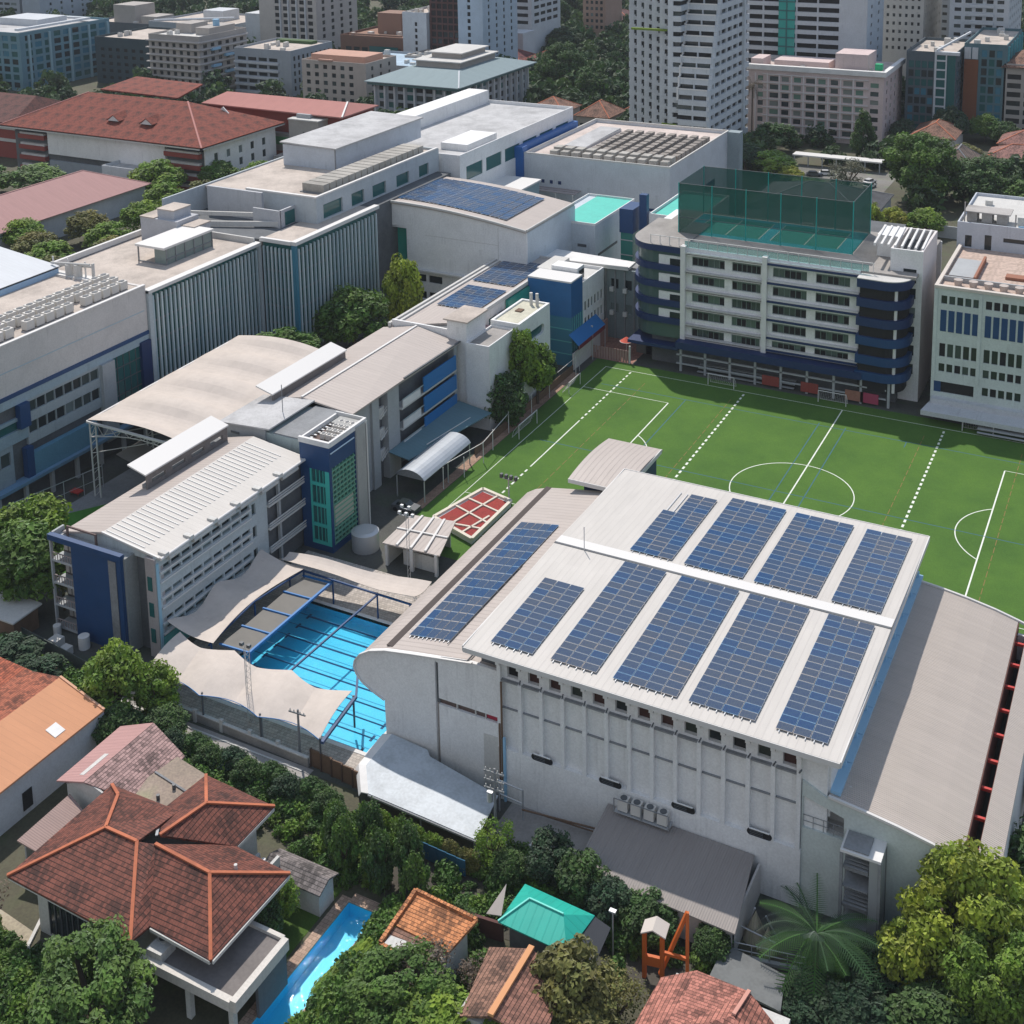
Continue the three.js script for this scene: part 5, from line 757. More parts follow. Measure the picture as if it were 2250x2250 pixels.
  part(w, 'stair_head', [box(-104.6, -99.2, 14.4, 17.4, -215.4, -212.3)], M.white); part(w, 'stair_head_window', box(-99.2, -99.1, 15, 16.8, -215.2, -213), M.glass);
  const aw = thing('blue_awning', 'bright blue sloping awning over the path beside the pink entrance', 'awning', [-97, 0, -212]);
  part(aw, 'canopy', slab([[-98, 6.8, -205.8], [-98, 6.8, -218], [-96, 5, -218], [-96, 5, -205.8]], 0.12), M.blueBright); part(aw, 'valance', box(-96.05, -95.95, 4.2, 5, -218, -205.8), mat([0.16, 0.02, 0.03])); part(aw, 'post', [-206, -212, -217.8].map((z) => bar([-96, 0, z], [-96, 5, z], 0.08)), M.steel);
  part(aw, 'wall', box(-97.4, -97.1, 0, 3.2, -218, -206), M.offwhite);
  struct('entrance_paving', box(-98, -88.5, -0.2, 0.02, -234, -213.2), mat([0.4, 0.2, 0.15], { map: 'paver' }));
  const gt = thing('entrance_gate', 'pinkish slatted entrance gate at the far left corner of the pitch', 'gate', [-93, 0, -213.4]);
  for (let i = 0; i < 14; i++) part(gt, 'slat', box(-96.6 + i * 0.55, -96.2 + i * 0.55, 0, 2.4, -213.5, -213.4), mat([0.34, 0.22, 0.19])); part(gt, 'post', [box(-97.2, -96.8, 0, 6, -214, -213.6), box(-89.2, -88.9, 0, 3.4, -213.6, -213.3)], M.offwhite); part(gt, 'side_wall', box(-97.6, -97.2, 0, 4.6, -222, -213.5), mat([0.42, 0.24, 0.2], { map: 'plaster' }));
  const k = thing('parasol', 'small red parasol with white rim standing by the pink entrance', 'parasol', [-91.2, 0, -217]);
  part(k, 'canopy', new THREE.ConeGeometry(1.3, 0.9, 8).translate(-91.2, 3.2, -217), mat([0.62, 0.11, 0.07])); part(k, 'pole', bar([-91.2, 0, -217], [-91.2, 3.4, -217], 0.05), M.trim); part(k, 'rim', new THREE.TorusGeometry(1.28, 0.05, 6, 16).rotateX(Math.PI / 2).translate(-91.2, 2.76, -217), M.trim);
}
{ // link building with the long white roof
  const b = thing('link_building', 'grey link building under a long flat white roof behind the pink entrance', 'building', [-105, 0, -226]);
  part(b, 'core', box(-116, -90.4, 0, 13.8, -230, -225), M.midGrey);
  facade(b, 'z', -224, 1, -106, -90, 0, 14.2, [[-97.4, -95.8, 10.2, 12.2], [-94.6, -93, 10.2, 12.2], [-97.4, -95.8, 5.4, 7.2], [-94.6, -93, 5.4, 7.2]], mat([0.22, 0.27, 0.28], { map: 'plaster' }), { t: 0.5 });
  for (const [x, y] of [[-96.6, 10.2], [-93.8, 10.2], [-96.6, 5.4], [-93.8, 5.4]]) part(b, 'balcony_box', box(x - 0.9, x - 0.1, y - 0.5, y + 0.4, -224, -223.4), M.trim);
  part(b, 'pilaster', [0, 1, 2, 3, 4].map((i) => box(-98.6 + i * 2, -98.3 + i * 2, 0, 14, -224, -223.8)), M.midGrey);
  part(b, 'roof', slab([[-117, 14.6, -222.2], [-93.4, 15, -223.2], [-93.6, 15, -227.4], [-117, 14.6, -230]], 0.5), M.whiteClean); part(b, 'roof_edge', beam([-117, 14.75, -222.2], [-93.4, 15.15, -223.2], 0.3, 0.3), M.trim);
}
// ================================================================ auditorium with solar roof
{
  const a = thing('auditorium', 'white windowless auditorium with curved solar roof behind the yellow green tree', 'auditorium', [-129, 0, -227]);
  const x0 = -146, x1 = -111.8, zn = -216, zf = -238, yR = (x) => { const t = (x - x0) / (x1 - x0); return 24.6 - 2.5 * Math.pow(t, 1.5) + 0.4 * Math.sin(Math.PI * t); };
  const xs = Array.from({ length: 11 }, (_, i) => x0 + (x1 - x0) * i / 10);
  part(a, 'roof', xs.slice(0, -1).map((x, i) => slab([[x, yR(x), zn + 0.3], [xs[i + 1], yR(xs[i + 1]), zn + 0.3], [xs[i + 1], yR(xs[i + 1]), zf], [x, yR(x), zf]], 0.4)), M.roofSheet);
  part(a, 'roof_edge', [xs.slice(0, -1).map((x, i) => beam([x, yR(x) + 0.1, zn + 0.3], [xs[i + 1], yR(xs[i + 1]) + 0.1, zn + 0.3], 0.4, 0.4)), beam([x0, yR(x0) + 0.1, zn], [x0, yR(x0) + 0.1, zf], 0.5, 0.4), beam([x1, yR(x1) + 0.1, zn], [x1, yR(x1) + 0.1, zf], 0.3, 0.4)], M.offwhite);
  const fr = new THREE.Shape([[x0, yR(x0)], [x0, 23], [x0 + 2, 19.4], [-139.4, 19.6], [-139.4, 0], [x1, 0], ...xs.slice().reverse().map((x) => [x, yR(x) - 0.3])].map((p) => new THREE.Vector2(...p)));
  const fh = [[-137.6, -135, 8.4, 10], [-134.4, -131.2, 8.4, 10], [-127.8, -125, 8.9, 9.5], [-137.6, -135, 4.8, 6.4], [-134.4, -131.2, 4.8, 6.4]]; for (const [p, q, r, s] of fh) fr.holes.push(new THREE.Path([[p, r], [p, s], [q, s], [q, r]].map((k) => new THREE.Vector2(...k))));
  part(a, 'front_wall', new THREE.ExtrudeGeometry(fr, { depth: 0.5, bevelEnabled: false }).translate(0, 0, zn - 0.5), M.white);
  for (const [p, q, r, s] of fh) part(a, 'window', box(p, q, r, s, zn - 0.5, zn - 0.4), M.glass);
  part(a, 'core', box(-139, x1 - 0.5, 0, 21, zf + 0.3, zn - 0.55), M.darkGrey);
  part(a, 'panel_joint', [box(-135, -118, 18.4, 18.48, zn, zn + 0.04), box(-118.1, -118, 5, 22, zn, zn + 0.04)], M.offwhite);
  part(a, 'side_wall', [box(x1 - 0.4, x1, 0, 21.8, zf, zn - 0.5), box(x0, x0 + 0.4, 19.6, 24, zf, zn - 0.5), box(x0, x1, 10, 21.6, zf - 0.4, zf)], mat([0.58, 0.66, 0.72], { map: 'plaster' }));
  part(a, 'corner_glazing', [box(-144, -139.5, 3, 19.5, zn - 2, zn - 1.9), box(-144.1, -144, 3, 19.5, zf, zn - 1.9)], M.glassGreen); part(a, 'belly', slab([[x0 + 0.2, 19.6, zn], [-139.4, 19.6, zn], [-139.4, 19.6, zf], [x0 + 0.2, 19.6, zf]], 0.3), M.white);
  part(a, 'porch', [box(-137, -118, 10.9, 11.2, zn, zn + 1)], M.trim);
  solar(-143.6, -117.4, -235.6, -218.4, 13, 16, (x) => yR(x) + 0.05, 'wide pale blue solar array on the curved auditorium roof', { group: 'solar array on the auditorium roof', roll: -0.07 });
  const t = thing('teal_hall', 'white block with turquoise flat roof right of the auditorium', 'building', [-111, 0, -246]);
  part(t, 'wall', [box(-117.6, -106.4, 0, 18.2, -258, -236.6)], mat([0.56, 0.63, 0.68], { map: 'plaster' })); part(t, 'roof', [prism([[-117.4, -236.8], [-106.6, -236.8], [-106.6, -257.8], [-115.4, -257.8], [-115.4, -246], [-117.4, -246]], 18.2, 18.3)], M.teal); part(t, 'parapet', parapet(-117.6, -106.4, -258, -236.6, 18.2, 0.5, 0.2), M.white); part(t, 'vent_slot', [box(-106.4, -106.3, 11.4, 11.9, -248, -238), box(-110.4, -108.4, 13.4, 14, -236.6, -236.5)], M.steelDark);
  part(t, 'low_wing', [box(-125, -112, 0, 13, -224, -216.4)], mat([0.5, 0.58, 0.64], { map: 'plaster' }));
  const c = thing('stair_tower', 'narrow navy and green glass stair tower between the turquoise roof and netted court', 'stair tower', [-101, 0, -243]);
  part(c, 'wall', [box(-102.4, -99.4, 16.5, 21.6, -246, -240), box(-98.6, -97, 0, 24.6, -243, -241.6)], M.blue); part(c, 'glazing', box(-102.2, -99.6, 0, 16.5, -245.8, -240.2), mat([0.03, 0.2, 0.17], { rough: 0.25 })); part(c, 'frame', [0, 1, 2, 3, 4].map((i) => box(-102.3, -99.5, 2 + i * 3.2, 2.2 + i * 3.2, -240.2, -240.1)), M.steel);
  const d = thing('roof_deck', 'small turquoise roof deck with white parapet left of the netted court', 'roof deck', [-92, 0, -252]);
  part(d, 'wall', box(-96.6, -86, 0, 20, -262, -242), M.white); part(d, 'deck', box(-96.3, -86.3, 20, 20.1, -261.7, -242.3), M.teal); part(d, 'parapet', parapet(-96.6, -86, -262, -242, 20, 0.7, 0.25), M.white);
  const pg = thing('pergola', 'grey slatted pergola roof on pale posts below the big white block', 'pergola', [-130, 0, -274]);
  part(pg, 'wall', box(-138, -124, 0, 12, -285, -264), M.greyWall); for (let i = 0; i < 13; i++) part(pg, 'slat', box(-138, -124, 15.9, 16.1, -284.6 + i * 1.6, -283.6 + i * 1.6), mat([0.34, 0.3, 0.3])); part(pg, 'post', [-137.6, -133.2, -128.8, -124.4].map((x) => bar([x, 12, -264], [x, 15.9, -264], 0.14)), M.offwhite); part(pg, 'plants', [box(-137, -125, 12, 12.6, -266, -264.6)], mat([0.1, 0.13, 0.03]));
}
{ // big white block with blue portal and rows of condensers
  const b = thing('gym_block', 'big plain white block with condenser rows on its pinkish roof and a blue portal', 'building', [-120, 0, -289]);
  const x0 = -139, x1 = -102, zn = -268, zf = -310;
  part(b, 'wall', [box(x0, x1, 0, 23.6, zn - 0.4, zn), box(x1 - 0.4, x1, 0, 23.6, zf, zn - 0.4), box(x0, x1, 0, 23.6, zf, zf + 0.4), box(x0, x0 + 0.4, 0, 23.6, zf + 0.4, zn - 0.4)], mat([0.6, 0.63, 0.66], { map: 'plaster' }));
  part(b, 'grey_return', [box(x1 - 0.1, x1 + 3.2, 0, 23.8, zf - 1.4, zf + 1.4)], mat([0.28, 0.34, 0.36], { map: 'plaster' }));
  part(b, 'roof', box(x0 + 0.4, x1 - 0.4, 22.6, 23, zf + 0.4, zn - 0.4), mat([0.62, 0.53, 0.48], { map: 'blotch' })); part(b, 'parapet', parapet(x0, x1, zf, zn, 23.6, 0.4, 0.35), M.offwhite);
  part(b, 'blue_portal', [box(-141.4, -139.05, 0, 25.2, -270, -267.4), box(-141.4, -139.6, 20.4, 25.2, -300, -270)], M.blueBright.clone()); b.children[b.children.length - 1].material.color.setRGB(0.015, 0.12, 0.38);
  part(b, 'slot_window', [box(x1, x1 + 0.08, 12.2, 15, -277, -274.6), box(x1, x1 + 0.08, 12.2, 14, -299, -292), box(-110, -104.6, 13.2, 13.8, zn, zn + 0.08), ...[0, 1, 2].map((i) => box(-134.4 + i * 2.2, -133.6 + i * 2.2, 17, 17.8, zn, zn + 0.08))], M.navy);
  part(b, 'roof_shed', [slab([[-134, 23.9, -302], [-128.4, 23.9, -302], [-128.4, 23.6, -280], [-134, 23.6, -280]], 0.3), box(-128.6, -128.2, 23, 23.6, -302, -280)], M.roofPale);
  const q = thing('condenser_bank', 'slanted rows of dark roof units on the pinkish roof of the big white block', 'condensers', [-114, 23, -286]);
  for (let r = 0; r < 8; r++) part(q, 'unit_row', Array.from({ length: 8 }, (_, i) => box(-125.2 + r * 2.9, -123.6 + r * 2.9, 23.1, 24.5, -299 + i * 2.9, -296.8 + i * 2.9)), mat([0.3, 0.27, 0.24], { map: 'blotch' }), undefined, 'stuff');
  part(q, 'base', box(-126, -102.8, 23, 23.1, -299.6, -276.6), M.midGrey);
  const e = thing('condenser_bank', 'line of pale roof units along the near edge of the big white block', 'condensers', [-117, 23, -272]);
  part(e, 'unit_row', Array.from({ length: 11 }, (_, i) => [box(-133 + i * 2.8, -131 + i * 2.8, 23.1, 25, -274.4, -272), box(-132.9 + i * 2.8, -131.1 + i * 2.8, 23.1, 24.6, -271.4, -269.6)]), mat([0.46, 0.44, 0.4], { map: 'blotch' }), undefined, 'stuff');
}
// ================================================================ balcony building by the pitch with the netted roof court
{
  const b = thing('school_building', 'white school building with navy rounded balconies and a netted turquoise roof court', 'school building', [-64, 0, -228]);
  const x0 = -79.3, x1 = -47.4, zf = -216, H = 23.2, rows = [6.2, 9.6, 13, 16.4, 19.9];
  part(b, 'core', box(-86, -41, 0, 22.4, -240, -217), M.darkGrey);
  part(b, 'side_wall', [box(-90, -88, 0, 22.8, -240, -222), box(-90, -38, 0, 22.8, -240.4, -240)], M.white);
  const bays = [[-77.8, -71.6], [-70.2, -64.9], [-62.7, -56.6], [-55, -49.1]], hs = []; for (const y of rows) for (const [a, c] of bays) hs.push([a, c, y, y + 1.75]);
  part(b, 'front_wall', holed('z', zf, 1, x0, x1, 5.6, H, hs, 0.5), M.white);
  for (const [a, c, y, t2] of hs) { const n = 6, w = (c - a) / n, dk = Math.floor(rnd() * 4); const g = part(b, 'window', box(a, c, y, t2, zf - 0.45, zf - 0.38), pick([M.glassDim, mat([0.1, 0.15, 0.13], { rough: 0.25 }), mat([0.075, 0.11, 0.1], { rough: 0.25 })])); const dark = []; for (let i = 0; i < n; i++) if ((i + dk) % 4 < 2 || rnd() < 0.3) dark.push(box(a + w * i + 0.08, a + w * (i + 1) - 0.08, y + 0.15, y + 1.35, zf - 0.38, zf - 0.34)); if (dark.length) part(g, 'open_pane', dark, M.voidDark, undefined, 'stuff'); part(g, 'frame', [box(a, c, t2 - 0.28, t2 - 0.2, zf - 0.38, zf - 0.3), ...Array.from({ length: n + 1 }, (_, i) => box(a + w * i - 0.04, a + w * i + 0.04, y, t2, zf - 0.38, zf - 0.3))], mat([0.2, 0.26, 0.24])); }
  for (const x of [x0, -64]) part(b, 'column', box(x - 0.45, x + 0.45, 5.4, H + 0.4, zf - 0.4, zf + 0.9), M.whiteClean);
  for (const y of [...rows.map((r) => r + 2), 5.9]) { part(b, 'ledge', [box(x0, -64, y + 0.35, y + 0.6, zf, zf + 0.7), box(x0, -64, y - 0.05, y + 0.12, zf, zf + 0.5)], y > 20 ? M.trim : mat([0.6, 0.58, 0.57], { map: 'plaster' })); part(b, 'navy_ledge', box(-63.5, x1, y + 0.3, y + 0.62, zf, zf + 0.8), M.navy); part(b, 'ledge', box(-63.5, x1, y + 0.66, y + 0.95, zf, zf + 0.6), M.trim); }
  // rounded balcony ends
  const arcPts = (cx, cz, rx, rz, a0, a1, n = 14) => Array.from({ length: n + 1 }, (_, i) => { const a = a0 + (a1 - a0) * i / n; return [cx + rx * Math.cos(a), cz + rz * Math.sin(a)]; });
  const left = [[-79.6, -215.4], ...arcPts(-85.6, -221.4, 5, 6, Math.PI / 2, Math.PI, 10), [-90.6, -232], [-79.6, -232]], right = [[x1, -213.6], [-43, -213.4], ...arcPts(-42.8, -217.4, 4, 4, Math.PI / 2, 0, 10), [-38.8, -219], [x1, -219]];
  const inset = (p, k, cx, cz) => p.map(([x, z]) => [cx + (x - cx) * k, cz + (z - cz) * k]);
  for (const y of [22, 18.4, 15, 11.6, 8.2]) part(b, 'navy_balcony', prism(left, y, y + 1.15), M.navy);
  part(b, 'round_glazing', prism(inset(left, 0.93, -84, -224), 5.4, 22.4), mat([0.07, 0.12, 0.11], { rough: 0.2 }));
  part(b, 'balcony_wall', [21.2, 17.6, 14.2, 10.8].map((y) => box(-84.2, -79.7, y - 2.4, y + 0.1, -216.4, -215.8)), M.white); for (const y of [19.5, 16, 12.6, 9.2]) part(b, 'window', box(-82, -80, y, y + 1.3, -215.8, -215.74), M.glass);
  part(b, 'terrace_floor', prism(left, 23.15, 23.2), M.concrete);
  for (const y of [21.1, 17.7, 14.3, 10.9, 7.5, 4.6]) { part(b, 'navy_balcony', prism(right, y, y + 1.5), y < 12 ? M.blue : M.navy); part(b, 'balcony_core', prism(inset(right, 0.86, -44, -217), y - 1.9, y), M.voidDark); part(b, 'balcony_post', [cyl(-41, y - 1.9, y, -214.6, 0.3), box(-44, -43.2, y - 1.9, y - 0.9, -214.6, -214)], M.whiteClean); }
  part(b, 'right_terrace', prism(right, 22.6, 22.75), M.offwhite);
  // right return wing
  facade(b, 'z', -218.9, 1, -43, -37.6, 0, 27, [21.8, 18.4, 15, 11.6, 8.2, 4.8].map((y, i) => [-40.8, -38.6, y - (i ? 0 : 0.6), y + 1.9]), M.white, { t: 0.4 });
  part(b, 'wing_wall', [box(-38, -37.6, 0, 27, -232, -219.3), box(-43, -42.6, 22, 27, -232, -219.3), box(-43, -37.6, 0, 27, -232.4, -232)], mat([0.74, 0.7, 0.68], { map: 'plaster' })); part(b, 'wing_core', box(-42.6, -38, 0, 25, -232, -219.4), M.darkGrey);
  part(b, 'wing_side', [box(-46.8, -43, 22.6, 27, -232, -226)], M.white);
  for (let i = 0; i < 8; i++) part(b, 'roof_fin', beam([-46.6 + i * 1.15, 27, -231.8], [-46 + i * 1.15, 27, -220], 0.35, 0.5), M.whiteClean);
  // ground arcade
  part(b, 'navy_canopy', [box(-80, -46.2, 4.5, 5.8, -219, -213.4), box(-90, -80, 3.6, 4.2, -222, -214.6)], M.navy);
  part(b, 'arcade_beam', [box(-80, -42, 3, 3.25, -214.4, -214), box(-80, -42, 1.4, 1.6, -214.2, -213.9)], M.greyWall);
  for (let i = 0; i < 9; i++) part(b, 'arcade_column', box(-79.4 + i * 4.7, -79 + i * 4.7, 0, 4.5, -214.4, -214), M.greyWall);
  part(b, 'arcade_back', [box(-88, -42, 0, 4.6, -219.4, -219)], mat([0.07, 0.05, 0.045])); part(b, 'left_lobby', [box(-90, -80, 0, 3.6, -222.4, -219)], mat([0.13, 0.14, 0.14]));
  for (const [x, m] of [[-62, M.redWall], [-55, M.redWall], [-47.2, M.brick], [-44.6, mat([0.35, 0.05, 0.1])]]) part(b, 'noticeboard', box(x - 1.7, x + 1.4, 0.4, 2.2, -213.9, -213.8), m);
  part(b, 'bench_tier', [0, 1, 2].map((i) => box(-76, -58, 0.4 + i * 0.45, 0.5 + i * 0.45, -214.6 - i * 0.7, -214 - i * 0.7)), M.steel);
  // roof court and net
  part(b, 'roof', box(-88, -38.2, 22.6, 23.1, -240, -216.5), M.concrete);
  part(b, 'terrace_rail', [box(x0, -46, 23.2, 24.4, -216.2, -216.15)], mat([0.55, 0.72, 0.72], { transmission: 0.85, thickness: 0, rough: 0.1 }));
  const rp = []; for (let i = 0; i <= 22; i++) rp.push(box(-86 + i * 1.85, -85.92 + i * 1.85, 23.1, 24.8, -216.3, -216.1)); part(b, 'rail_post', [...rp, box(-86, -45, 24.7, 24.8, -216.28, -216.14)], M.trim, undefined, 'stuff');
  part(b, 'court_surface', box(-83.4, -51, 23.1, 23.16, -238.4, -224.6), mat([0.02, 0.42, 0.5], { map: 'weave' })); part(b, 'court_field', [box(-81, -68.6, 23.16, 23.17, -237, -226.4), box(-66.4, -54, 23.16, 23.17, -237, -226.4)], mat([0.02, 0.3, 0.24], { map: 'weave' }));
  part(b, 'court_line', [-81, -75, -68.6, -66.4, -60, -54].map((x) => box(x - 0.08, x + 0.08, 23.17, 23.18, -237, -226.4)), M.lineWhite);
  const net = thing('court_net', 'tall translucent green net enclosing the rooftop court', 'net', [-67, 23.1, -231.5]);
  const nm = mat([0.006, 0.1, 0.075], { transparent: true, opacity: 0.52, rough: 0.9 });
  part(net, 'mesh', [box(-83.6, -50.8, 23.2, 32.8, -224.52, -224.5)], nm); part(net, 'mesh', box(-83.6, -50.8, 23.2, 32.8, -238.6, -238.58), nm); part(net, 'mesh', box(-50.82, -50.8, 23.2, 32.8, -238.6, -224.5), nm); part(net, 'mesh', box(-83.62, -83.6, 23.2, 32.8, -238.6, -224.5), nm);
  for (let i = 0; i <= 5; i++) for (const z of [-224.5, -238.6]) part(net, 'post', bar([-83.6 + i * 6.56, 23.1, z], [-83.6 + i * 6.56, 32.9, z], 0.1), M.tealDeep.clone());
  part(net, 'rail', [bar([-83.6, 32.8, -224.5], [-50.8, 32.8, -224.5], 0.06), bar([-83.6, 32.8, -238.6], [-50.8, 32.8, -238.6], 0.06), bar([-83.6, 26.2, -224.5], [-50.8, 26.2, -224.5], 0.05), bar([-50.8, 32.8, -238.6], [-50.8, 32.8, -224.5], 0.06)], M.steelDark);
}
// ================================================================ right white school building
{
  const b = thing('school_building', 'white building at right edge with groups of five dark windows and blue panels', 'school building', [-18, 0, -228]);
  const x0 = -34.9, z = -215, hs = [], bl = [];
  for (let g = 0; g < 6; g++) for (let i = 0; i < 5; i++) { const x = -33.75 + g * 7.05 + i * 1.27; for (const [y, h] of [[19.75, 1.45], [10.5, 2.35], [7.85, 1.45]]) hs.push([x, x + 0.95, y, y + h]); if (g) hs.push([x, x + 0.95, 4.75, 6.2]); bl.push([x, x + 0.95, 15, 18.7]); }
  facade(b, 'z', z, 1, x0, 8, 0, 22.4, [...hs, ...bl, [-34.4, -28, 4.2, 6.1]].filter((h) => !bl.includes(h)), mat([0.62, 0.68, 0.66], { map: 'plaster' }), { t: 0.4, panes: [M.glass, M.voidDark, M.glass, M.glassDim] });
  const pg = uvm(clean(new THREE.BoxGeometry(0.95, 3.7, 0.12))); for (const [a, c, y, t2] of bl) put(b, 'blue_panel', pg, M.blue, (a + c) / 2, (y + t2) / 2, z + 0.02);
  part(b, 'group_pier', Array.from({ length: 7 }, (_, g) => box(-35 + g * 7.05 + 0.15, -34.45 + g * 7.05 + 0.15, 6.6, 22.2, z, z + 0.15)), mat([0.64, 0.7, 0.68], { map: 'plaster' }));
  part(b, 'blue_pane', box(-34.4, -33.3, 4.2, 6.1, z - 0.26, z - 0.1), M.blue);
  part(b, 'core', box(x0 + 0.4, 7.6, 0, 22, -250, z - 0.45), M.darkGrey);
  part(b, 'side_wall', [box(x0, x0 + 0.4, 0, 22.4, -250, z - 0.4)], mat([0.5, 0.46, 0.45], { map: 'plaster' }));
  part(b, 'plinth', [prism([[-35.6, -210.4], [9, -210.4], [9, z], [-34.9, z]], 1.6, 2.4), box(-34.6, 8, 2.4, 3.4, z, z + 1.2)], mat([0.6, 0.62, 0.64], { map: 'plaster' }));
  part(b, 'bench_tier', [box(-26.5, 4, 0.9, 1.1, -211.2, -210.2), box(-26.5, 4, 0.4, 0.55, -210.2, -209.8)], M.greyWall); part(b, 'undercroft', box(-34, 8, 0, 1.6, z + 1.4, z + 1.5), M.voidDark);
  part(b, 'roof', box(x0 + 0.4, 7.6, 22, 22.2, -250, z - 0.4), mat([0.6, 0.46, 0.38], { map: 'paver' })); part(b, 'parapet', [box(x0, 8, 22.4, 22.9, z - 0.6, z + 0.2), box(x0, x0 + 0.6, 22.4, 22.9, -250, z - 0.6)], mat([0.66, 0.6, 0.54], { map: 'plaster' }));
  const ro = thing('roof_garden', 'row of round pale pots along the roof edge of the right white building', 'planters', [-22, 22.2, -219]);
  for (let i = 0; i < 9; i++) part(ro, 'pot', new THREE.CylinderGeometry(0.75, 0.55, 1.1, 10).translate(-31.6 + i * 2.4, 22.75, -218), mat([0.5, 0.44, 0.4], { map: 'blotch' })); part(ro, 'low_wall', [box(-34.2, -10, 22.2, 23, -220.2, -219.8), box(-33.8, -29.4, 22.2, 22.6, -232, -222)], M.greyWall); part(ro, 'timber_frame', [box(-29.6, -29.2, 22.2, 23.2, -233, -220.5), box(-25, -19, 22.2, 22.7, -226.4, -224.4)], mat([0.3, 0.13, 0.08]));
  const d = thing('rear_building', 'white rear building with rooftop boxes behind the roof garden at right', 'building', [-24, 0, -247]);
  block(d, -35.4, 2, -262, -240, 0, 26.4, mat([0.56, 0.6, 0.66], { map: 'plaster' }), { front: [[-34, -32.8, 22.4, 24.6], [-30.6, -29.4, 22.2, 25], [-27.4, -23.4, 24, 24.8], [-21, -16, 23, 25]], roof: M.offwhite, para: 0.6 });
  part(d, 'tank_frame', [box(-34.6, -26.6, 28.4, 28.6, -246.4, -242), ...[0, 1, 2].map((i) => box(-34.2 + i * 2.6, -32.4 + i * 2.6, 26.5, 28.4, -245.6, -242.6)), bar([-34.4, 26.4, -241.4], [-34.4, 30.4, -241.4], 0.14), bar([-25.6, 26.4, -241.4], [-25.6, 29, -241.4], 0.14)], mat([0.42, 0.4, 0.38], { map: 'blotch' })); part(d, 'blue_rail', box(-25, 0, 26.6, 27.2, -240.6, -240.4), M.gutter);
}
// ================================================================ city behind
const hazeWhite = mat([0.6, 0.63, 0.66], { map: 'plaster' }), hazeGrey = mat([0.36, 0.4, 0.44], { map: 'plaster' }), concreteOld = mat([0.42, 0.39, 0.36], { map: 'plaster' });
{ // tall white tower with stepped flank
  const t = thing('residential_tower', 'tall white residential tower with stepped balconies and a sloping terraced front', 'tower', [-140, 0, -376]);
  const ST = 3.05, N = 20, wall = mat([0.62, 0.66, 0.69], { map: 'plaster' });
  for (let k = 0; k < N; k++) {
    const y = k * ST, s = Math.max(0, (y - 21) * 0.34), plan = [[-123.4, -394], [-123.4, -357 - s], [-124, -356 - s], [-133, -356 - s]];
    for (let i = 0; i < 6; i++) plan.push([-133 - i * 4.2, -358.4 - i * 4.2], [-137.2 - i * 4.2, -358.4 - i * 4.2]);
    plan.push([-158.4, -379.4], [-158.4, -394]);
    part(t, 'floor_band', prism(plan, y + 1.35, y + ST - 0.05), wall);
    part(t, 'glazing', prism(plan.map(([x, z], i) => [x < -158 ? x + 0.3 : x - 0.7, z < -393 ? z + 0.3 : z - 0.75]), y - 0.05, y + 1.36), pick([M.glass, M.voidDark, M.glassDim]));
    const pier = []; for (let i = 0; i < 6; i++) pier.push(box(-137.2 - i * 4.2, -135.6 - i * 4.2, y - 0.05, y + 1.35, -359 - i * 4.2, -358.42 - i * 4.2)); for (const z of [-361, -366.5, -372, -377.5, -383]) if (z < -358 - s) pier.push(box(-124, -123.42, y - 0.05, y + 1.35, z - 0.5, z + 0.5)); pier.push(box(-128.7, -128.3, y - 0.05, y + 1.35, -356.6 - s, -356.02 - s), box(-124.4, -123.42, y - 0.05, y + 1.35, -358 - s, -356.4 - s));
    part(t, 'pier', pier, wall, undefined, 'stuff');
    if (s > 0) part(t, 'terrace_wall', [box(-133.4, -132.9, y - 0.3, y + ST + 0.6, -359.4 - s, -355.7 - s), box(-132.9, -124, y + ST - 0.1, y + ST + 0.25, -356.1 - s, -355.9 - s)], M.whiteClean);
  }
  part(t, 'corner_rib', [box(-123.6, -122.7, 0, N * ST, -388.6, -387)], wall); part(t, 'planting', [box(-139, -133.6, 12.6, 13.2, -358.6, -358.2), box(-150, -138, 40.6, 41.2, -362, -361)], mat([0.16, 0.24, 0.02]));
}
{ // white block with green glass stair
  const b = thing('apartment_tower', 'white apartment tower with horizontal bands and a green glass stair strip', 'tower', [-118, 0, -452]);
  const x0 = -139, x1 = -97, z = -440;
  part(b, 'core', box(x0 + 0.8, x1 - 0.4, 0, 64, -466, z - 1), M.voidDark);
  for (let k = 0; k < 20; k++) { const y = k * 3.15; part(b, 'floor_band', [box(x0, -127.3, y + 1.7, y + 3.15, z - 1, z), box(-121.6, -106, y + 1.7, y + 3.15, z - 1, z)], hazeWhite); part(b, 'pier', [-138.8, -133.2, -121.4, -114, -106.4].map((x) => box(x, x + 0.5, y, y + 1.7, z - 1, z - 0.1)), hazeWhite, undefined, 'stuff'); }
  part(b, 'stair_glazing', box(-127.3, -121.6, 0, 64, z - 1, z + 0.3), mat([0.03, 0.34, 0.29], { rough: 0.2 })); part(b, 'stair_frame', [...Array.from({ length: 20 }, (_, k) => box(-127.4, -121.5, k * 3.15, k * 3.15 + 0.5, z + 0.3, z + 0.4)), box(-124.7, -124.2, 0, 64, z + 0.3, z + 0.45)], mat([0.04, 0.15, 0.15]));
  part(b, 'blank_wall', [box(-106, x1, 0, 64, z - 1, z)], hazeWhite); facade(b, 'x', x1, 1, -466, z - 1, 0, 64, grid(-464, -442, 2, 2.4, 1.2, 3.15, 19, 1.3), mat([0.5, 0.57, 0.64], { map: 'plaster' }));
  part(b, 'back_wall', [box(x0, x1, 0, 64, -466.5, -466), box(x0, x0 + 0.8, 0, 64, -466, z - 1)], hazeWhite);
}
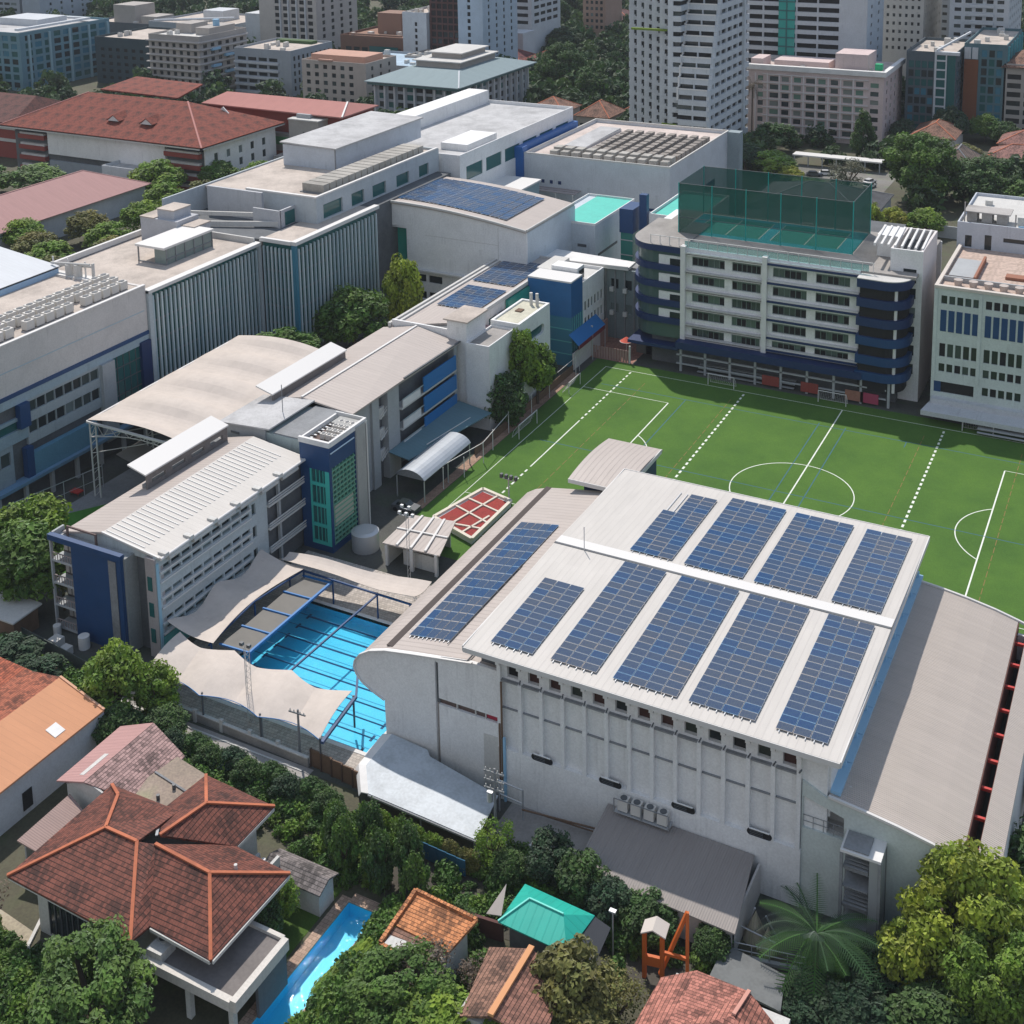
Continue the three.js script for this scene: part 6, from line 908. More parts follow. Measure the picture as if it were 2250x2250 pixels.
{ // pink apartment block
  const b = thing('apartment_block', 'long pink apartment block with a grid of windows and white cornice', 'apartment block', [-106, 0, -424]);
  const x0 = -128.6, x1 = -84.3, z = -409, pinkW = mat([0.68, 0.55, 0.53], { map: 'plaster' }), hs = [];
  for (let k = 0; k < 7; k++) for (let i = 0; i < 9; i++) { const x = -125 + i * 4.0; hs.push([x, x + (i === 0 ? 1.8 : i % 3 === 1 ? 2.9 : 2.4), 2.2 + k * 2.75, 3.85 + k * 2.75]); }
  for (let k = 0; k < 7; k++) hs.push([-88.4, -85.8, 2.2 + k * 2.75, 3.7 + k * 2.75]);
  block(b, x0, x1, -438, z, 0, 22.4, pinkW, { front: hs, right: grid(-436, -411, 4, 2, 2.2, 2.75, 7, 1.6), roof: mat([0.6, 0.5, 0.45], { map: 'blotch' }), para: 0, panes: [M.glass, M.glassDim, mat([0.12, 0.22, 0.17], { rough: 0.3 }), mat([0.2, 0.22, 0.2], { rough: 0.3 })] });
  const sl = []; for (let k = 0; k < 8; k++) sl.push(box(-123.4, -89, 1.6 + k * 2.75, 1.85 + k * 2.75, z, z + 0.5)); part(b, 'balcony_slab', sl, mat([0.66, 0.62, 0.6]), undefined, 'stuff'); part(b, 'rib', Array.from({ length: 9 }, (_, i) => box(-125.9 + i * 4.0, -125.5 + i * 4.0, 1, 21.2, z, z + 0.45)), mat([0.68, 0.62, 0.61]), undefined, 'stuff');
  part(b, 'cornice', [box(x0 - 0.4, x1 + 0.8, 22.4, 24, z - 1, z + 0.8), box(x1 - 0.6, x1 + 0.8, 22.4, 24, -438.5, z - 1)], M.whiteClean);
  part(b, 'roof_house', [box(-100.4, -90, 22.4, 28.6, -424, -412), box(-128, -124, 22.4, 25.6, -420, -411), box(-121, -103, 22.4, 25, -424, -414)], pinkW); part(b, 'green_tank', box(-87.6, -85.4, 24, 26, -413, -411), mat([0.03, 0.4, 0.18]));
}
{ // dark glass apartments and neighbours at right
  const b = thing('apartment_block', 'dark glass apartment block with white frames and a brown panel behind the houses', 'apartment block', [-68, 0, -446]);
  block(b, -81.6, -66, -462, -430, 0, 27, mat([0.09, 0.12, 0.14], { map: 'plaster' }), { front: grid(-81, -72.8, 4, 1.6, 1.6, 3, 8, 2.2), right: grid(-460, -432, 6, 3, 1.6, 3, 8, 2), panes: [M.glass, M.glassTeal, M.glassBlue], para: 1 });
  part(b, 'white_frame', [box(-72.6, -72, 0, 28.4, -430, -429.4), box(-69.2, -68.8, 0, 27.4, -430, -429.4), ...Array.from({ length: 9 }, (_, k) => box(-72, -69.2, 1 + k * 3, 1.5 + k * 3, -430, -429.5)), box(-72.6, -65, 27.2, 28.2, -431, -429.2)], hazeWhite); part(b, 'balcony_glazing', box(-72, -66.2, 1, 27, -429.99, -429.9), M.glassTeal); part(b, 'roof_canopy', beam([-72, 28.6, -429.6], [-64, 33, -444], 0.6, 0.6), hazeWhite);
  const c = thing('apartment_block', 'teal glass apartment block with a brown end panel right of the dark block', 'apartment block', [-58, 0, -458]);
  block(c, -65.2, -52, -480, -440, 0, 29, mat([0.1, 0.19, 0.22], { map: 'plaster' }), { front: grid(-60, -53, 3, 1.7, 1.6, 3, 9, 2.3), right: grid(-478, -442, 7, 3, 1.6, 3, 9, 2.2), panes: [M.glassTeal, M.glassBlue, M.glass] }); part(c, 'brown_panel', box(-65, -60.6, 3, 24.6, -440, -439.6), mat([0.22, 0.075, 0.03])); part(c, 'white_panel', [box(-65, -63, 24.8, 28.6, -440, -439.6), box(-62.6, -60.8, 24.8, 28.6, -440, -439.6)], hazeWhite); part(c, 'fin', Array.from({ length: 6 }, (_, i) => box(-52, -51.4, 2, 29, -478 + i * 7, -477.4 + i * 7)), mat([0.1, 0.4, 0.45]));
  const d = thing('apartment_block', 'brown grey apartment block with open floors at the right edge', 'apartment block', [-38, 0, -452]);
  block(d, -52.6, -25, -465, -440, 0, 23, concreteOld, { front: grid(-52, -26, 5, 4.2, 1.4, 2.9, 7, 1.7), panes: [M.voidDark, M.glass] }); part(d, 'hip_roof', [slab([[-53.4, 23, -439], [-24, 23, -439], [-33, 29, -452], [-44, 29, -452]], 0.3), slab([[-53.4, 23, -439], [-44, 29, -452], [-44, 29, -453], [-53.4, 23, -466]], 0.3)], M.tileBrown);
  const e = thing('apartment_tower', 'pale tower with small square windows at the top between the green stair and right towers', 'tower', [-94, 0, -500]);
  block(e, -102.4, -86, -520, -482, 0, 62, mat([0.56, 0.54, 0.5], { map: 'plaster' }), { front: grid(-102, -86.6, 7, 0.9, 20, 3, 13, 1.2), right: grid(-518, -484, 6, 1.1, 20, 3, 13, 1.2), panes: [M.voidDark, M.glass] });
  const f = thing('apartment_tower', 'white banded tower at the top right corner', 'tower', [-66, 0, -500]);
  block(f, -77, -57, -520, -482, 0, 62, hazeWhite, { front: grid(-76, -58, 5, 2.3, 14, 3, 15, 1.3), right: grid(-518, -484, 6, 2, 14, 3, 15, 1.3), panes: [M.glass, M.voidDark, M.glassDim] }); part(f, 'balcony_band', Array.from({ length: 14 }, (_, k) => box(-70, -62, 15.6 + k * 3, 16.6 + k * 3, -482, -481)), hazeWhite, undefined, 'stuff');
  const g = thing('apartment_block', 'pale grey slab block stepping back behind the square window tower', 'apartment block', [-78, 0, -545]);
  block(g, -92, -72, -570, -530, 0, 44, hazeGrey, { front: grid(-91, -73, 6, 1.8, 12, 3, 10, 1.2), right: grid(-568, -532, 6, 2.4, 12, 3, 10, 1.2) });
}
function house(name, label, x0, x1, z0, z1, eave, ridge, wall, roof, { hip = true, cat = 'house', over = 0.6, cap = M.tileRidge, group } = {}) {
  const t = thing(name, label, cat, [(x0 + x1) / 2, 0, (z0 + z1) / 2], group), w = x1 - x0, d = z1 - z0, alongX = w >= d, m = Math.min(w, d) / 2 + over;
  part(t, 'wall', box(x0, x1, 0, eave, z0, z1), wall);
  const a = x0 - over, b = x1 + over, c = z0 - over, e = z1 + over, R = alongX ? [[a + (hip ? m : 0), ridge, (c + e) / 2], [b - (hip ? m : 0), ridge, (c + e) / 2]] : [[(a + b) / 2, ridge, c + (hip ? m : 0)], [(a + b) / 2, ridge, e - (hip ? m : 0)]];
  const A = [a, eave, c], B = [b, eave, c], C = [b, eave, e], D = [a, eave, e];
  if (alongX) { part(t, 'roof', slab([D, C, R[1], R[0]], 0.2), roof); part(t, 'roof', slab([A, B, R[1], R[0]].reverse(), 0.2), roof); if (hip) { part(t, 'roof', slab([A, D, R[0]], 0.2), roof); part(t, 'roof', slab([B, C, R[1]], 0.2), roof); } else part(t, 'gable', extr([[c + over, eave], [e - over, eave], [(c + e) / 2, ridge - 0.15]], 0, 0.2).rotateY(-Math.PI / 2).translate(x1, 0, 0), wall); }
  else { part(t, 'roof', slab([B, C, R[1], R[0]], 0.2), roof); part(t, 'roof', slab([A, D, R[1], R[0]], 0.2), roof); if (hip) { part(t, 'roof', slab([A, B, R[0]], 0.2), roof); part(t, 'roof', slab([D, C, R[1]], 0.2), roof); } else part(t, 'gable', extr([[x0, eave], [x1, eave], [(x0 + x1) / 2, ridge - 0.15]], z1 - 0.2, z1), wall); }
  part(t, 'ridge_cap', [beam(R[0], R[1], 0.35, 0.18), ...(hip ? (alongX ? [[A, R[0]], [D, R[0]], [B, R[1]], [C, R[1]]] : [[A, R[0]], [B, R[0]], [D, R[1]], [C, R[1]]]).map(([p, q]) => beam(p, q, 0.35, 0.16)) : [])], cap);
  const wz = []; for (let x = x0 + 1.5; x < x1 - 1; x += 3.2) wz.push(box(x, x + 1.2, 1, Math.min(2.4, eave - 0.4), z1, z1 + 0.08)); if (wz.length) part(t, 'window', wz, M.glass, undefined, 'stuff');
  return t;
}
// red roofed school at far left
{
  const s = thing('red_roof_school', 'large red tiled school with white and red banded floors at far left', 'school building', [-283, 0, -292]);
  const x0 = -322, x1 = -245, zn = -275, zf = -308;
  part(s, 'core', box(x0 + 1, x1 - 0.5, 0, 12, zf, zn - 1), M.darkGrey);
  for (let k = 0; k < 4; k++) { const y = k * 3.3; for (const [a, b] of [[-259, -246], [-318, -307]]) { part(s, 'red_band', box(a, b, y + 0.2, y + 1.5, zn - 1, zn + 0.6), M.redWall); part(s, 'white_band', box(a + 0.4, b - 0.4, y + 1.5, y + 2.1, zn - 1, zn + 0.2), M.offwhite); } }
  part(s, 'white_front', [box(-306, -259, 6, 13.4, zn - 1, zn)], M.white); part(s, 'base_band', box(-306, -259, 0, 4, zn - 1, zn - 0.2), hazeGrey);
  facade(s, 'x', x1, 1, zf, zn - 1, 0, 13, grid(-305, -278, 5, 1.6, 1.4, 3.6, 3, 2.2), M.white);
  const e = 14, r = 22, a = x0 - 2, b = x1 + 1.5, c = zf - 3, d = zn + 2;
  part(s, 'roof', slab([[a, e, d], [b, e, d], [b - 22, r, -293], [a + 18, r, -293]], 0.4), M.redRoof); part(s, 'roof', slab([[b, e, d], [b, e, c], [b - 22, r, -293]], 0.4), M.redRoof); part(s, 'roof', slab([[a, e, c], [a, e, d], [a + 18, r, -293]], 0.4), M.redRoof); part(s, 'roof', slab([[a, e, c], [b, e, c], [b - 22, r, -293], [a + 18, r, -293]], 0.4), M.redRoof);
  part(s, 'roof', [slab([[-304, 22.6, -296], [-274, 21.6, -298], [-276, 23.4, -312], [-304, 24, -312]], 0.4)], M.redRoof); part(s, 'eave', [box(a, b, e - 0.8, e - 0.2, d - 0.6, d), box(b - 0.6, b, e - 0.8, e - 0.2, c, d)], M.offwhite);
  part(s, 'hip_cap', beam([b, e, d], [b - 22, r, -293], 0.5, 0.3), M.pinkRoof); part(s, 'hip_cap', beam([a, e, d], [a + 18, r, -293], 0.5, 0.3), M.pinkRoof);
  for (const x of [-283, -270]) { const g = part(s, 'roof_dormer', [slab([[x - 2.6, 17.4, -279.4], [x, 19, -279.6], [x, 19.6, -285], [x - 2.6, 17.6, -283]], 0.2), slab([[x + 2.6, 17.4, -279.4], [x, 19, -279.6], [x, 19.6, -285], [x + 2.6, 17.6, -283]], 0.2)], M.redRoof); part(g, 'gable', extr([[x - 2.3, 17.2], [x + 2.3, 17.2], [x, 18.8]], -280, -279.7), M.whiteClean); }
  part(s, 'end_gable', [extr([[-262, 15.6], [-252, 15.6], [-257, 20]], -299, -298.6)], M.whiteClean);
  const q = thing('red_roof_hall', 'long dark red roofed wing at the extreme left edge', 'school building', [-350, 0, -292]);
  part(q, 'wall', box(-380, -330, 0, 12, -310, -284), M.redWall); part(q, 'roof', [slab([[-382, 12.4, -281], [-328, 12.4, -281], [-334, 18, -297], [-382, 18, -297]], 0.4), slab([[-328, 12.4, -281], [-328, 12.4, -312], [-334, 18, -297]], 0.4)], mat([0.15, 0.05, 0.04], { map: 'tiles' })); part(q, 'white_band', [box(-380, -329.6, 9.4, 10.6, -284.2, -283.6), box(-380, -329.6, 5.4, 6.4, -284.2, -283.6), box(-330, -329.6, 9.4, 10.6, -310, -284)], M.offwhite);
  const p = thing('pink_roof_hall', 'long pinkish red sheet roof behind the red tiled school', 'hall', [-250, 0, -322]);
  part(p, 'roof', [slab([[-278, 17, -313], [-222.6, 17, -311.6], [-227, 19.6, -321], [-274, 19.6, -321]], 0.4), slab([[-222.6, 17, -311.6], [-227, 19.6, -321], [-223, 17, -332]], 0.4), slab([[-274, 19.6, -321], [-227, 19.6, -321], [-223, 17, -332], [-278, 17, -332]], 0.4), slab([[-278, 17, -313], [-274, 19.6, -321], [-278, 17, -332]], 0.4)], M.pinkRoof);
  part(p, 'wall', box(-276, -224.4, 0, 16.6, -331, -314), M.redWall); part(p, 'lower_roof', [slab([[-226, 15, -312.4], [-221, 13, -311], [-221, 13, -333], [-226, 15, -332]], 0.3)], M.redRoof); part(p, 'hip_cap', beam([-222.6, 17.1, -311.6], [-227, 19.7, -321], 0.5, 0.3), M.trim);
  const w = thing('lettered_tower', 'pale stair tower with a dark emblem and pinnacle mark beside the red roofs', 'tower', [-236, 0, -313]);
  part(w, 'wall', box(-240.6, -229.6, 0, 15.4, -318, -309), concreteOld); part(w, 'roof', box(-240.8, -229.4, 15.4, 15.8, -318.2, -308.8), M.offwhite); part(w, 'roof_plant', [box(-239, -234, 15.8, 17, -316, -311)], M.greyWall);
  part(w, 'spire_mark', [box(-235.3, -234.9, 9, 12, -309, -308.9), box(-235.7, -234.5, 8.6, 9.4, -309, -308.9)], M.steelDark); part(w, 'emblem', new THREE.TorusGeometry(0.9, 0.22, 6, 16).translate(-231.2, 11.8, -308.9), M.steelDark); part(w, 'emblem', [box(-231.6, -230.8, 9.2, 10.4, -309, -308.9)], M.steelDark); part(w, 'low_wall', box(-243, -229, 0, 5, -309, -304), concreteOld);
  part(w, 'emblem', box(-238.6, -236.4, 3.4, 4.6, -304, -303.9), mat([0.3, 0.03, 0.06]));
  const k = thing('link_wing', 'green and red awning link between the red school and the pale stair tower', 'building', [-246, 0, -312]);
  part(k, 'wall', box(-252, -240.8, 0, 10, -320, -312), concreteOld); part(k, 'green_band', box(-252, -240.8, 6.6, 9, -312, -311.8), mat([0.08, 0.3, 0.12])); part(k, 'awning', slab([[-248, 4.6, -312], [-241.6, 4.6, -312], [-241.6, 3.4, -309.4], [-248, 3.4, -309.4]], 0.2), M.redRoof);
  const pr = house('gabled_hall', 'long pale pink sheet roofed hall at the left edge among trees', -273.5, -251, -258, -190, 6.5, 11.8, hazeWhite, M.pinkPale, { cat: 'hall', cap: M.pinkPale, over: 1.2 });
  const ch = thing('white_chapel', 'small white pinnacled chapel gable in front of the red school', 'chapel', [-297, 0, -281]);
  part(ch, 'wall', extr([[-300.6, 0], [-293.4, 0], [-293.4, 5], [-295.4, 6.6], [-296.4, 9], [-297, 12], [-297.6, 9], [-298.6, 6.6], [-300.6, 5]], -283, -280), M.whiteClean); part(ch, 'arch', box(-297.8, -296.2, 1, 4.6, -280, -279.9), M.redWall); part(ch, 'pinnacle', [new THREE.ConeGeometry(0.5, 3.4, 6).translate(-300, 6.6, -280.6), new THREE.ConeGeometry(0.5, 3.4, 6).translate(-294, 6.6, -280.6)], M.whiteClean);
  const bx = thing('small_building', 'small white flat roofed building beyond the pale pink hall', 'building', [-271, 0, -272]); block(bx, -277, -264, -280, -268, 0, 6, hazeWhite, { front: grid(-276, -265, 3, 1.6, 2.4, 1, 1, 1.4), roof: M.roofPale });
}
// towers and blocks across the top left
{
  const C = (name, label, x0, x1, z0, z1, h, wall, o, cat = 'apartment block') => { const t = thing(name, label, cat, [(x0 + x1) / 2, 0, (z0 + z1) / 2]); block(t, x0, x1, z0, z1, 0, h, wall, o); return t; };
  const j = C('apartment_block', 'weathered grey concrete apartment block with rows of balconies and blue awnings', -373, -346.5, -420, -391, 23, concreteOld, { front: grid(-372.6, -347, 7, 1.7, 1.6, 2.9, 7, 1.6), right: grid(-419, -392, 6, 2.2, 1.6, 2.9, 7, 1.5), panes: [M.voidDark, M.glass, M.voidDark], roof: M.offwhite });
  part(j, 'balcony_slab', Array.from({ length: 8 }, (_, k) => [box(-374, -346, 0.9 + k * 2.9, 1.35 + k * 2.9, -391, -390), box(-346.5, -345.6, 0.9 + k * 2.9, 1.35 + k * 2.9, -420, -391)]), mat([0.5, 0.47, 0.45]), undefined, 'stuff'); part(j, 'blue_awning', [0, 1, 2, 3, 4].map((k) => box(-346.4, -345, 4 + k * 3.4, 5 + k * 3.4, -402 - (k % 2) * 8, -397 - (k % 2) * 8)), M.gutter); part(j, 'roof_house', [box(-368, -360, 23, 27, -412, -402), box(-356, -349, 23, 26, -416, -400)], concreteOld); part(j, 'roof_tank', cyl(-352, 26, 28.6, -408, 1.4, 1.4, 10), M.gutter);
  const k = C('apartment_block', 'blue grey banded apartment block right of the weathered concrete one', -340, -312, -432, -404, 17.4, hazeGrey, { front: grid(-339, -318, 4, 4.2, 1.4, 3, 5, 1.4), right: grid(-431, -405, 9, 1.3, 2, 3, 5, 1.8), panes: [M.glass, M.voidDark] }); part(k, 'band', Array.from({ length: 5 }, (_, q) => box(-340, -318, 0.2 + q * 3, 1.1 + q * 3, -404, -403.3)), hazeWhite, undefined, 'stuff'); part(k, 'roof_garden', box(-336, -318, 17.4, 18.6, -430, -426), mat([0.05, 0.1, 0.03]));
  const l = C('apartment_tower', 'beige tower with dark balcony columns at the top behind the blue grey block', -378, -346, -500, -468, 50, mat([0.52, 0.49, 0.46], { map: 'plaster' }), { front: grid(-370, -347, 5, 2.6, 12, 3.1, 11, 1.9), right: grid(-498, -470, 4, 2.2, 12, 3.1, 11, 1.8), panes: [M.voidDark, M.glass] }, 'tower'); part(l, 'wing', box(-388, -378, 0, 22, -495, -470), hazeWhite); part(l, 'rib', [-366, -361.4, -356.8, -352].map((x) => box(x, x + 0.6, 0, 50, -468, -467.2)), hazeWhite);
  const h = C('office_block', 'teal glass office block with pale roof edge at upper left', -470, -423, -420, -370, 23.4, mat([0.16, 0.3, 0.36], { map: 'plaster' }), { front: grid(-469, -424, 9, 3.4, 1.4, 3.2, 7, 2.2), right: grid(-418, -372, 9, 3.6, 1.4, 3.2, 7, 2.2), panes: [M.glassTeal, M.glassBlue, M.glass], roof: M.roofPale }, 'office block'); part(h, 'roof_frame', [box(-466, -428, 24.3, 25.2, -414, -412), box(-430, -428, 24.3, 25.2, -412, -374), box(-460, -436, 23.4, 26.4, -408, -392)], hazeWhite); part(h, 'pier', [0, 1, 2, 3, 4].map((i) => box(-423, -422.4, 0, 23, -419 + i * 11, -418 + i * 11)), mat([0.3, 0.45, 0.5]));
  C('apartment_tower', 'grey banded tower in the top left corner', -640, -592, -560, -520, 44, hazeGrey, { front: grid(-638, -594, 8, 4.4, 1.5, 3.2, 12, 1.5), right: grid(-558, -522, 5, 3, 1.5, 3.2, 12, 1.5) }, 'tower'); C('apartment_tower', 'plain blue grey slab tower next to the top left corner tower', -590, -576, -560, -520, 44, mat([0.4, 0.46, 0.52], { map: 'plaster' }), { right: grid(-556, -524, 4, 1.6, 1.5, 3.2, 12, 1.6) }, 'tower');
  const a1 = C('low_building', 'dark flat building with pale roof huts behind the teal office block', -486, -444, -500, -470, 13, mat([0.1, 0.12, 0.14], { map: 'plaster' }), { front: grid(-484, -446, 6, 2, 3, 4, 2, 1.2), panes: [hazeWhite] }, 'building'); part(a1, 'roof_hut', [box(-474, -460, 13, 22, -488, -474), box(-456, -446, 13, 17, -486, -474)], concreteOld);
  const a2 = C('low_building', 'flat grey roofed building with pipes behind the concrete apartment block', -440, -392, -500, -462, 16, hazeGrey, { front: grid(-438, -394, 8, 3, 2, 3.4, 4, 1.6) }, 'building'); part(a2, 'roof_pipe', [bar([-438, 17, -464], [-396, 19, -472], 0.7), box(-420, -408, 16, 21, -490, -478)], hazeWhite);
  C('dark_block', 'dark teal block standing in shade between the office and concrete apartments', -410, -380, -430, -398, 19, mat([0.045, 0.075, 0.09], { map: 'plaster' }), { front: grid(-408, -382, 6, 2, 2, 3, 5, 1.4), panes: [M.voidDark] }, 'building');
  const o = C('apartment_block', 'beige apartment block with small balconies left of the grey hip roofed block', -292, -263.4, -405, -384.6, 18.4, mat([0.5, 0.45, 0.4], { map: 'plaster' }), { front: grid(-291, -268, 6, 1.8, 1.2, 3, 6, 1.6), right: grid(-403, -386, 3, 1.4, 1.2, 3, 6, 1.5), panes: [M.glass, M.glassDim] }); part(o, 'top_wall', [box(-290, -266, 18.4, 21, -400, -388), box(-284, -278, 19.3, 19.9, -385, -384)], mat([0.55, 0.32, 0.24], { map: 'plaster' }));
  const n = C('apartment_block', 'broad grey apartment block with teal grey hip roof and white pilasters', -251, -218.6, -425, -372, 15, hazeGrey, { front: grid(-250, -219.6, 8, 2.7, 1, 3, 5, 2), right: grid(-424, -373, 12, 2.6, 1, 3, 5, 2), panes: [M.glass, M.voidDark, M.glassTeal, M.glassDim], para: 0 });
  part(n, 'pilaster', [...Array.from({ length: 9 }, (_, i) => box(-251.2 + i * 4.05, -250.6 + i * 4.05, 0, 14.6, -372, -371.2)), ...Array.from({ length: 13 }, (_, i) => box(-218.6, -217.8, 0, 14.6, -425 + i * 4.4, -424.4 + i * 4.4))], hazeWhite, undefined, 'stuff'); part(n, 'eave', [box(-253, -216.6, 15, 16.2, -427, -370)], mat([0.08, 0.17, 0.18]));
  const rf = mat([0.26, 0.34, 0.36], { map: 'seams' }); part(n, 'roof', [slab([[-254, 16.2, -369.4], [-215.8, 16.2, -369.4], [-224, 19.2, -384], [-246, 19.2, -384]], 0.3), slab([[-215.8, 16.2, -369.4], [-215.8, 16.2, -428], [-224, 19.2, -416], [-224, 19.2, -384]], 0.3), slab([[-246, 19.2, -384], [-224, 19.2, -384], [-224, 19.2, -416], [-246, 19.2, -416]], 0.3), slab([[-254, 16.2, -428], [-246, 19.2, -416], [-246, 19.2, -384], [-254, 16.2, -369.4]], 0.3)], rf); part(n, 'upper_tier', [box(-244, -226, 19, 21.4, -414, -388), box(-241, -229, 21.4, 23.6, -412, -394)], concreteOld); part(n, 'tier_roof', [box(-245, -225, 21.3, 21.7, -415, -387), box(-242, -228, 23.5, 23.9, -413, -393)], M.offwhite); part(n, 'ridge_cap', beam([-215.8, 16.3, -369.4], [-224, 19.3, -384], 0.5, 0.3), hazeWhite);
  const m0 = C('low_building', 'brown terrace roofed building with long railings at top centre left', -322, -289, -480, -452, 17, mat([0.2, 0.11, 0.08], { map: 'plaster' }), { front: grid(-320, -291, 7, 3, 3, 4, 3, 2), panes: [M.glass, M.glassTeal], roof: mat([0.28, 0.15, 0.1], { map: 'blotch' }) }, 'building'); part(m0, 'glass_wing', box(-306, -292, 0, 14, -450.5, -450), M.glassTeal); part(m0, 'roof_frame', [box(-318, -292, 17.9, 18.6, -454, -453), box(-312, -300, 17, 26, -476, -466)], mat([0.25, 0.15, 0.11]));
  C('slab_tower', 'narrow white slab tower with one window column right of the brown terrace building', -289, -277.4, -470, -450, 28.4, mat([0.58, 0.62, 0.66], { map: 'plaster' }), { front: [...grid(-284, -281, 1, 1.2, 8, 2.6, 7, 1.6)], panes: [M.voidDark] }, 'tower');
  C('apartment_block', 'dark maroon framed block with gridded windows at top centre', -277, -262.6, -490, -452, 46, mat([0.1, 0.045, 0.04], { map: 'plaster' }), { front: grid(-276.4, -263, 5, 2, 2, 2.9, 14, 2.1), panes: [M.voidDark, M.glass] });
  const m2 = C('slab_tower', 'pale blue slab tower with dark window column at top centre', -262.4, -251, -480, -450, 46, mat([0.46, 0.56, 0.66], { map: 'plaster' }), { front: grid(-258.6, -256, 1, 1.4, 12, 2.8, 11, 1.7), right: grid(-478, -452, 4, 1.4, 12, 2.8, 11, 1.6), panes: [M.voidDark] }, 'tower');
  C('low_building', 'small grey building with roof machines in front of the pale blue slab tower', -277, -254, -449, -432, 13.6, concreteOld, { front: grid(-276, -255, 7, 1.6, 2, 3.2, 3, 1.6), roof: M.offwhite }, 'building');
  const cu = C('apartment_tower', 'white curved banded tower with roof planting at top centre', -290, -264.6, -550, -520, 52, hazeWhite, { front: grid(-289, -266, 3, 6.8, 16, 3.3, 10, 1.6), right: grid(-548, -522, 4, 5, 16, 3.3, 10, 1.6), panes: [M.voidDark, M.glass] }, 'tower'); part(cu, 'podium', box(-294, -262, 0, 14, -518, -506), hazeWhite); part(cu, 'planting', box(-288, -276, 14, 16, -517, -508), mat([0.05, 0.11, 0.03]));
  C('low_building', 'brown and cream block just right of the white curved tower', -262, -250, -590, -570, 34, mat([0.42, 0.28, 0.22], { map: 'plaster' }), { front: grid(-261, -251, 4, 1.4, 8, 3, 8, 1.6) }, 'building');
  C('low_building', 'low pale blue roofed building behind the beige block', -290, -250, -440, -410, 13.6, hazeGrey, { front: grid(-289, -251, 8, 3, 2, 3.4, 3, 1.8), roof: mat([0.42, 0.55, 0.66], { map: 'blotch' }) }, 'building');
}
// low houses among the trees
house('house', 'dark red L shaped roof house left of the big dark tree behind the grey block', -276, -256, -506, -490, 5, 9, M.offwhite, mat([0.2, 0.05, 0.05], { map: 'tiles' }));
house('house', 'red roofed house beside the big dark tree behind the grey block', -254, -236, -504, -486, 5, 9, M.offwhite, mat([0.26, 0.06, 0.055], { map: 'tiles' }));
house('house', 'long dark maroon roof deep among the trees at top centre', -288, -256, -640, -615, 6, 11, M.offwhite, mat([0.13, 0.05, 0.05], { map: 'tiles' }));
house('house', 'maroon roofed house under trees left of the white tower', -256, -226, -636, -612, 5, 10, M.offwhite, mat([0.15, 0.06, 0.055], { map: 'tiles' }));
house('house', 'small brown hip roofed house behind the solar auditorium', -204, -190, -410, -396, 5, 9, concreteOld, M.tileBrown);
house('house', 'brown tiled house between the auditorium and the white tower', -184, -172, -408, -394, 5, 9.4, concreteOld, M.tileBrown);
house('house', 'low grey blue flat house behind the finned block roofs', -209, -193, -394, -382, 5, 6.6, hazeGrey, mat([0.34, 0.4, 0.44], { map: 'seams' }));
house('house', 'brown hip roofed house left of the white tower foot', -172, -161, -424, -410, 5, 8.6, concreteOld, M.tileBrown);
house('house', 'reddish brown roofed house in front of the dark glass apartments', -75, -62, -424, -406, 5, 8.6, M.offwhite, M.tileBrown);
house('house', 'grey brown hip roofed house between two large trees at right', -61, -51, -386, -370, 5, 9.5, mat([0.5, 0.5, 0.44]), mat([0.22, 0.16, 0.13], { map: 'tiles' }), { cap: M.midGrey });
house('house', 'upper terracotta roofed house at the right edge', -49, -34, -420, -406, 5, 8.6, M.offwhite, mat([0.34, 0.16, 0.13], { map: 'tiles' }));
house('house', 'lower terracotta roofed house at the right edge behind the trees', -50, -34, -402, -390, 4.4, 7.4, M.offwhite, mat([0.36, 0.18, 0.15], { map: 'tiles' }));
house('house', 'dark grey hip roofed house seen through the green court net', -97, -66, -334, -308, 5, 10, M.greyWall, mat([0.11, 0.115, 0.125], { map: 'tiles' }), { cap: M.midGrey });
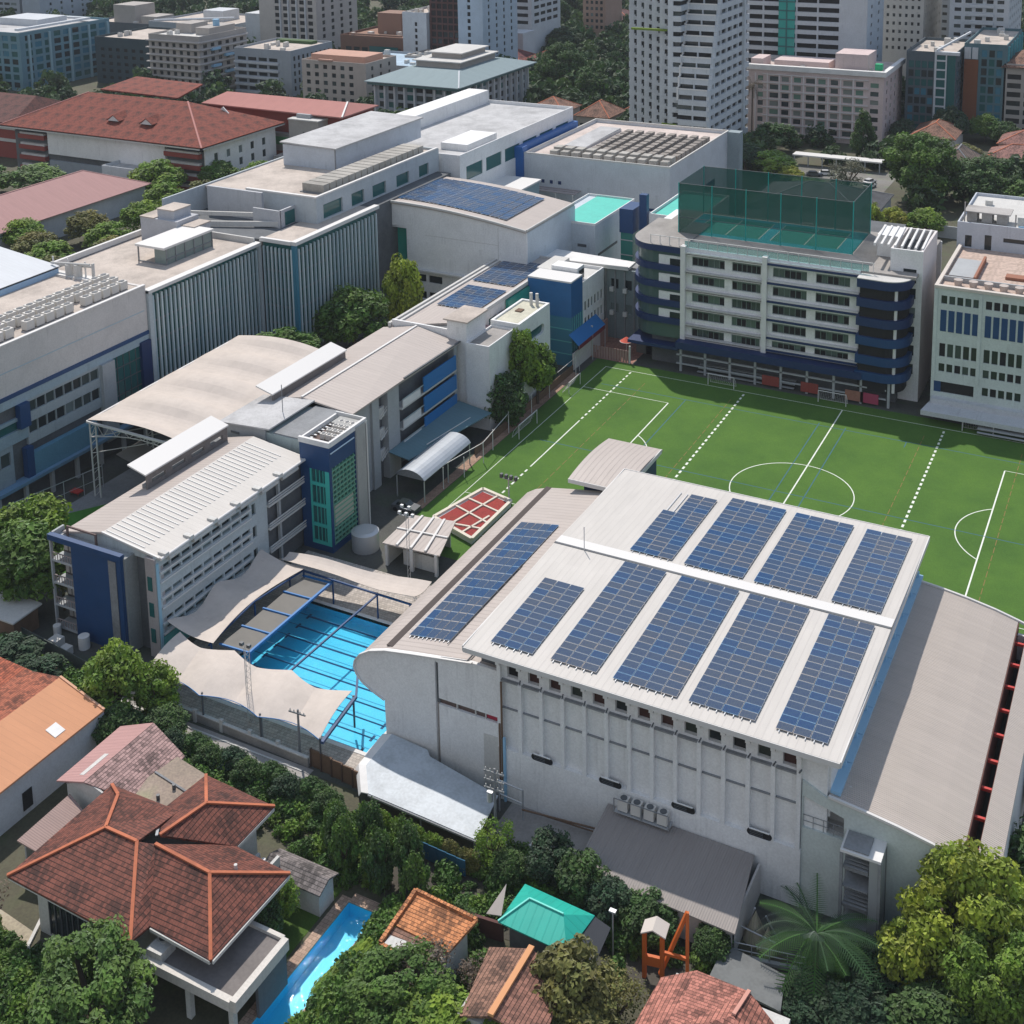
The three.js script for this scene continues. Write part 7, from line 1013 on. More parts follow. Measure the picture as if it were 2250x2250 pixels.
{
  const t = thing('open_shed', 'low dark building with curved pale roof edges behind the netted court', 'shed', [-72, 0, -290]);
  part(t, 'roof', [slab([[-96, 6, -284], [-56, 6, -284], [-56, 7, -302], [-96, 7, -302]], 0.4)], M.darkGrey); part(t, 'wall', box(-95, -57, 0, 5.7, -301, -285), M.midGrey); part(t, 'edge', [beam([-96, 6.2, -284], [-76, 8, -290], 0.6, 0.4), beam([-76, 8, -290], [-56, 6.2, -284], 0.6, 0.4)], M.trim);
  struct('car_park', box(-104, -72, -0.1, 0.02, -376, -340), mat([0.2, 0.2, 0.21], { map: 'rough' }));
  const c = thing('walkway_roof', 'long white walkway roof in front of the pink apartment block', 'canopy', [-92, 0, -376]);
  part(c, 'roof', box(-103.4, -77, 3, 3.4, -378.4, -374.4), M.trim); for (let i = 0; i < 7; i++) part(c, 'post', box(-103 + i * 4.2, -102.7 + i * 4.2, 0, 3, -374.9, -374.6), M.greyWall);
  const car = (x, z, ry, label, m) => { const k = thing('parked_car', label, 'car', [x, 0, z]); const A = (n, g, mm) => put(k, n, uvm(join(g).rotateY(ry)), mm, x, 0, z); A('body', extr([[-2.2, 0.3], [2.2, 0.3], [2.25, 0.8], [1.3, 0.95], [-1.9, 1], [-2.2, 0.9]], -0.85, 0.85), m); A('cabin', extr([[-1.8, 0.95], [1.1, 0.95], [0.5, 1.5], [-1.4, 1.5]], -0.75, 0.75), M.glass); A('roof', extr([[-1.35, 1.5], [0.45, 1.5], [0.4, 1.55], [-1.3, 1.55]], -0.7, 0.7), m); for (const [a, b] of [[-1.4, -0.8], [1.4, -0.8], [-1.4, 0.8], [1.4, 0.8]]) A('wheel', new THREE.CylinderGeometry(0.33, 0.33, 0.2, 12).rotateX(Math.PI / 2).translate(a, 0.33, b), M.voidDark); };
  car(-94, -364, 0.3, 'dark blue car in the car park below the pink apartments', mat([0.03, 0.045, 0.07], { rough: 0.3, clearcoat: 1 })); car(-91, -366.6, 0.3, 'white car just behind the dark blue car in the car park', mat([0.75, 0.75, 0.75], { rough: 0.3, clearcoat: 1 }));
  car(-77.6, -362, 1.2, 'white car farther back beside the big tree in the car park', mat([0.76, 0.76, 0.76], { rough: 0.3, clearcoat: 1 })); car(-76.6, -357.6, 1.2, 'white car nearer beside the big tree in the car park', mat([0.7, 0.72, 0.72], { rough: 0.3, clearcoat: 1 }));
  single('boundary_wall', 'grey boundary wall behind the yellow green bushes beside the netted court', 'wall', box(-60, -36, 0, 3, -318.4, -318), M.greyWall);
}
// ================================================================ houses in front
{
  const t = thing('tiled_house', 'large house with cross hipped dark red tiled roof in the near left corner', 'house', [-77, 0, -77]);
  const E = 6, wallM = mat([0.62, 0.62, 0.58], { map: 'plaster' });
  part(t, 'wall', [box(-86.8, -75, 0, E + 0.1, -79.6, -69.8), box(-75, -68, 0, E + 0.1, -78.6, -71.4), box(-80, -74, 0, E + 0.1, -84.8, -79.6)], wallM);
  const A1 = [-82.6, 8.7, -74.4], A2 = [-78.8, 8.7, -74.4], e = (x, z) => [x, E, z], roof = (pts) => part(t, 'roof', slab(pts, 0.22), M.tileRed);
  // left wing
  roof([e(-88.8, -68.4), e(-73.7, -68), A2, A1]); roof([e(-88.8, -81.2), e(-88.8, -68.4), A1, [-84.6, 8.7, -78]]); roof([e(-88.8, -81.2), [-84.6, 8.7, -78], A1, A2, [-79, 7.6, -80]]); roof([e(-73.7, -68), e(-73.4, -70), [-77.2, 8.6, -75], A2]);
  // right wing
  const B0 = [-77.2, 8.6, -75], B1 = [-70.6, 8.6, -74.6]; roof([e(-73.4, -70), e(-66.4, -69.6), B1, B0]); roof([e(-66.4, -69.6), e(-66.2, -80), B1]); roof([e(-66.2, -80), e(-73, -80.4), B0, B1]);
  // back wing
  const C1 = [-76.5, 8.6, -81], C0 = [-77.6, 8.6, -76]; roof([e(-72.6, -80.4), e(-72.6, -86), C1, C0]); roof([e(-72.6, -86), e(-81.4, -86.4), C1]); roof([e(-81.4, -86.4), e(-82, -80.9), C0, C1]);
  const capB = (a, b) => part(t, 'ridge_cap', beam([a[0], a[1] + 0.06, a[2]], [b[0], b[1] + 0.06, b[2]], 0.3, 0.16), M.tileRidge);
  for (const [a, b] of [[A1, A2], [e(-88.8, -68.4), A1], [e(-73.7, -68), A2], [A1, [-84.6, 8.7, -78]], [[-84.6, 8.7, -78], e(-88.8, -81.2)], [B0, B1], [e(-66.4, -69.6), B1], [e(-66.2, -80), B1], [C0, C1], [e(-72.6, -86), C1], [e(-81.4, -86.4), C1]]) capB(a, b);
  part(t, 'valley_gutter', [beam(e(-73.45, -70.1), [-77.2, 8.55, -75], 0.25, 0.08), beam([-82, 6.1, -80.9], [-78, 8.4, -76], 0.25, 0.08)], M.steel);
  const fas = [[-88.7, -68.5, -73.8, -68.1], [-73.3, -69.9, -66.5, -69.6], [-66.3, -69.7, -66.2, -79.9], [-72.6, -80.5, -72.6, -85.9]]; for (const [a, b, c, d] of fas) part(t, 'fascia', beam([a, E - 0.25, b], [c, E - 0.25, d], 0.14, 0.3), wallM);
  const gl = part(t, 'window', box(-85.4, -77, 0.5, 4.6, -69.8, -69.7), M.glass); part(gl, 'grille', Array.from({ length: 12 }, (_, i) => box(-85.3 + i * 0.72, -85.2 + i * 0.72, 0.5, 4.6, -69.68, -69.6)), M.steelDark);
  part(t, 'window', box(-67.98, -67.9, 4.5, 5.6, -76.8, -73), M.glassPale); part(t, 'window', box(-72.6, -69, 2.6, 4.6, -71.4, -71.3), M.glassPale); part(t, 'vent', cyl(-69.6, 7.4, 8.1, -76.8, 0.16), M.offwhite);
  // flat terrace in front
  part(t, 'terrace', [box(-73.4, -63.3, 3.6, 3.9, -75.6, -68.8)], mat([0.2, 0.18, 0.17], { map: 'blotch' })); part(t, 'terrace_wall', [box(-63.7, -63.1, 3.3, 4.35, -75.6, -68.6), box(-74, -63.7, 3.3, 4.2, -69.1, -68.5), box(-68, -63.7, 3.3, 4.2, -75.9, -75.5)], mat([0.68, 0.64, 0.58], { map: 'plaster' })); part(t, 'carport_column', [[-64, -69.2], [-68.6, -69.2]].map(([x, z]) => box(x - 0.25, x + 0.25, 0, 3.3, z - 0.25, z + 0.25)), wallM); part(t, 'carport_wall', [box(-72, -64, 0, 3.3, -75.4, -75), box(-63.6, -63.3, 0, 3.3, -75.4, -71.6)], mat([0.14, 0.15, 0.16], { map: 'plaster' })); part(t, 'low_wall', [box(-73, -71.4, 3.9, 4.8, -70.8, -69)], M.offwhite);
  const ac = acUnit(-72.4, 3.9, -70.4, 'pale condenser on the flat terrace beside the tiled house wall', 'condensers at the tiled house', 1, 0.8, 0.9);
  // back yard boxes and wall
  const s = thing('garden_shed', 'grey ridged roof garden wall shed between the tiled house and cypress hedge', 'shed', [-67.4, 0, -84]);
  part(s, 'wall', box(-71, -65, 0, 2.6, -84.6, -82.4), M.beigeWall); part(s, 'roof', [slab([[-71.4, 2.7, -82], [-64.6, 2.7, -82], [-64.6, 3.3, -83.5], [-71.4, 3.3, -83.5]], 0.15), slab([[-71.4, 3.3, -83.5], [-64.6, 3.3, -83.5], [-64.6, 2.7, -85], [-71.4, 2.7, -85]], 0.15)], mat([0.23, 0.2, 0.19], { map: 'tiles' }));
  const pl = thing('planter_box', 'white walled corner terrace with potted plants behind the tiled house', 'planter', [-71.2, 0, -82]); part(pl, 'wall', [box(-72.4, -69.8, 0, 3.4, -81.4, -81.1), box(-72.4, -72.1, 0, 3.4, -83, -81.4), box(-70.1, -69.8, 0, 4, -83, -81.4)], M.offwhite); part(pl, 'pot', [[-71.6, -81.9], [-70.9, -82.3], [-71.4, -82.6]].map(([x, z]) => cyl(x, 2.6, 3.4, z, 0.28, 0.2, 8)), M.whiteClean); part(pl, 'shelf', box(-72.1, -70.1, 2.4, 2.6, -83, -81.4), M.greyWall);
  struct('drive', prism([[-104, -71], [-87.2, -69.4], [-85, -66], [-85, -60], [-104, -60]], -0.2, 0.01), mat([0.42, 0.38, 0.33], { map: 'rough' })); struct('drive_kerb', [beam([-88, 0.1, -71.4], [-86.4, 0.1, -68], 0.3, 0.3), beam([-86.4, 0.1, -68], [-84.4, 0.1, -66.4], 0.3, 0.3)], M.offwhite);
  struct('lawn', [prism([[-88.4, -74], [-87, -74], [-87, -70.4], [-88.4, -71.6]].reverse(), -0.2, 0.02), box(-85, -76, -0.3, 0.012, -66, -58), prism([[-70, -80.6], [-66, -86], [-65, -86], [-65, -76], [-66.4, -76]], -0.2, 0.016), box(-59.9, -55.5, -0.2, 0.014, -86, -70)], M.grass);
}
{ // garden pool
  const p = thing('garden_pool', 'narrow bright blue garden pool beside the tiled house', 'swimming pool', [-63.2, -1.4, -77.4]);
  const x0 = -63.6, x1 = -60.5, z0 = -85, z1 = -70.4;
  part(p, 'basin', [box(x0, x1, -1.5, -1.3, z0, z1), box(x0 - 0.15, x0, -1.5, 0.02, z0, z1), box(x1, x1 + 0.15, -1.5, 0.02, z0, z1), box(x0, x1, -1.5, 0.02, z0 - 0.15, z0), box(x0, x1, -1.5, 0.02, z1, z1 + 0.15)], M.poolTile); part(p, 'water', box(x0, x1, -0.14, -0.12, z0, z1), M.water); part(p, 'coping', [box(x0 - 1, x0, -0.01, 0.1, z0 - 0.4, z1 + 0.2), box(x0, x1, -0.01, 0.1, z0 - 1.1, z0), box(x1, x1 + 0.5, -0.01, 0.1, z0 - 0.4, z1 + 0.2), box(x0, x1, -0.01, 0.1, z1, z1 + 0.5)], mat([0.5, 0.35, 0.26], { map: 'paver' }));
}
{ // long orange shed and neighbours at left
  const t = thing('warehouse', 'long shed with smooth orange roof and white walls at the left edge', 'shed', [-104, 0, -84]);
  part(t, 'wall', box(-111, -99.4, 0, 5, -90.6, -70), hazeWhite); part(t, 'roof', [slab([[-106.4, 6, -91.2], [-106.4, 6, -69], [-98.9, 5, -69], [-98.9, 5, -90.2]], 0.2)], mat([0.62, 0.3, 0.16], { map: 'seams' })); part(t, 'roof', slab([[-106.4, 6, -91.2], [-106.4, 6, -69], [-112, 5.2, -69], [-112, 5.2, -91.2]], 0.2), mat([0.42, 0.13, 0.07], { map: 'tiles' })); part(t, 'skylight', slab([[-101.6, 5.45, -84.6], [-100, 5.22, -84.4], [-100, 5.22, -85.8], [-101.6, 5.45, -86]], 0.1), M.whiteClean); part(t, 'window', [box(-99.38, -99.3, 0.6, 2.6, -80.4, -79.2)], M.voidDark); part(t, 'verge', beam([-106.4, 6.05, -91.2], [-98.9, 5.05, -90.2], 0.25, 0.16), mat([0.6, 0.34, 0.22]));
  const r = thing('red_roof_house', 'low brick red roof behind the orange shed at the left edge', 'house', [-113, 0, -90]); part(r, 'roof', slab([[-108, 3.6, -92.8], [-108.2, 3.2, -86.8], [-122, 4.6, -84], [-122, 5, -92]], 0.2), mat([0.45, 0.12, 0.06], { map: 'tiles' })); part(r, 'wall', box(-121, -109, 0, 3.2, -91.4, -87), M.beigeWall);
  const p = thing('pink_roof_house', 'faded pink sheet roofed house with pale gable behind the tiled house', 'house', [-91, 0, -85]); const wl = M.offwhite;
  part(p, 'wall', box(-94.4, -86.6, 0, 4.6, -87.4, -80.6), wl); part(p, 'roof', slab([[-91.6, 6, -80.2], [-91.6, 6, -90], [-95.6, 4.8, -89.2], [-95.4, 4.8, -80.2]], 0.15), M.pinkPale); part(p, 'roof', slab([[-91.6, 6, -80.2], [-91.6, 6, -90], [-86.4, 4.6, -88.9], [-86.8, 4.6, -81.8]], 0.15), mat([0.42, 0.27, 0.25], { map: 'tiles', bump: 'tileBump', bs: 0.03 })); part(p, 'gable', extr([[-94.4, 4.6], [-87, 4.6], [-91.6, 5.9]], -80.7, -80.5), wl); part(p, 'roof_patch', slab([[-93.2, 5.55, -84.6], [-92.6, 5.73, -84.6], [-92.6, 5.73, -81.2], [-93.2, 5.55, -81.2]], 0.1), M.offwhite);
  const q = thing('flat_roof_annex', 'weathered grey sheet roof annex joined to the faded pink house', 'annex', [-85, 0, -85]); part(q, 'roof', slab([[-87.4, 4.9, -84.6], [-86.8, 4.9, -88.2], [-82.2, 4.7, -87.6], [-82.6, 4.7, -82.1], [-86.8, 4.9, -82.2]], 0.15), mat([0.34, 0.28, 0.26], { map: 'rough' })); part(q, 'wall', box(-86.6, -82.9, 0, 4.6, -87, -82.8), wl); part(q, 'roof_vent', [[-84, -84.6], [-84.4, -82.8]].map(([x, z]) => cyl(x, 4.8, 5.3, z, 0.18)), M.steelDark); part(q, 'roof_seam', [beam([-87.2, 5, -85.4], [-82.4, 4.8, -84.8], 0.2, 0.1)], M.midGrey);
  const lo = thing('lean_to', 'sloping pinkish grey lean to roof beside the orange shed', 'shed', [-92, 0, -76.6]); part(lo, 'roof', slab([[-93.4, 4.2, -80], [-90.4, 3.6, -79.2], [-90, 3.4, -73.6], [-93.4, 4, -73.4]], 0.15), mat([0.38, 0.27, 0.24], { map: 'seams', bump: 'corrBump', bs: 0.03 })); part(lo, 'wall', [box(-93.2, -90.4, 0, 3.4, -79.6, -79.4), box(-93.2, -93, 0, 3.8, -79.4, -74)], M.greyWall);
}
{ // small roofs along the bottom
  const a = thing('terracotta_house', 'small house with orange tiled roof and raised parapet beside the garden pool', 'house', [-53.4, 0, -82]);
  part(a, 'wall', box(-56, -50.6, 0, 3.6, -84.4, -79.4), M.offwhite); part(a, 'roof', slab([[-55.9, 4.3, -84.9], [-49.8, 4.2, -84.6], [-50.8, 3.7, -81.2], [-56, 3.8, -81.4]], 0.2), M.tileOrange); part(a, 'roof', slab([[-56, 3.75, -81.3], [-50.8, 3.65, -81.1], [-52.4, 3.3, -79.2], [-56.3, 3.4, -79.4]], 0.2), M.tileBrown); part(a, 'parapet', [beam([-56.1, 4.4, -84.9], [-56.3, 3.6, -79.4], 0.35, 0.4), beam([-56.1, 4.4, -84.9], [-49.7, 4.3, -84.6], 0.3, 0.3), beam([-56.3, 3.5, -79.4], [-52.4, 3.4, -79.2], 0.3, 0.35), beam([-49.7, 4.3, -84.6], [-50.6, 3.7, -81], 0.25, 0.25)], M.tileOrange);
  const b = thing('teal_tent', 'house with bright turquoise hipped sheet roof beside dark trees', 'house', [-45, 0, -88.4]);
  part(b, 'wall', box(-47.6, -42, 0, 3, -90, -86.6), M.darkGrey); const tl = mat([0.02, 0.48, 0.38], { map: 'seams', bump: 'seamBump', bs: 0.02, rough: 0.5 });
  part(b, 'roof', slab([[-48.5, 3.3, -86.2], [-41.7, 3.3, -85.9], [-43.2, 4.4, -88.4], [-46.6, 4.4, -88.6]], 0.12), tl); part(b, 'roof', slab([[-48.5, 3.3, -86.2], [-48.3, 3.3, -91], [-46.6, 4.4, -88.6]], 0.12), tl); part(b, 'roof', slab([[-48.3, 3.3, -91], [-41.2, 3.3, -90.6], [-43.2, 4.4, -88.4], [-46.6, 4.4, -88.6]], 0.12), tl); part(b, 'roof', slab([[-41.7, 3.3, -85.9], [-41.2, 3.3, -90.6], [-43.2, 4.4, -88.4]], 0.12), tl);
  part(b, 'ridge_cap', [beam([-48.5, 3.38, -86.2], [-46.6, 4.48, -88.6], 0.14, 0.1), beam([-46.6, 4.48, -88.6], [-43.2, 4.48, -88.4], 0.14, 0.1)], mat([0.2, 0.7, 0.6])); part(b, 'dark_awning', slab([[-41.2, 3.2, -90.6], [-39.6, 2.9, -90.4], [-39.4, 2.7, -86.6], [-41.6, 3.1, -86.2]], 0.1), mat([0.03, 0.035, 0.045]));
  single('shade_sail', 'small pale triangular shade sail left of the turquoise roof', 'shade sail', slab([[-49.9, 3.2, -86.6], [-48.5, 3.4, -86.8], [-48.9, 5, -88.6]], 0.06), M.canvas);
  const c = thing('brown_tile_house', 'house with brown tiled roof and a pale orange hip ridge at the bottom', 'house', [-44, 0, -80.6]);
  part(c, 'wall', box(-47, -40.6, 0, 3.6, -82.6, -76.5), M.offwhite); part(c, 'roof', slab([[-47.6, 3.9, -83], [-44, 4.6, -83.8], [-44, 4.6, -76.6], [-46.6, 3.8, -76.2]], 0.2), M.tileBrown); part(c, 'roof', slab([[-44, 4.6, -83.8], [-40.6, 3.7, -83.4], [-39.6, 3.6, -77], [-44, 4.6, -76.6]], 0.2), mat([0.3, 0.14, 0.1], { map: 'tiles', bump: 'tileBump', bs: 0.05 })); part(c, 'ridge_cap', beam([-44, 4.72, -83.9], [-44, 4.72, -76.6], 0.5, 0.24), mat([0.62, 0.3, 0.14]));
  const d = thing('salmon_roof_house', 'house with salmon pink hipped roof at the bottom edge right of centre', 'house', [-28, 0, -84]);
  const sm = mat([0.5, 0.2, 0.15], { map: 'tiles' }); part(d, 'wall', box(-32.6, -23, 0, 3.6, -88, -80), M.offwhite); part(d, 'roof', slab([[-31, 4.2, -88.4], [-26.4, 4.6, -88], [-26.6, 5.4, -84.6], [-31, 5, -81]], 0.2), sm); part(d, 'roof', slab([[-26.4, 4.6, -88], [-22.6, 3.6, -86], [-22, 3.6, -80], [-26.6, 5.4, -84.6]], 0.2), mat([0.46, 0.18, 0.13], { map: 'tiles' })); part(d, 'roof', slab([[-31, 5, -81], [-26.6, 5.4, -84.6], [-22, 3.6, -80], [-26, 3.4, -78]], 0.2), sm); part(d, 'roof', slab([[-31, 4.2, -88.4], [-31, 5, -81], [-34, 3.6, -80.5], [-33.6, 3.6, -87]], 0.2), sm); part(d, 'ridge_cap', beam([-26.4, 4.7, -88], [-26.6, 5.5, -84.6], 0.3, 0.14), mat([0.56, 0.28, 0.22]));
  const g = thing('play_tower', 'orange steel frame with a small pale gabled roof and sloping beams', 'frame', [-35, 0, -90]);
  part(g, 'roof', [slab([[-36.6, 4.6, -90.9], [-35.6, 5.1, -91.2], [-35.4, 5.1, -89.6], [-36.4, 4.6, -89.4]], 0.12), slab([[-35.6, 5.1, -91.2], [-34.5, 4.6, -91.4], [-34.3, 4.6, -89.8], [-35.4, 5.1, -89.6]], 0.12)], mat([0.55, 0.5, 0.45])); part(g, 'post', [[-36.2, -89.8], [-34.7, -90.1]].map(([x, z]) => box(x - 0.16, x + 0.16, 0, 4.6, z - 0.16, z + 0.16)), M.orange); part(g, 'beam', [beam([-35, 0.3, -90.4], [-33, 6.2, -91.6], 0.3, 0.3), beam([-32.6, 0.2, -90.6], [-33, 6.2, -91.6], 0.3, 0.3), beam([-35, 2.6, -90.3], [-32.8, 2.4, -90.8], 0.25, 0.25), beam([-36.2, 1.8, -89.8], [-34.7, 1.8, -90.1], 0.3, 0.9)], M.orange);
  const gt = thing('lamp_post', 'thin grey lamp post right of the turquoise roof', 'lamp post', [-39.4, 0, -90.4]); part(gt, 'pole', bar([-39.4, 0, -90.4], [-39.4, 4.6, -90.4], 0.07), M.steel); part(gt, 'lamp', box(-39.7, -39.1, 4.6, 4.75, -90.6, -90.2), M.steel);
  single('lane_wall', 'long dark reddish lane wall behind the orange roofed house', 'wall', beam([-56.6, 0.9, -86.8], [-48.8, 0.9, -87.6], 0.3, 1.8), mat([0.12, 0.05, 0.045], { map: 'plaster' }));
  const rl = thing('rail_fence', 'grey handrail fence in front of the hall stair tower beside the palm', 'fence', [-26, 0, -95]); railing(rl, [[-30, 0.2, -95.2], [-24, 0.2, -96.4]], 1.3, 1.4, 0.05, M.steel); part(rl, 'plinth', beam([-30, 0.1, -95.2], [-24, 0.1, -96.4], 0.4, 0.4), M.greyWall);
  const cb = thing('covered_sculpture', 'bundle of pale weathered boards and tarpaulin by the shed end', 'pile', [-28.2, 0, -98]); part(cb, 'tarp', [new THREE.ConeGeometry(1.2, 2.8, 7).translate(-28.9, 1.4, -98), new THREE.ConeGeometry(0.9, 2.2, 6).translate(-27.6, 1.1, -97.4)], mat([0.36, 0.33, 0.29], { map: 'rough' })); part(cb, 'frame', [bar([-30, 0, -98.6], [-29, 3, -98], 0.08), bar([-27, 0, -98.6], [-28, 2.6, -98], 0.08), bar([-30, 1.4, -97.2], [-26.8, 1.2, -97], 0.08)], M.steel);
  single('concrete_slab', 'flat grey concrete slab roof in shade left of the palm', 'slab', slab([[-30.6, 1.6, -94.6], [-25, 1.8, -93.6], [-24.4, 1.6, -90.2], [-30.8, 1.4, -91]], 0.2), mat([0.16, 0.17, 0.17], { map: 'blotch' }));
  struct('back_lane', prism([[-62, -93.4], [-16, -96.6], [-16, -90], [-62, -87]].reverse(), -0.2, 0.006), mat([0.07, 0.065, 0.06], { map: 'rough' }));
  const cn = thing('blue_screen', 'strip of dark blue mesh screening behind the cypress hedge', 'screen', [-59, 0, -92.6]); for (let i = 0; i < 6; i++) part(cn, 'panel', box(-61.6 + i * 1.05, -60.6 + i * 1.05, 0.2, 1.9, -92.6 + i * 0.05, -92.5 + i * 0.05), mat([0.02, 0.11, 0.2], { map: 'weave' }));
  const yd = thing('garden_clutter', 'white tanks and pale crates at the foot of the blue end wall', 'crates', [-117, 0, -101.6]); part(yd, 'crate', [box(-119, -117.6, 0, 1.3, -102, -100.6), box(-116.8, -115.6, 0, 1, -101.4, -100.2)], M.offwhite); part(yd, 'tank', [cyl(-115.2, 0, 1.6, -102.8, 0.7, 0.7, 12), cyl(-120.4, 0, 1.2, -103.4, 0.5, 0.5, 12)], M.whiteClean); part(yd, 'cover', box(-121.6, -119.8, 0, 0.8, -100.8, -99.2), mat([0.03, 0.2, 0.13]));
  single('wire_fence', 'low grey boundary fence between the school end wall and the trees', 'fence', [beam([-126, 0.8, -101], [-108, 0.8, -98.8], 0.1, 1.6)], mat([0.09, 0.11, 0.1], { map: 'weave' }));
  const dh = thing('dark_cabin', 'dark brown cabin with pale roof at the left edge below the big tree', 'cabin', [-126.5, 0, -101.5]); part(dh, 'wall', box(-130, -123.6, 0, 3, -103.4, -99.6), M.wood); part(dh, 'roof', slab([[-130.4, 3.2, -103.8], [-123.2, 3.2, -103.8], [-123.2, 3, -99.2], [-130.4, 3, -99.2]], 0.2), M.offwhite);
}
// ================================================================ vegetation
function crownGeo(sd, { clumps = 46, leaves = 110, size = 0.075, spread = 0.3, shape = 'round', flat = 1, hang = 0 } = {}) {
  seed = sd; const pos = [], col = [], up = V(0, 1, 0), n = V(), a = V(), b = V(), c = V(), ctr = V();
  for (let i = 0; i < clumps; i++) {
    let x, y, z, r;
    do { x = rr(-1, 1); y = rr(-1, 1); z = rr(-1, 1); r = Math.hypot(x, y, z); } while (r > 1 || r < 0.25);
    const k = rr(0.62, 0.86) / Math.max(r, 0.5); if (r > 0.45) { x *= k; y *= k; z *= k; }
    if (shape === 'cone') { const f = 1 - (y + 1) / 2 * 0.85; x *= f; z *= f; } else if (shape === 'column') { const f = 0.9 - 0.35 * Math.abs(y); x *= f; z *= f; } else if (shape === 'dome') { y = Math.abs(y) * 1.25 - 0.45; }
    ctr.set(x, y * flat, z); const cr = spread * rr(0.7, 1.25), tone = rr(0.72, 1.25), warm = rr(-0.12, 0.12);
    for (let j = 0; j < leaves; j++) {
      n.set(rr(-1, 1), rr(-0.75, 1), rr(-1, 1)).normalize(); const rad = cr * Math.pow(rnd(), 0.4);
      const p = ctr.clone().addScaledVector(n, rad); p.y -= hang * rnd() * cr;
      n.add(V(rr(-0.9, 0.9), rr(-0.3, 1.1), rr(-0.9, 0.9))).normalize(); a.crossVectors(n, Math.abs(n.y) > 0.9 ? V(1, 0, 0) : up).normalize(); b.crossVectors(n, a);
      const th = rnd() * 6.28, ca = Math.cos(th), sa = Math.sin(th), s = size * rr(0.6, 1.35), A = a.clone().multiplyScalar(ca).addScaledVector(b, sa), B = b.clone().multiplyScalar(ca).addScaledVector(a, -sa);
      const q = [p.clone().addScaledVector(A, s), p.clone().addScaledVector(B, s * 0.6).addScaledVector(n, s * 0.15), p.clone().addScaledVector(A, -s), p.clone().addScaledVector(B, -s * 0.6).addScaledVector(n, s * 0.15)];
      for (const k2 of [0, 1, 2, 0, 2, 3]) pos.push(q[k2].x, q[k2].y, q[k2].z);
      const t = tone * rr(0.8, 1.2); for (let m = 0; m < 6; m++) col.push(t * (1 + warm), t, t * (1 - warm));
    }
  }
  const g = new THREE.BufferGeometry(); g.setAttribute('position', new THREE.Float32BufferAttribute(pos, 3)); g.setAttribute('color', new THREE.Float32BufferAttribute(col, 3)); g.computeVertexNormals(); return g;
}
const CR = { round: [crownGeo(11, { clumps: 60, leaves: 110 }), crownGeo(12, { clumps: 54, leaves: 120, size: 0.08 })], dome: [crownGeo(21, { shape: 'dome', clumps: 70, leaves: 110, size: 0.065, spread: 0.26 }), crownGeo(22, { shape: 'dome', clumps: 64, leaves: 120, size: 0.07, spread: 0.25 })], cone: [crownGeo(31, { shape: 'cone', clumps: 50, leaves: 110, spread: 0.24 })], column: [crownGeo(41, { shape: 'column', clumps: 60, leaves: 90, size: 0.07, spread: 0.24, hang: 1 }), crownGeo(42, { shape: 'column', clumps: 60, leaves: 90, size: 0.07, spread: 0.22, hang: 1 })], loose: [crownGeo(51, { clumps: 34, leaves: 60, size: 0.045, spread: 0.28 }), crownGeo(52, { clumps: 40, leaves: 60, size: 0.045, spread: 0.26 })], big: [crownGeo(61, { clumps: 120, leaves: 150, size: 0.042, spread: 0.2 }), crownGeo(62, { clumps: 130, leaves: 150, size: 0.04, spread: 0.19, shape: 'dome' })] };
seed = 777;
const leaf = (c, t = 0.35) => mat(c, { rough: 0.9, transmission: t, thickness: 0, vertexColors: true, side: THREE.DoubleSide });
const LF = { dark: leaf([0.05, 0.115, 0.016]), mid: leaf([0.095, 0.19, 0.018]), bright: leaf([0.17, 0.28, 0.02]), lime: leaf([0.27, 0.34, 0.025]), yellow: leaf([0.3, 0.32, 0.025]), olive: leaf([0.17, 0.17, 0.035]), deep: leaf([0.028, 0.075, 0.025]), grey: leaf([0.12, 0.13, 0.08]), dry: leaf([0.17, 0.125, 0.09]), hazy: leaf([0.045, 0.09, 0.025]) };
const trunkGeo = uvm(clean(new THREE.CylinderGeometry(0.6, 1, 1, 9).translate(0, 0.5, 0)));
const limbGeo = uvm(join([[0.9, 0.2], [2.2, 1.1], [3.6, 0.4], [5, 0.9]].map(([a, l]) => bar([0, 0, 0], [Math.cos(a) * 0.55, 0.75 + l * 0.1, Math.sin(a) * 0.55], 0.06, 6, 0.02))));
function tree(x, z, h, r, cd, kind, lm, label, { group, name = 'tree', cat = 'tree', rx = r, rz = r, lean = 0, y = 0 } = {}) {
  const t = thing(name, label, cat, [x, y, z], group), tr = put(t, 'trunk', trunkGeo, M.bark, x, y, z), tw = 0.05 * r + 0.08;
  tr.scale.set(tw, Math.max(0.3, h - cd * 0.75), tw);
  const lb = put(t, 'limb', limbGeo, M.bark, x, y + Math.max(0.2, h - cd * 0.85), z, rnd() * 6); lb.scale.set(r, cd * 0.6, r);
  const c = put(t, 'crown', pick(CR[kind]), LF[lm], x + lean, y + h - cd / 2, z, rnd() * 6.28); c.scale.set(rx, cd / 2 * 1.08, rz); return t;
}
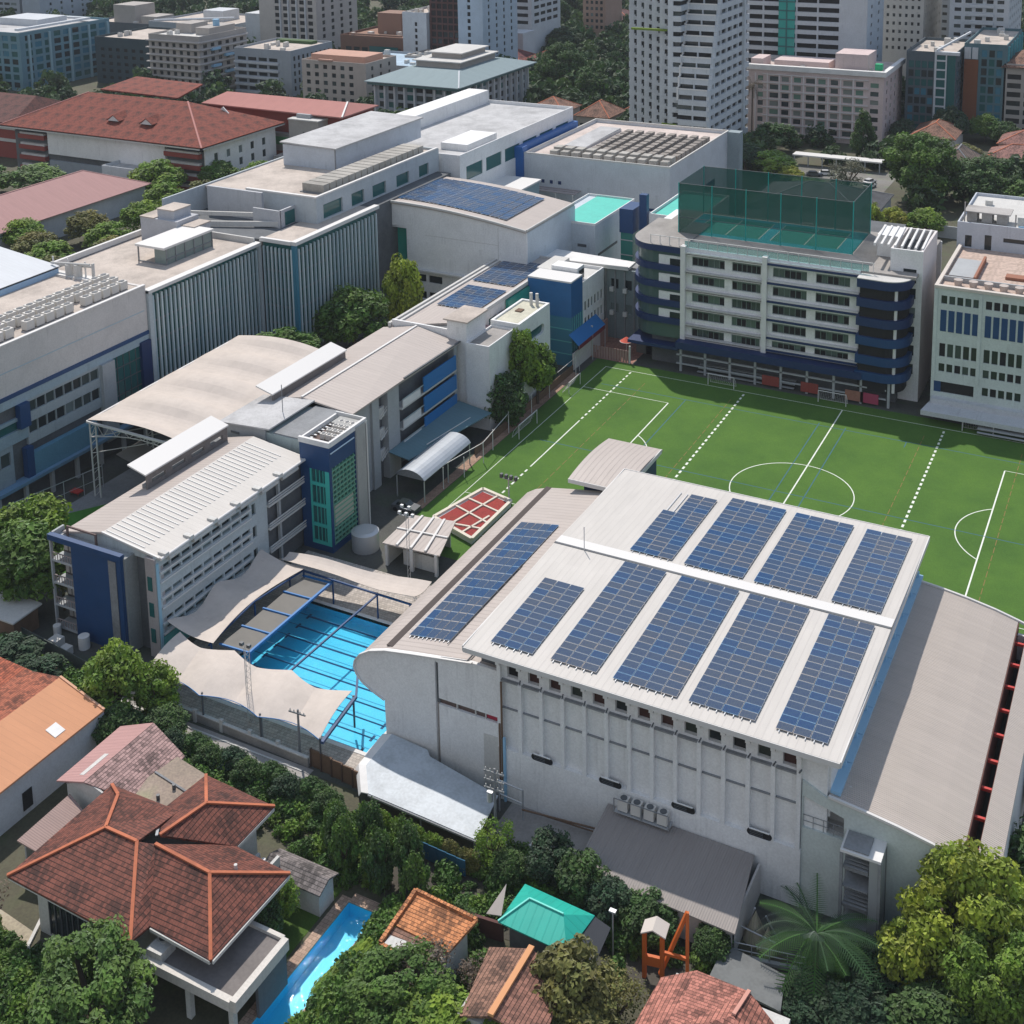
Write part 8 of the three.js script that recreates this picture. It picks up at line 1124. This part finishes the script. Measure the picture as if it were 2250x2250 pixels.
// trees of the school
tree(-136.5, -192, 15.6, 8, 12, 'dome', 'mid', 'broad dark green tree left of the yellow green tree in the school court');
tree(-132.6, -203, 17.2, 4.3, 13.4, 'round', 'lime', 'tall yellow green tree in front of the white auditorium wall');
tree(-138, -173, 13.4, 6, 6.2, 'dome', 'mid', 'low rounded green tree beyond the cream canopy corner', { rx: 6.6, rz: 4.6 });
tree(-130.5, -171.6, 11, 3.6, 4.6, 'dome', 'olive', 'small olive tree next to the flagpole beyond the cream canopy');
tree(-97.3, -185.4, 14.6, 2.9, 8.8, 'round', 'bright', 'tall slender light green tree climbing the white oval window annex');
tree(-97.4, -180.4, 8.8, 3.9, 8.2, 'round', 'dark', 'dark dense tree at the corner of the white annex by the pitch');
tree(-96.6, -190, 10.6, 3.9, 7.2, 'round', 'bright', 'rounded light green tree with slim trunk beside the pitch goal');
tree(-97.6, -194.4, 6.6, 2.4, 5, 'round', 'deep', 'small shaded tree below the bright blue tower');
{ const hg = thing('hedge', 'low yellow green hedge along the court behind the school roof', 'hedge', [-122.5, 0, -180]); for (let i = 0; i < 5; i++) { const c = put(hg, 'foliage', CR.round[i % 2], LF.olive, -122.8 + i * 0.3, 1.4, -172 - i * 4.4); c.scale.set(2, 1.5, 2.8); }
  const fl = thing('flagpole', 'thin flagpole with a striped banner by the court tree', 'flagpole', [-134, 0, -176]); part(fl, 'pole', bar([-131.4, 0, -172.6], [-131.4, 8.6, -172.6], 0.06), M.steel); part(fl, 'banner', [box(-131.38, -131.2, 4.6, 8.2, -172.9, -172.3)], mat([0.5, 0.3, 0.36])); part(fl, 'stripe', [box(-131.4, -131.18, 5.6, 6.2, -172.92, -172.28), box(-131.4, -131.18, 7, 7.5, -172.92, -172.28)], M.trim); }
// left edge and lane
tree(-127, -105, 11.4, 5.4, 8.4, 'round', 'mid', 'tall tree with visible trunk at the left edge beside the blue end wall');
tree(-131, -110, 12, 5, 8, 'round', 'bright', 'light green tree behind the tall tree at the left edge');
tree(-123.6, -107.6, 7, 2.6, 4.6, 'loose', 'olive', 'thin reddish leaved tree between the left edge tree and the end wall');
tree(-101.4, -94.4, 10, 4.1, 9.2, 'dome', 'bright', 'rounded yellow green tree in front of the grey recess of the school end wall');
tree(-97.6, -96.8, 6.4, 2.5, 5.6, 'round', 'bright', 'smaller bright green tree at the left end of the near pool canopy');
tree(-94.6, -94.6, 4, 2.7, 3.6, 'dome', 'dark', 'low dark bush by the footpath right of the rounded yellow green tree');
tree(-98.8, -91.4, 5, 3.1, 4.6, 'dome', 'dark', 'dark bush below the rounded yellow green tree beside the pink roof');
tree(-106, -99.6, 3, 2.2, 2.8, 'loose', 'grey', 'dusty thin shrub by the grey boundary fence');
tree(-120, -95.6, 4.2, 4, 3.8, 'dome', 'deep', 'deep shaded shrub left of the orange shed'); tree(-114, -95.2, 3.6, 3.2, 3.4, 'dome', 'deep', 'dark shrub behind the orange shed roof');
{ const hg = thing('hedge', 'long dark climbing hedge between the footpath and the tiled house', 'hedge', [-82, 0, -92.6]); for (let i = 0; i < 9; i++) { const c = put(hg, 'foliage', CR.dome[i % 2], i % 3 ? LF.dark : LF.deep, -92 + i * 2.55, 1.5, -92.9 - (i % 2) * 0.8); c.scale.set(2, 1.9, 1.8); } }
{ const hg = thing('hedge', 'clipped yellow green hedge along the front of the pale sheet awning', 'hedge', [-61, 0, -93.4]); for (let i = 0; i < 7; i++) { const c = put(hg, 'foliage', CR.column[i % 2], i < 5 ? LF.bright : LF.olive, -67.4 + i * 2, 1.3, -93.7 + i * 0.1); c.scale.set(1.5, 1.5, 1); } }
const cyp = 'dark upright columnar shrub in the cypress clump above the garden pool';
for (let i = 0; i < 9; i++) tree(-68.2 + i * 1.3, -89.6 + (i % 3) * 1.1, 5.8 + (i % 4) * 0.5, 1.75, 6, 'column', i % 2 ? 'dark' : 'mid', cyp, { group: 'columnar shrubs of the cypress clump', name: 'cypress', cat: 'shrub' });
tree(-53.4, -94.6, 5.4, 2.4, 4.8, 'loose', 'bright', 'yellow green small tree below the utility pole in the hall yard'); tree(-51.4, -93.6, 3.6, 2, 3.2, 'dome', 'dark', 'dark shrub beside the storage box in the hall yard');
tree(-48, -95.4, 4.8, 2.5, 4.2, 'round', 'deep', 'dark teal green tree at the left end of the service shed roof');
tree(-44.4, -94.2, 5, 2.6, 4.4, 'round', 'dark', 'dark tree with tall tips behind the turquoise roof'); tree(-41, -93.6, 4.8, 2.6, 4.2, 'dome', 'deep', 'dense dark tree right of the turquoise roof'); tree(-37.4, -93.8, 4.6, 2.8, 4.2, 'dome', 'dark', 'rounded dark tree in front of the right part of the service shed');
tree(-31.6, -94, 3.4, 1.9, 3, 'dome', 'dark', 'small dark bush left of the palm under the shed end');
// bottom edge
tree(-73.4, -63.4, 9.2, 6.8, 8, 'big', 'mid', 'large leafy green tree at the bottom left in front of the tiled house', { rx: 6.9, rz: 5 });
tree(-92.6, -66.8, 6, 3.6, 5, 'loose', 'dry', 'sparse greyish brown tree at the bottom left corner by the drive'); tree(-88, -62.6, 4.4, 3.2, 4, 'dome', 'bright', 'light green bush in the bottom left corner');
tree(-67.3, -77.6, 4.8, 1.9, 4.4, 'round', 'dark', 'dark leafy tree at the corner of the tiled house above the lawn'); tree(-67.6, -80.2, 4.6, 1.6, 3.6, 'round', 'bright', 'light green shrub beside the garden shed');
tree(-52.4, -76.6, 5.8, 5, 5.4, 'big', 'mid', 'wide green tree at the bottom edge right of the garden pool', { rx: 5, rz: 4.4 }); tree(-49, -75.6, 5, 4, 4.4, 'dome', 'bright', 'pale green bush at the bottom edge below the brown tiled roof'); tree(-42.6, -76, 4.6, 3.4, 4, 'dome', 'bright', 'bright green bush at the bottom edge under the brown roof ridge');
tree(-51.4, -79.4, 5.2, 3.2, 4.4, 'loose', 'dry', 'bare twiggy tree over the orange tiled house'); tree(-48, -81, 4, 2.1, 3.4, 'loose', 'dry', 'small brown twiggy tree between the orange and brown tiled houses');
tree(-39.9, -83.4, 6.4, 3.6, 6, 'round', 'olive', 'yellow green tree in front of the turquoise roof house'); tree(-36.4, -84, 5, 3.1, 4.6, 'loose', 'olive', 'brownish tree between the yellow green tree and the orange frame'); tree(-37.6, -80.6, 4.4, 3.4, 4, 'dome', 'olive', 'olive bush at the bottom edge left of the salmon roof');
tree(-59, -79.6, 1.5, 2.2, 1.5, 'dome', 'bright', 'low clipped hedge bush along the right side of the garden pool', { rx: 1.3, rz: 6, name: 'hedge', cat: 'hedge' });
tree(-52.6, -86.2, 2.6, 2, 2.4, 'loose', 'dark', 'dark shrub behind the orange tiled house'); tree(-46.4, -84.2, 2.2, 2.2, 2, 'loose', 'olive', 'sparse shrub with yellow leaves under the turquoise roof edge');
tree(-11.2, -101, 14.4, 6.4, 13.4, 'big', 'lime', 'big bright yellow green tree in the bottom right corner', { rx: 6.4, rz: 5.4 }); tree(-8.6, -97.4, 10, 4.6, 9, 'big', 'bright', 'leafy green tree in front of the big yellow green corner tree'); tree(-15.6, -98.4, 6.6, 3.2, 6, 'round', 'lime', 'low yellow green tree at the left foot of the corner tree'); tree(-13, -94, 5, 4, 4.6, 'dome', 'dark', 'dark shaded bush at the bottom right corner');
tree(-18.6, -97.4, 4.4, 2.8, 4, 'dome', 'deep', 'deep green bush below the hall stair tower'); tree(-18.8, -92.8, 3.8, 3.2, 3.6, 'dome', 'deep', 'dark undergrowth shrub at the bottom right of the palm'); tree(-22.6, -93, 2.6, 3, 2.4, 'dome', 'deep', 'dark undergrowth shrub at the foot of the palm');
tree(-7, -112, 9, 4, 7, 'dome', 'dark', 'dark tree behind the corner tree at the right edge'); tree(-5.6, -124, 9, 4, 8, 'dome', 'deep', 'dark tree along the outer wall of the hall at the right edge');
// palms
function frondGeo(len, droop, w) { const pos = [], n = 16; const P = (k) => { const t = k / n; return V(len * t, len * (0.42 * t - droop * t * t), 0); }; for (let i = 0; i < n; i++) { const a = P(i), b = P(i + 1), d = b.clone().sub(a); const quad = (p, q, r, s) => pos.push(p.x, p.y, p.z, q.x, q.y, q.z, r.x, r.y, r.z, p.x, p.y, p.z, r.x, r.y, r.z, s.x, s.y, s.z); quad(a.clone().add(V(0, 0, 0.05)), b.clone().add(V(0, 0, 0.05)), b.clone().add(V(0, 0, -0.05)), a.clone().add(V(0, 0, -0.05))); if (i > 1) for (const s of [-1, 1]) for (const o of [0, 0.5]) { const c = a.clone().lerp(b, o), l = w * Math.sin(Math.PI * (0.12 + 0.8 * i / n)), tip = c.clone().add(V(l * 0.5, -l * 0.35, s * l)); quad(c, c.clone().addScaledVector(d, 0.2), tip.clone().add(V(0.02, -0.03, 0)), tip); } } const g = new THREE.BufferGeometry(); g.setAttribute('position', new THREE.Float32BufferAttribute(pos, 3)); g.computeVertexNormals(); return g; }
const frondLeaf = (c) => mat(c, { rough: 0.95, transmission: 0.3, thickness: 0, side: THREE.DoubleSide });
function palm(x, z, h, len, n, label, m, drop = 0) { const t = thing('palm_tree', label, 'palm', [x, 0, z]); part(t, 'trunk', bar([x, 0, z], [x, h, z], 0.26, 9, 0.18), M.bark); const gs = [frondGeo(len, 0.55, len * 0.17), frondGeo(len, 0.85, len * 0.17), frondGeo(len * 0.9, 0.25, len * 0.17), frondGeo(len * 0.8, 1.5, len * 0.16)]; for (let i = 0; i < n; i++) { const f = put(t, 'frond', gs[(i + drop) % 4], Array.isArray(m) ? pick(m) : m, x, h, z, i * 2.399); f.rotation.z = rr(-0.1, 0.15) + (i < 6 ? 0.35 : 0); f.scale.setScalar(rr(0.85, 1.1)); } }
palm(-22.9, -95.6, 5, 5.6, 26, 'feathery dark green palm tree below the hall stair tower', [frondLeaf([0.018, 0.075, 0.014]), frondLeaf([0.04, 0.13, 0.016]), frondLeaf([0.012, 0.05, 0.016])]);
palm(-124.6, -402, 18.5, 5.4, 26, 'tall palm with drooping brown fronds left of the pink apartment block', [frondLeaf([0.1, 0.075, 0.05]), frondLeaf([0.07, 0.06, 0.035])], 1);
// belt of trees behind the left complex
const beltA = 'olive green tree in the belt between the pale pink hall and the finned blocks', beltB = 'fresh green tree in the belt between the pale pink hall and the finned blocks';
for (const [x, z, h, r, m] of [[-250, -214, 9, 6, 1], [-240, -226, 9, 6, 0], [-231, -236, 10, 6.5, 1], [-224, -248, 10, 6, 0], [-217, -258, 10, 6, 0], [-210, -268, 10, 6, 1], [-240, -210, 8, 6, 0], [-229, -222, 8.6, 6, 1], [-219, -232, 9, 6, 0], [-211, -243, 9, 6, 0], [-203, -252, 9, 6, 1], [-232, -206, 8, 6, 1], [-220, -214, 8, 6, 0], [-209, -222, 8, 6, 0], [-200, -232, 8, 6, 1], [-194, -240, 8, 6, 0], [-222, -198, 8, 6, 0], [-210, -204, 8, 6, 1], [-199, -212, 8, 6, 0], [-190, -220, 8, 6, 1], [-205, -190, 8, 6, 1], [-195, -198, 8, 6, 0], [-186, -206, 8, 6, 0], [-242, -256, 9, 6, 1], [-234, -262, 9, 6, 0], [-226, -270, 9, 6, 1], [-196, -262, 9, 6, 0], [-190, -180, 7, 6, 0], [-199, -176, 7, 6, 1]]) tree(x, z, h, r, h * 0.85, 'dome', m ? 'bright' : 'olive', m ? beltB : beltA, { group: 'belt of trees behind the finned blocks' });
tree(-254, -266, 12, 8, 10, 'dome', 'bright', 'big rounded green tree in front of the red school corner'); tree(-243, -279, 10, 6, 8.6, 'dome', 'mid', 'green tree right of the red school corner under its white windows'); tree(-234, -286, 9, 5.6, 7.6, 'dome', 'bright', 'light green tree below the pale lettered tower'); tree(-226, -291, 8, 5, 7, 'dome', 'mid', 'small green tree farthest right below the pale lettered tower');
tree(-290, -256, 9, 8, 8, 'dome', 'mid', 'green tree group left of the pale pink hall', { rx: 11 }); tree(-304, -250, 9, 8, 8, 'dome', 'mid', 'green tree at the left edge beyond the pale pink hall', { rx: 10 });
// right rear
tree(-61.5, -349, 19, 10.6, 17, 'big', 'mid', 'largest broad tree at right above the netted court', { rx: 10.6 }); tree(-45, -352, 15, 10, 13, 'big', 'dark', 'broad dark tree at the right edge beyond the netted court', { rx: 10.6 });
tree(-36, -346, 10, 7, 9, 'dome', 'mid', 'lower green tree at the right edge beside the broad dark tree'); tree(-113, -386, 11, 7.6, 10, 'dome', 'dark', 'dark tree in front of the left part of the pink apartments', { rx: 9 }); tree(-105, -360, 8, 7, 7, 'dome', 'bright', 'light green bushes below the dark tree by the car park', { rx: 9 }); tree(-114, -362, 9, 6, 8, 'dome', 'deep', 'dark tree at the foot of the white tower beside the big white block'); tree(-120, -374, 9, 5.4, 8, 'dome', 'dark', 'dark shrubbery between the white tower and pink apartments');
tree(-97.6, -352, 6, 4, 5.4, 'dome', 'yellow', 'yellow green bush at the near edge of the car park'); tree(-85.6, -388, 15, 5.6, 14, 'cone', 'dark', 'dark rounded cone tree against the pink apartment corner'); tree(-81, -350, 10, 6, 9, 'loose', 'grey', 'grey green airy tree beside the white cars'); tree(-90, -344, 5, 5, 4.6, 'dome', 'mid', 'green bush between the dark hip roof and the car park', { rx: 7 });
tree(-62, -318, 7, 4, 6.4, 'dome', 'yellow', 'yellow flowering bush right of the green court net'); tree(-54.4, -318, 7.4, 5, 7, 'dome', 'bright', 'bright green bush right of the yellow bush'); tree(-66, -312, 8, 3, 7, 'round', 'lime', 'lime green shrub touching the green court net'); tree(-39, -292, 8, 4, 7, 'dome', 'bright', 'leafy bush between the balcony building and the rear white building'); tree(-39.6, -268, 7, 3, 6.4, 'round', 'bright', 'bright green shrub in the gap left of the roof garden'); tree(-37.4, -252, 9, 2.2, 7.6, 'round', 'mid', 'narrow green shrub in the gap beside the right white building');
tree(-66, -424, 13, 6, 12, 'dome', 'deep', 'dark tree in front of the brown panel of the teal glass block'); tree(-56, -428, 10, 5.6, 9, 'dome', 'mid', 'green tree right of the dark tree before the teal glass block'); tree(-49, -424, 9, 5, 8, 'dome', 'dark', 'dark tree below the brown grey block'); tree(-79, -416, 9, 5, 8, 'dome', 'deep', 'dark tree beside the pink block right corner'); tree(-57, -396, 7, 5, 6, 'dome', 'olive', 'olive bush behind the grey brown hip roof'); tree(-52, -378, 7, 5, 6, 'dome', 'bright', 'green bush between the right houses');
// top centre
tree(-217, -452, 22, 11, 19, 'big', 'dark', 'tallest big dark tree left of the white tower'); tree(-235, -446, 12, 9.4, 11, 'dome', 'mid', 'lower green tree left of the tallest dark tree'); tree(-199, -440, 15, 8, 14, 'dome', 'dark', 'dark tree between the tallest tree and the white tower'); tree(-224, -430, 9, 7, 8, 'dome', 'mid', 'green tree before the lower green tree behind the grey hip roof', { rx: 9 });
tree(-276, -528, 14, 9, 12, 'dome', 'hazy', 'dark tree before the white curved tower'); tree(-258, -540, 14, 10, 12, 'dome', 'hazy', 'dark tree right of the white curved tower foot');
{ // far wood, one mass
  const boxes = scene.children.filter((o) => o.userData.category && !/tree|shrub|hedge|palm/.test(o.userData.category)).map((o) => new THREE.Box3().setFromObject(o)).filter((b) => b.min.z < -250);
  const g = crownGeo(99, { clumps: 26, leaves: 16, size: 0.2, spread: 0.34 }), N = 3200, im = new THREE.InstancedMesh(g, LF.hazy, N), m4 = new THREE.Matrix4(), cl = new THREE.Color(); seed = 4242; let k = 0, tries = 0;
  while (k < N && tries++ < 40000) {
    const z = -rr(328, 1050), x = rr(-1000, 140) * (0.4 + 0.6 * Math.min(1, -z / 700)), r = rr(3.5, 7.5), far = -z > 560;
    if (boxes.some((b) => x > b.min.x - 3 && x < b.max.x + 3 && z > b.min.z - 3 && z < b.max.z + 5)) continue;
    if (z > -380 && x > -104 && x < -72) continue; if (z > -345 && x > -300 && x < -218) continue; if (z > -360 && x < -60 && x > -180) continue;
    m4.compose(V(x, r * (far ? 0.8 : 0.5), z), new THREE.Quaternion().setFromAxisAngle(V(0, 1, 0), rnd() * 6.28), V(r, r * rr(0.8, 1.3), r)); im.setMatrixAt(k, m4); cl.setRGB(...pick([[1, 1, 1], [0.7, 0.85, 0.8], [1.2, 1.15, 0.8], [0.8, 0.9, 0.7]])); im.setColorAt(k++, cl);
  }
  im.count = k; im.name = 'far_wood'; im.userData = { label: 'dark green tree canopy filling the ground between the far city buildings', category: 'trees', kind: 'stuff' }; shade(im); scene.add(im);
}
{ // undergrowth filling the gardens and lane edges in front
  seed = 909; const boxes = scene.children.filter((o) => o.userData.category && !/tree|shrub|hedge|palm|canopy/.test(o.userData.category)).map((o) => new THREE.Box3().setFromObject(o)).filter((b) => b.max.z > -110 && b.max.x - b.min.x < 60);
  const N = 900, im = new THREE.InstancedMesh(crownGeo(77, { shape: 'dome', clumps: 20, leaves: 34, size: 0.13, spread: 0.36 }), LF.mid, N), m4 = new THREE.Matrix4(), cl = new THREE.Color(); let k = 0, t = 0;
  const zones = [[-92, -62, -93.6, -87.2], [-100, -84, -96.6, -89.5], [-72, -64, -88, -80.5], [-58, -16, -97, -91.4], [-57, -38, -91, -78], [-30, -8, -98, -84], [-125, -106, -99.6, -93], [-60.2, -57, -86, -72], [-92, -76, -69, -60]];
  while (k < N && t++ < 12000) { const z0 = pick(zones), x = rr(z0[0], z0[1]), z = rr(z0[2], z0[3]), r = rr(0.6, 1.5); if (boxes.some((b) => x > b.min.x - 0.4 && x < b.max.x + 0.4 && z > b.min.z - 0.4 && z < b.max.z + 0.4)) continue; if (x > -99 && z < -94.4 && x < -77) continue; m4.compose(V(x, r * 0.4, z), new THREE.Quaternion().setFromAxisAngle(V(0, 1, 0), rnd() * 6.28), V(r, r * rr(0.7, 1.5), r)); im.setMatrixAt(k, m4); cl.setRGB(...pick([[1, 1, 1], [0.6, 0.75, 0.7], [0.5, 0.6, 0.6], [1.4, 1.2, 0.9], [0.8, 0.9, 0.7]])); im.setColorAt(k++, cl); }
  im.count = k; im.name = 'undergrowth'; im.userData = { label: 'dense green undergrowth filling the gardens and lane edges in front', category: 'undergrowth', kind: 'stuff' }; shade(im); scene.add(im);
}
renderer.render(scene, camera);
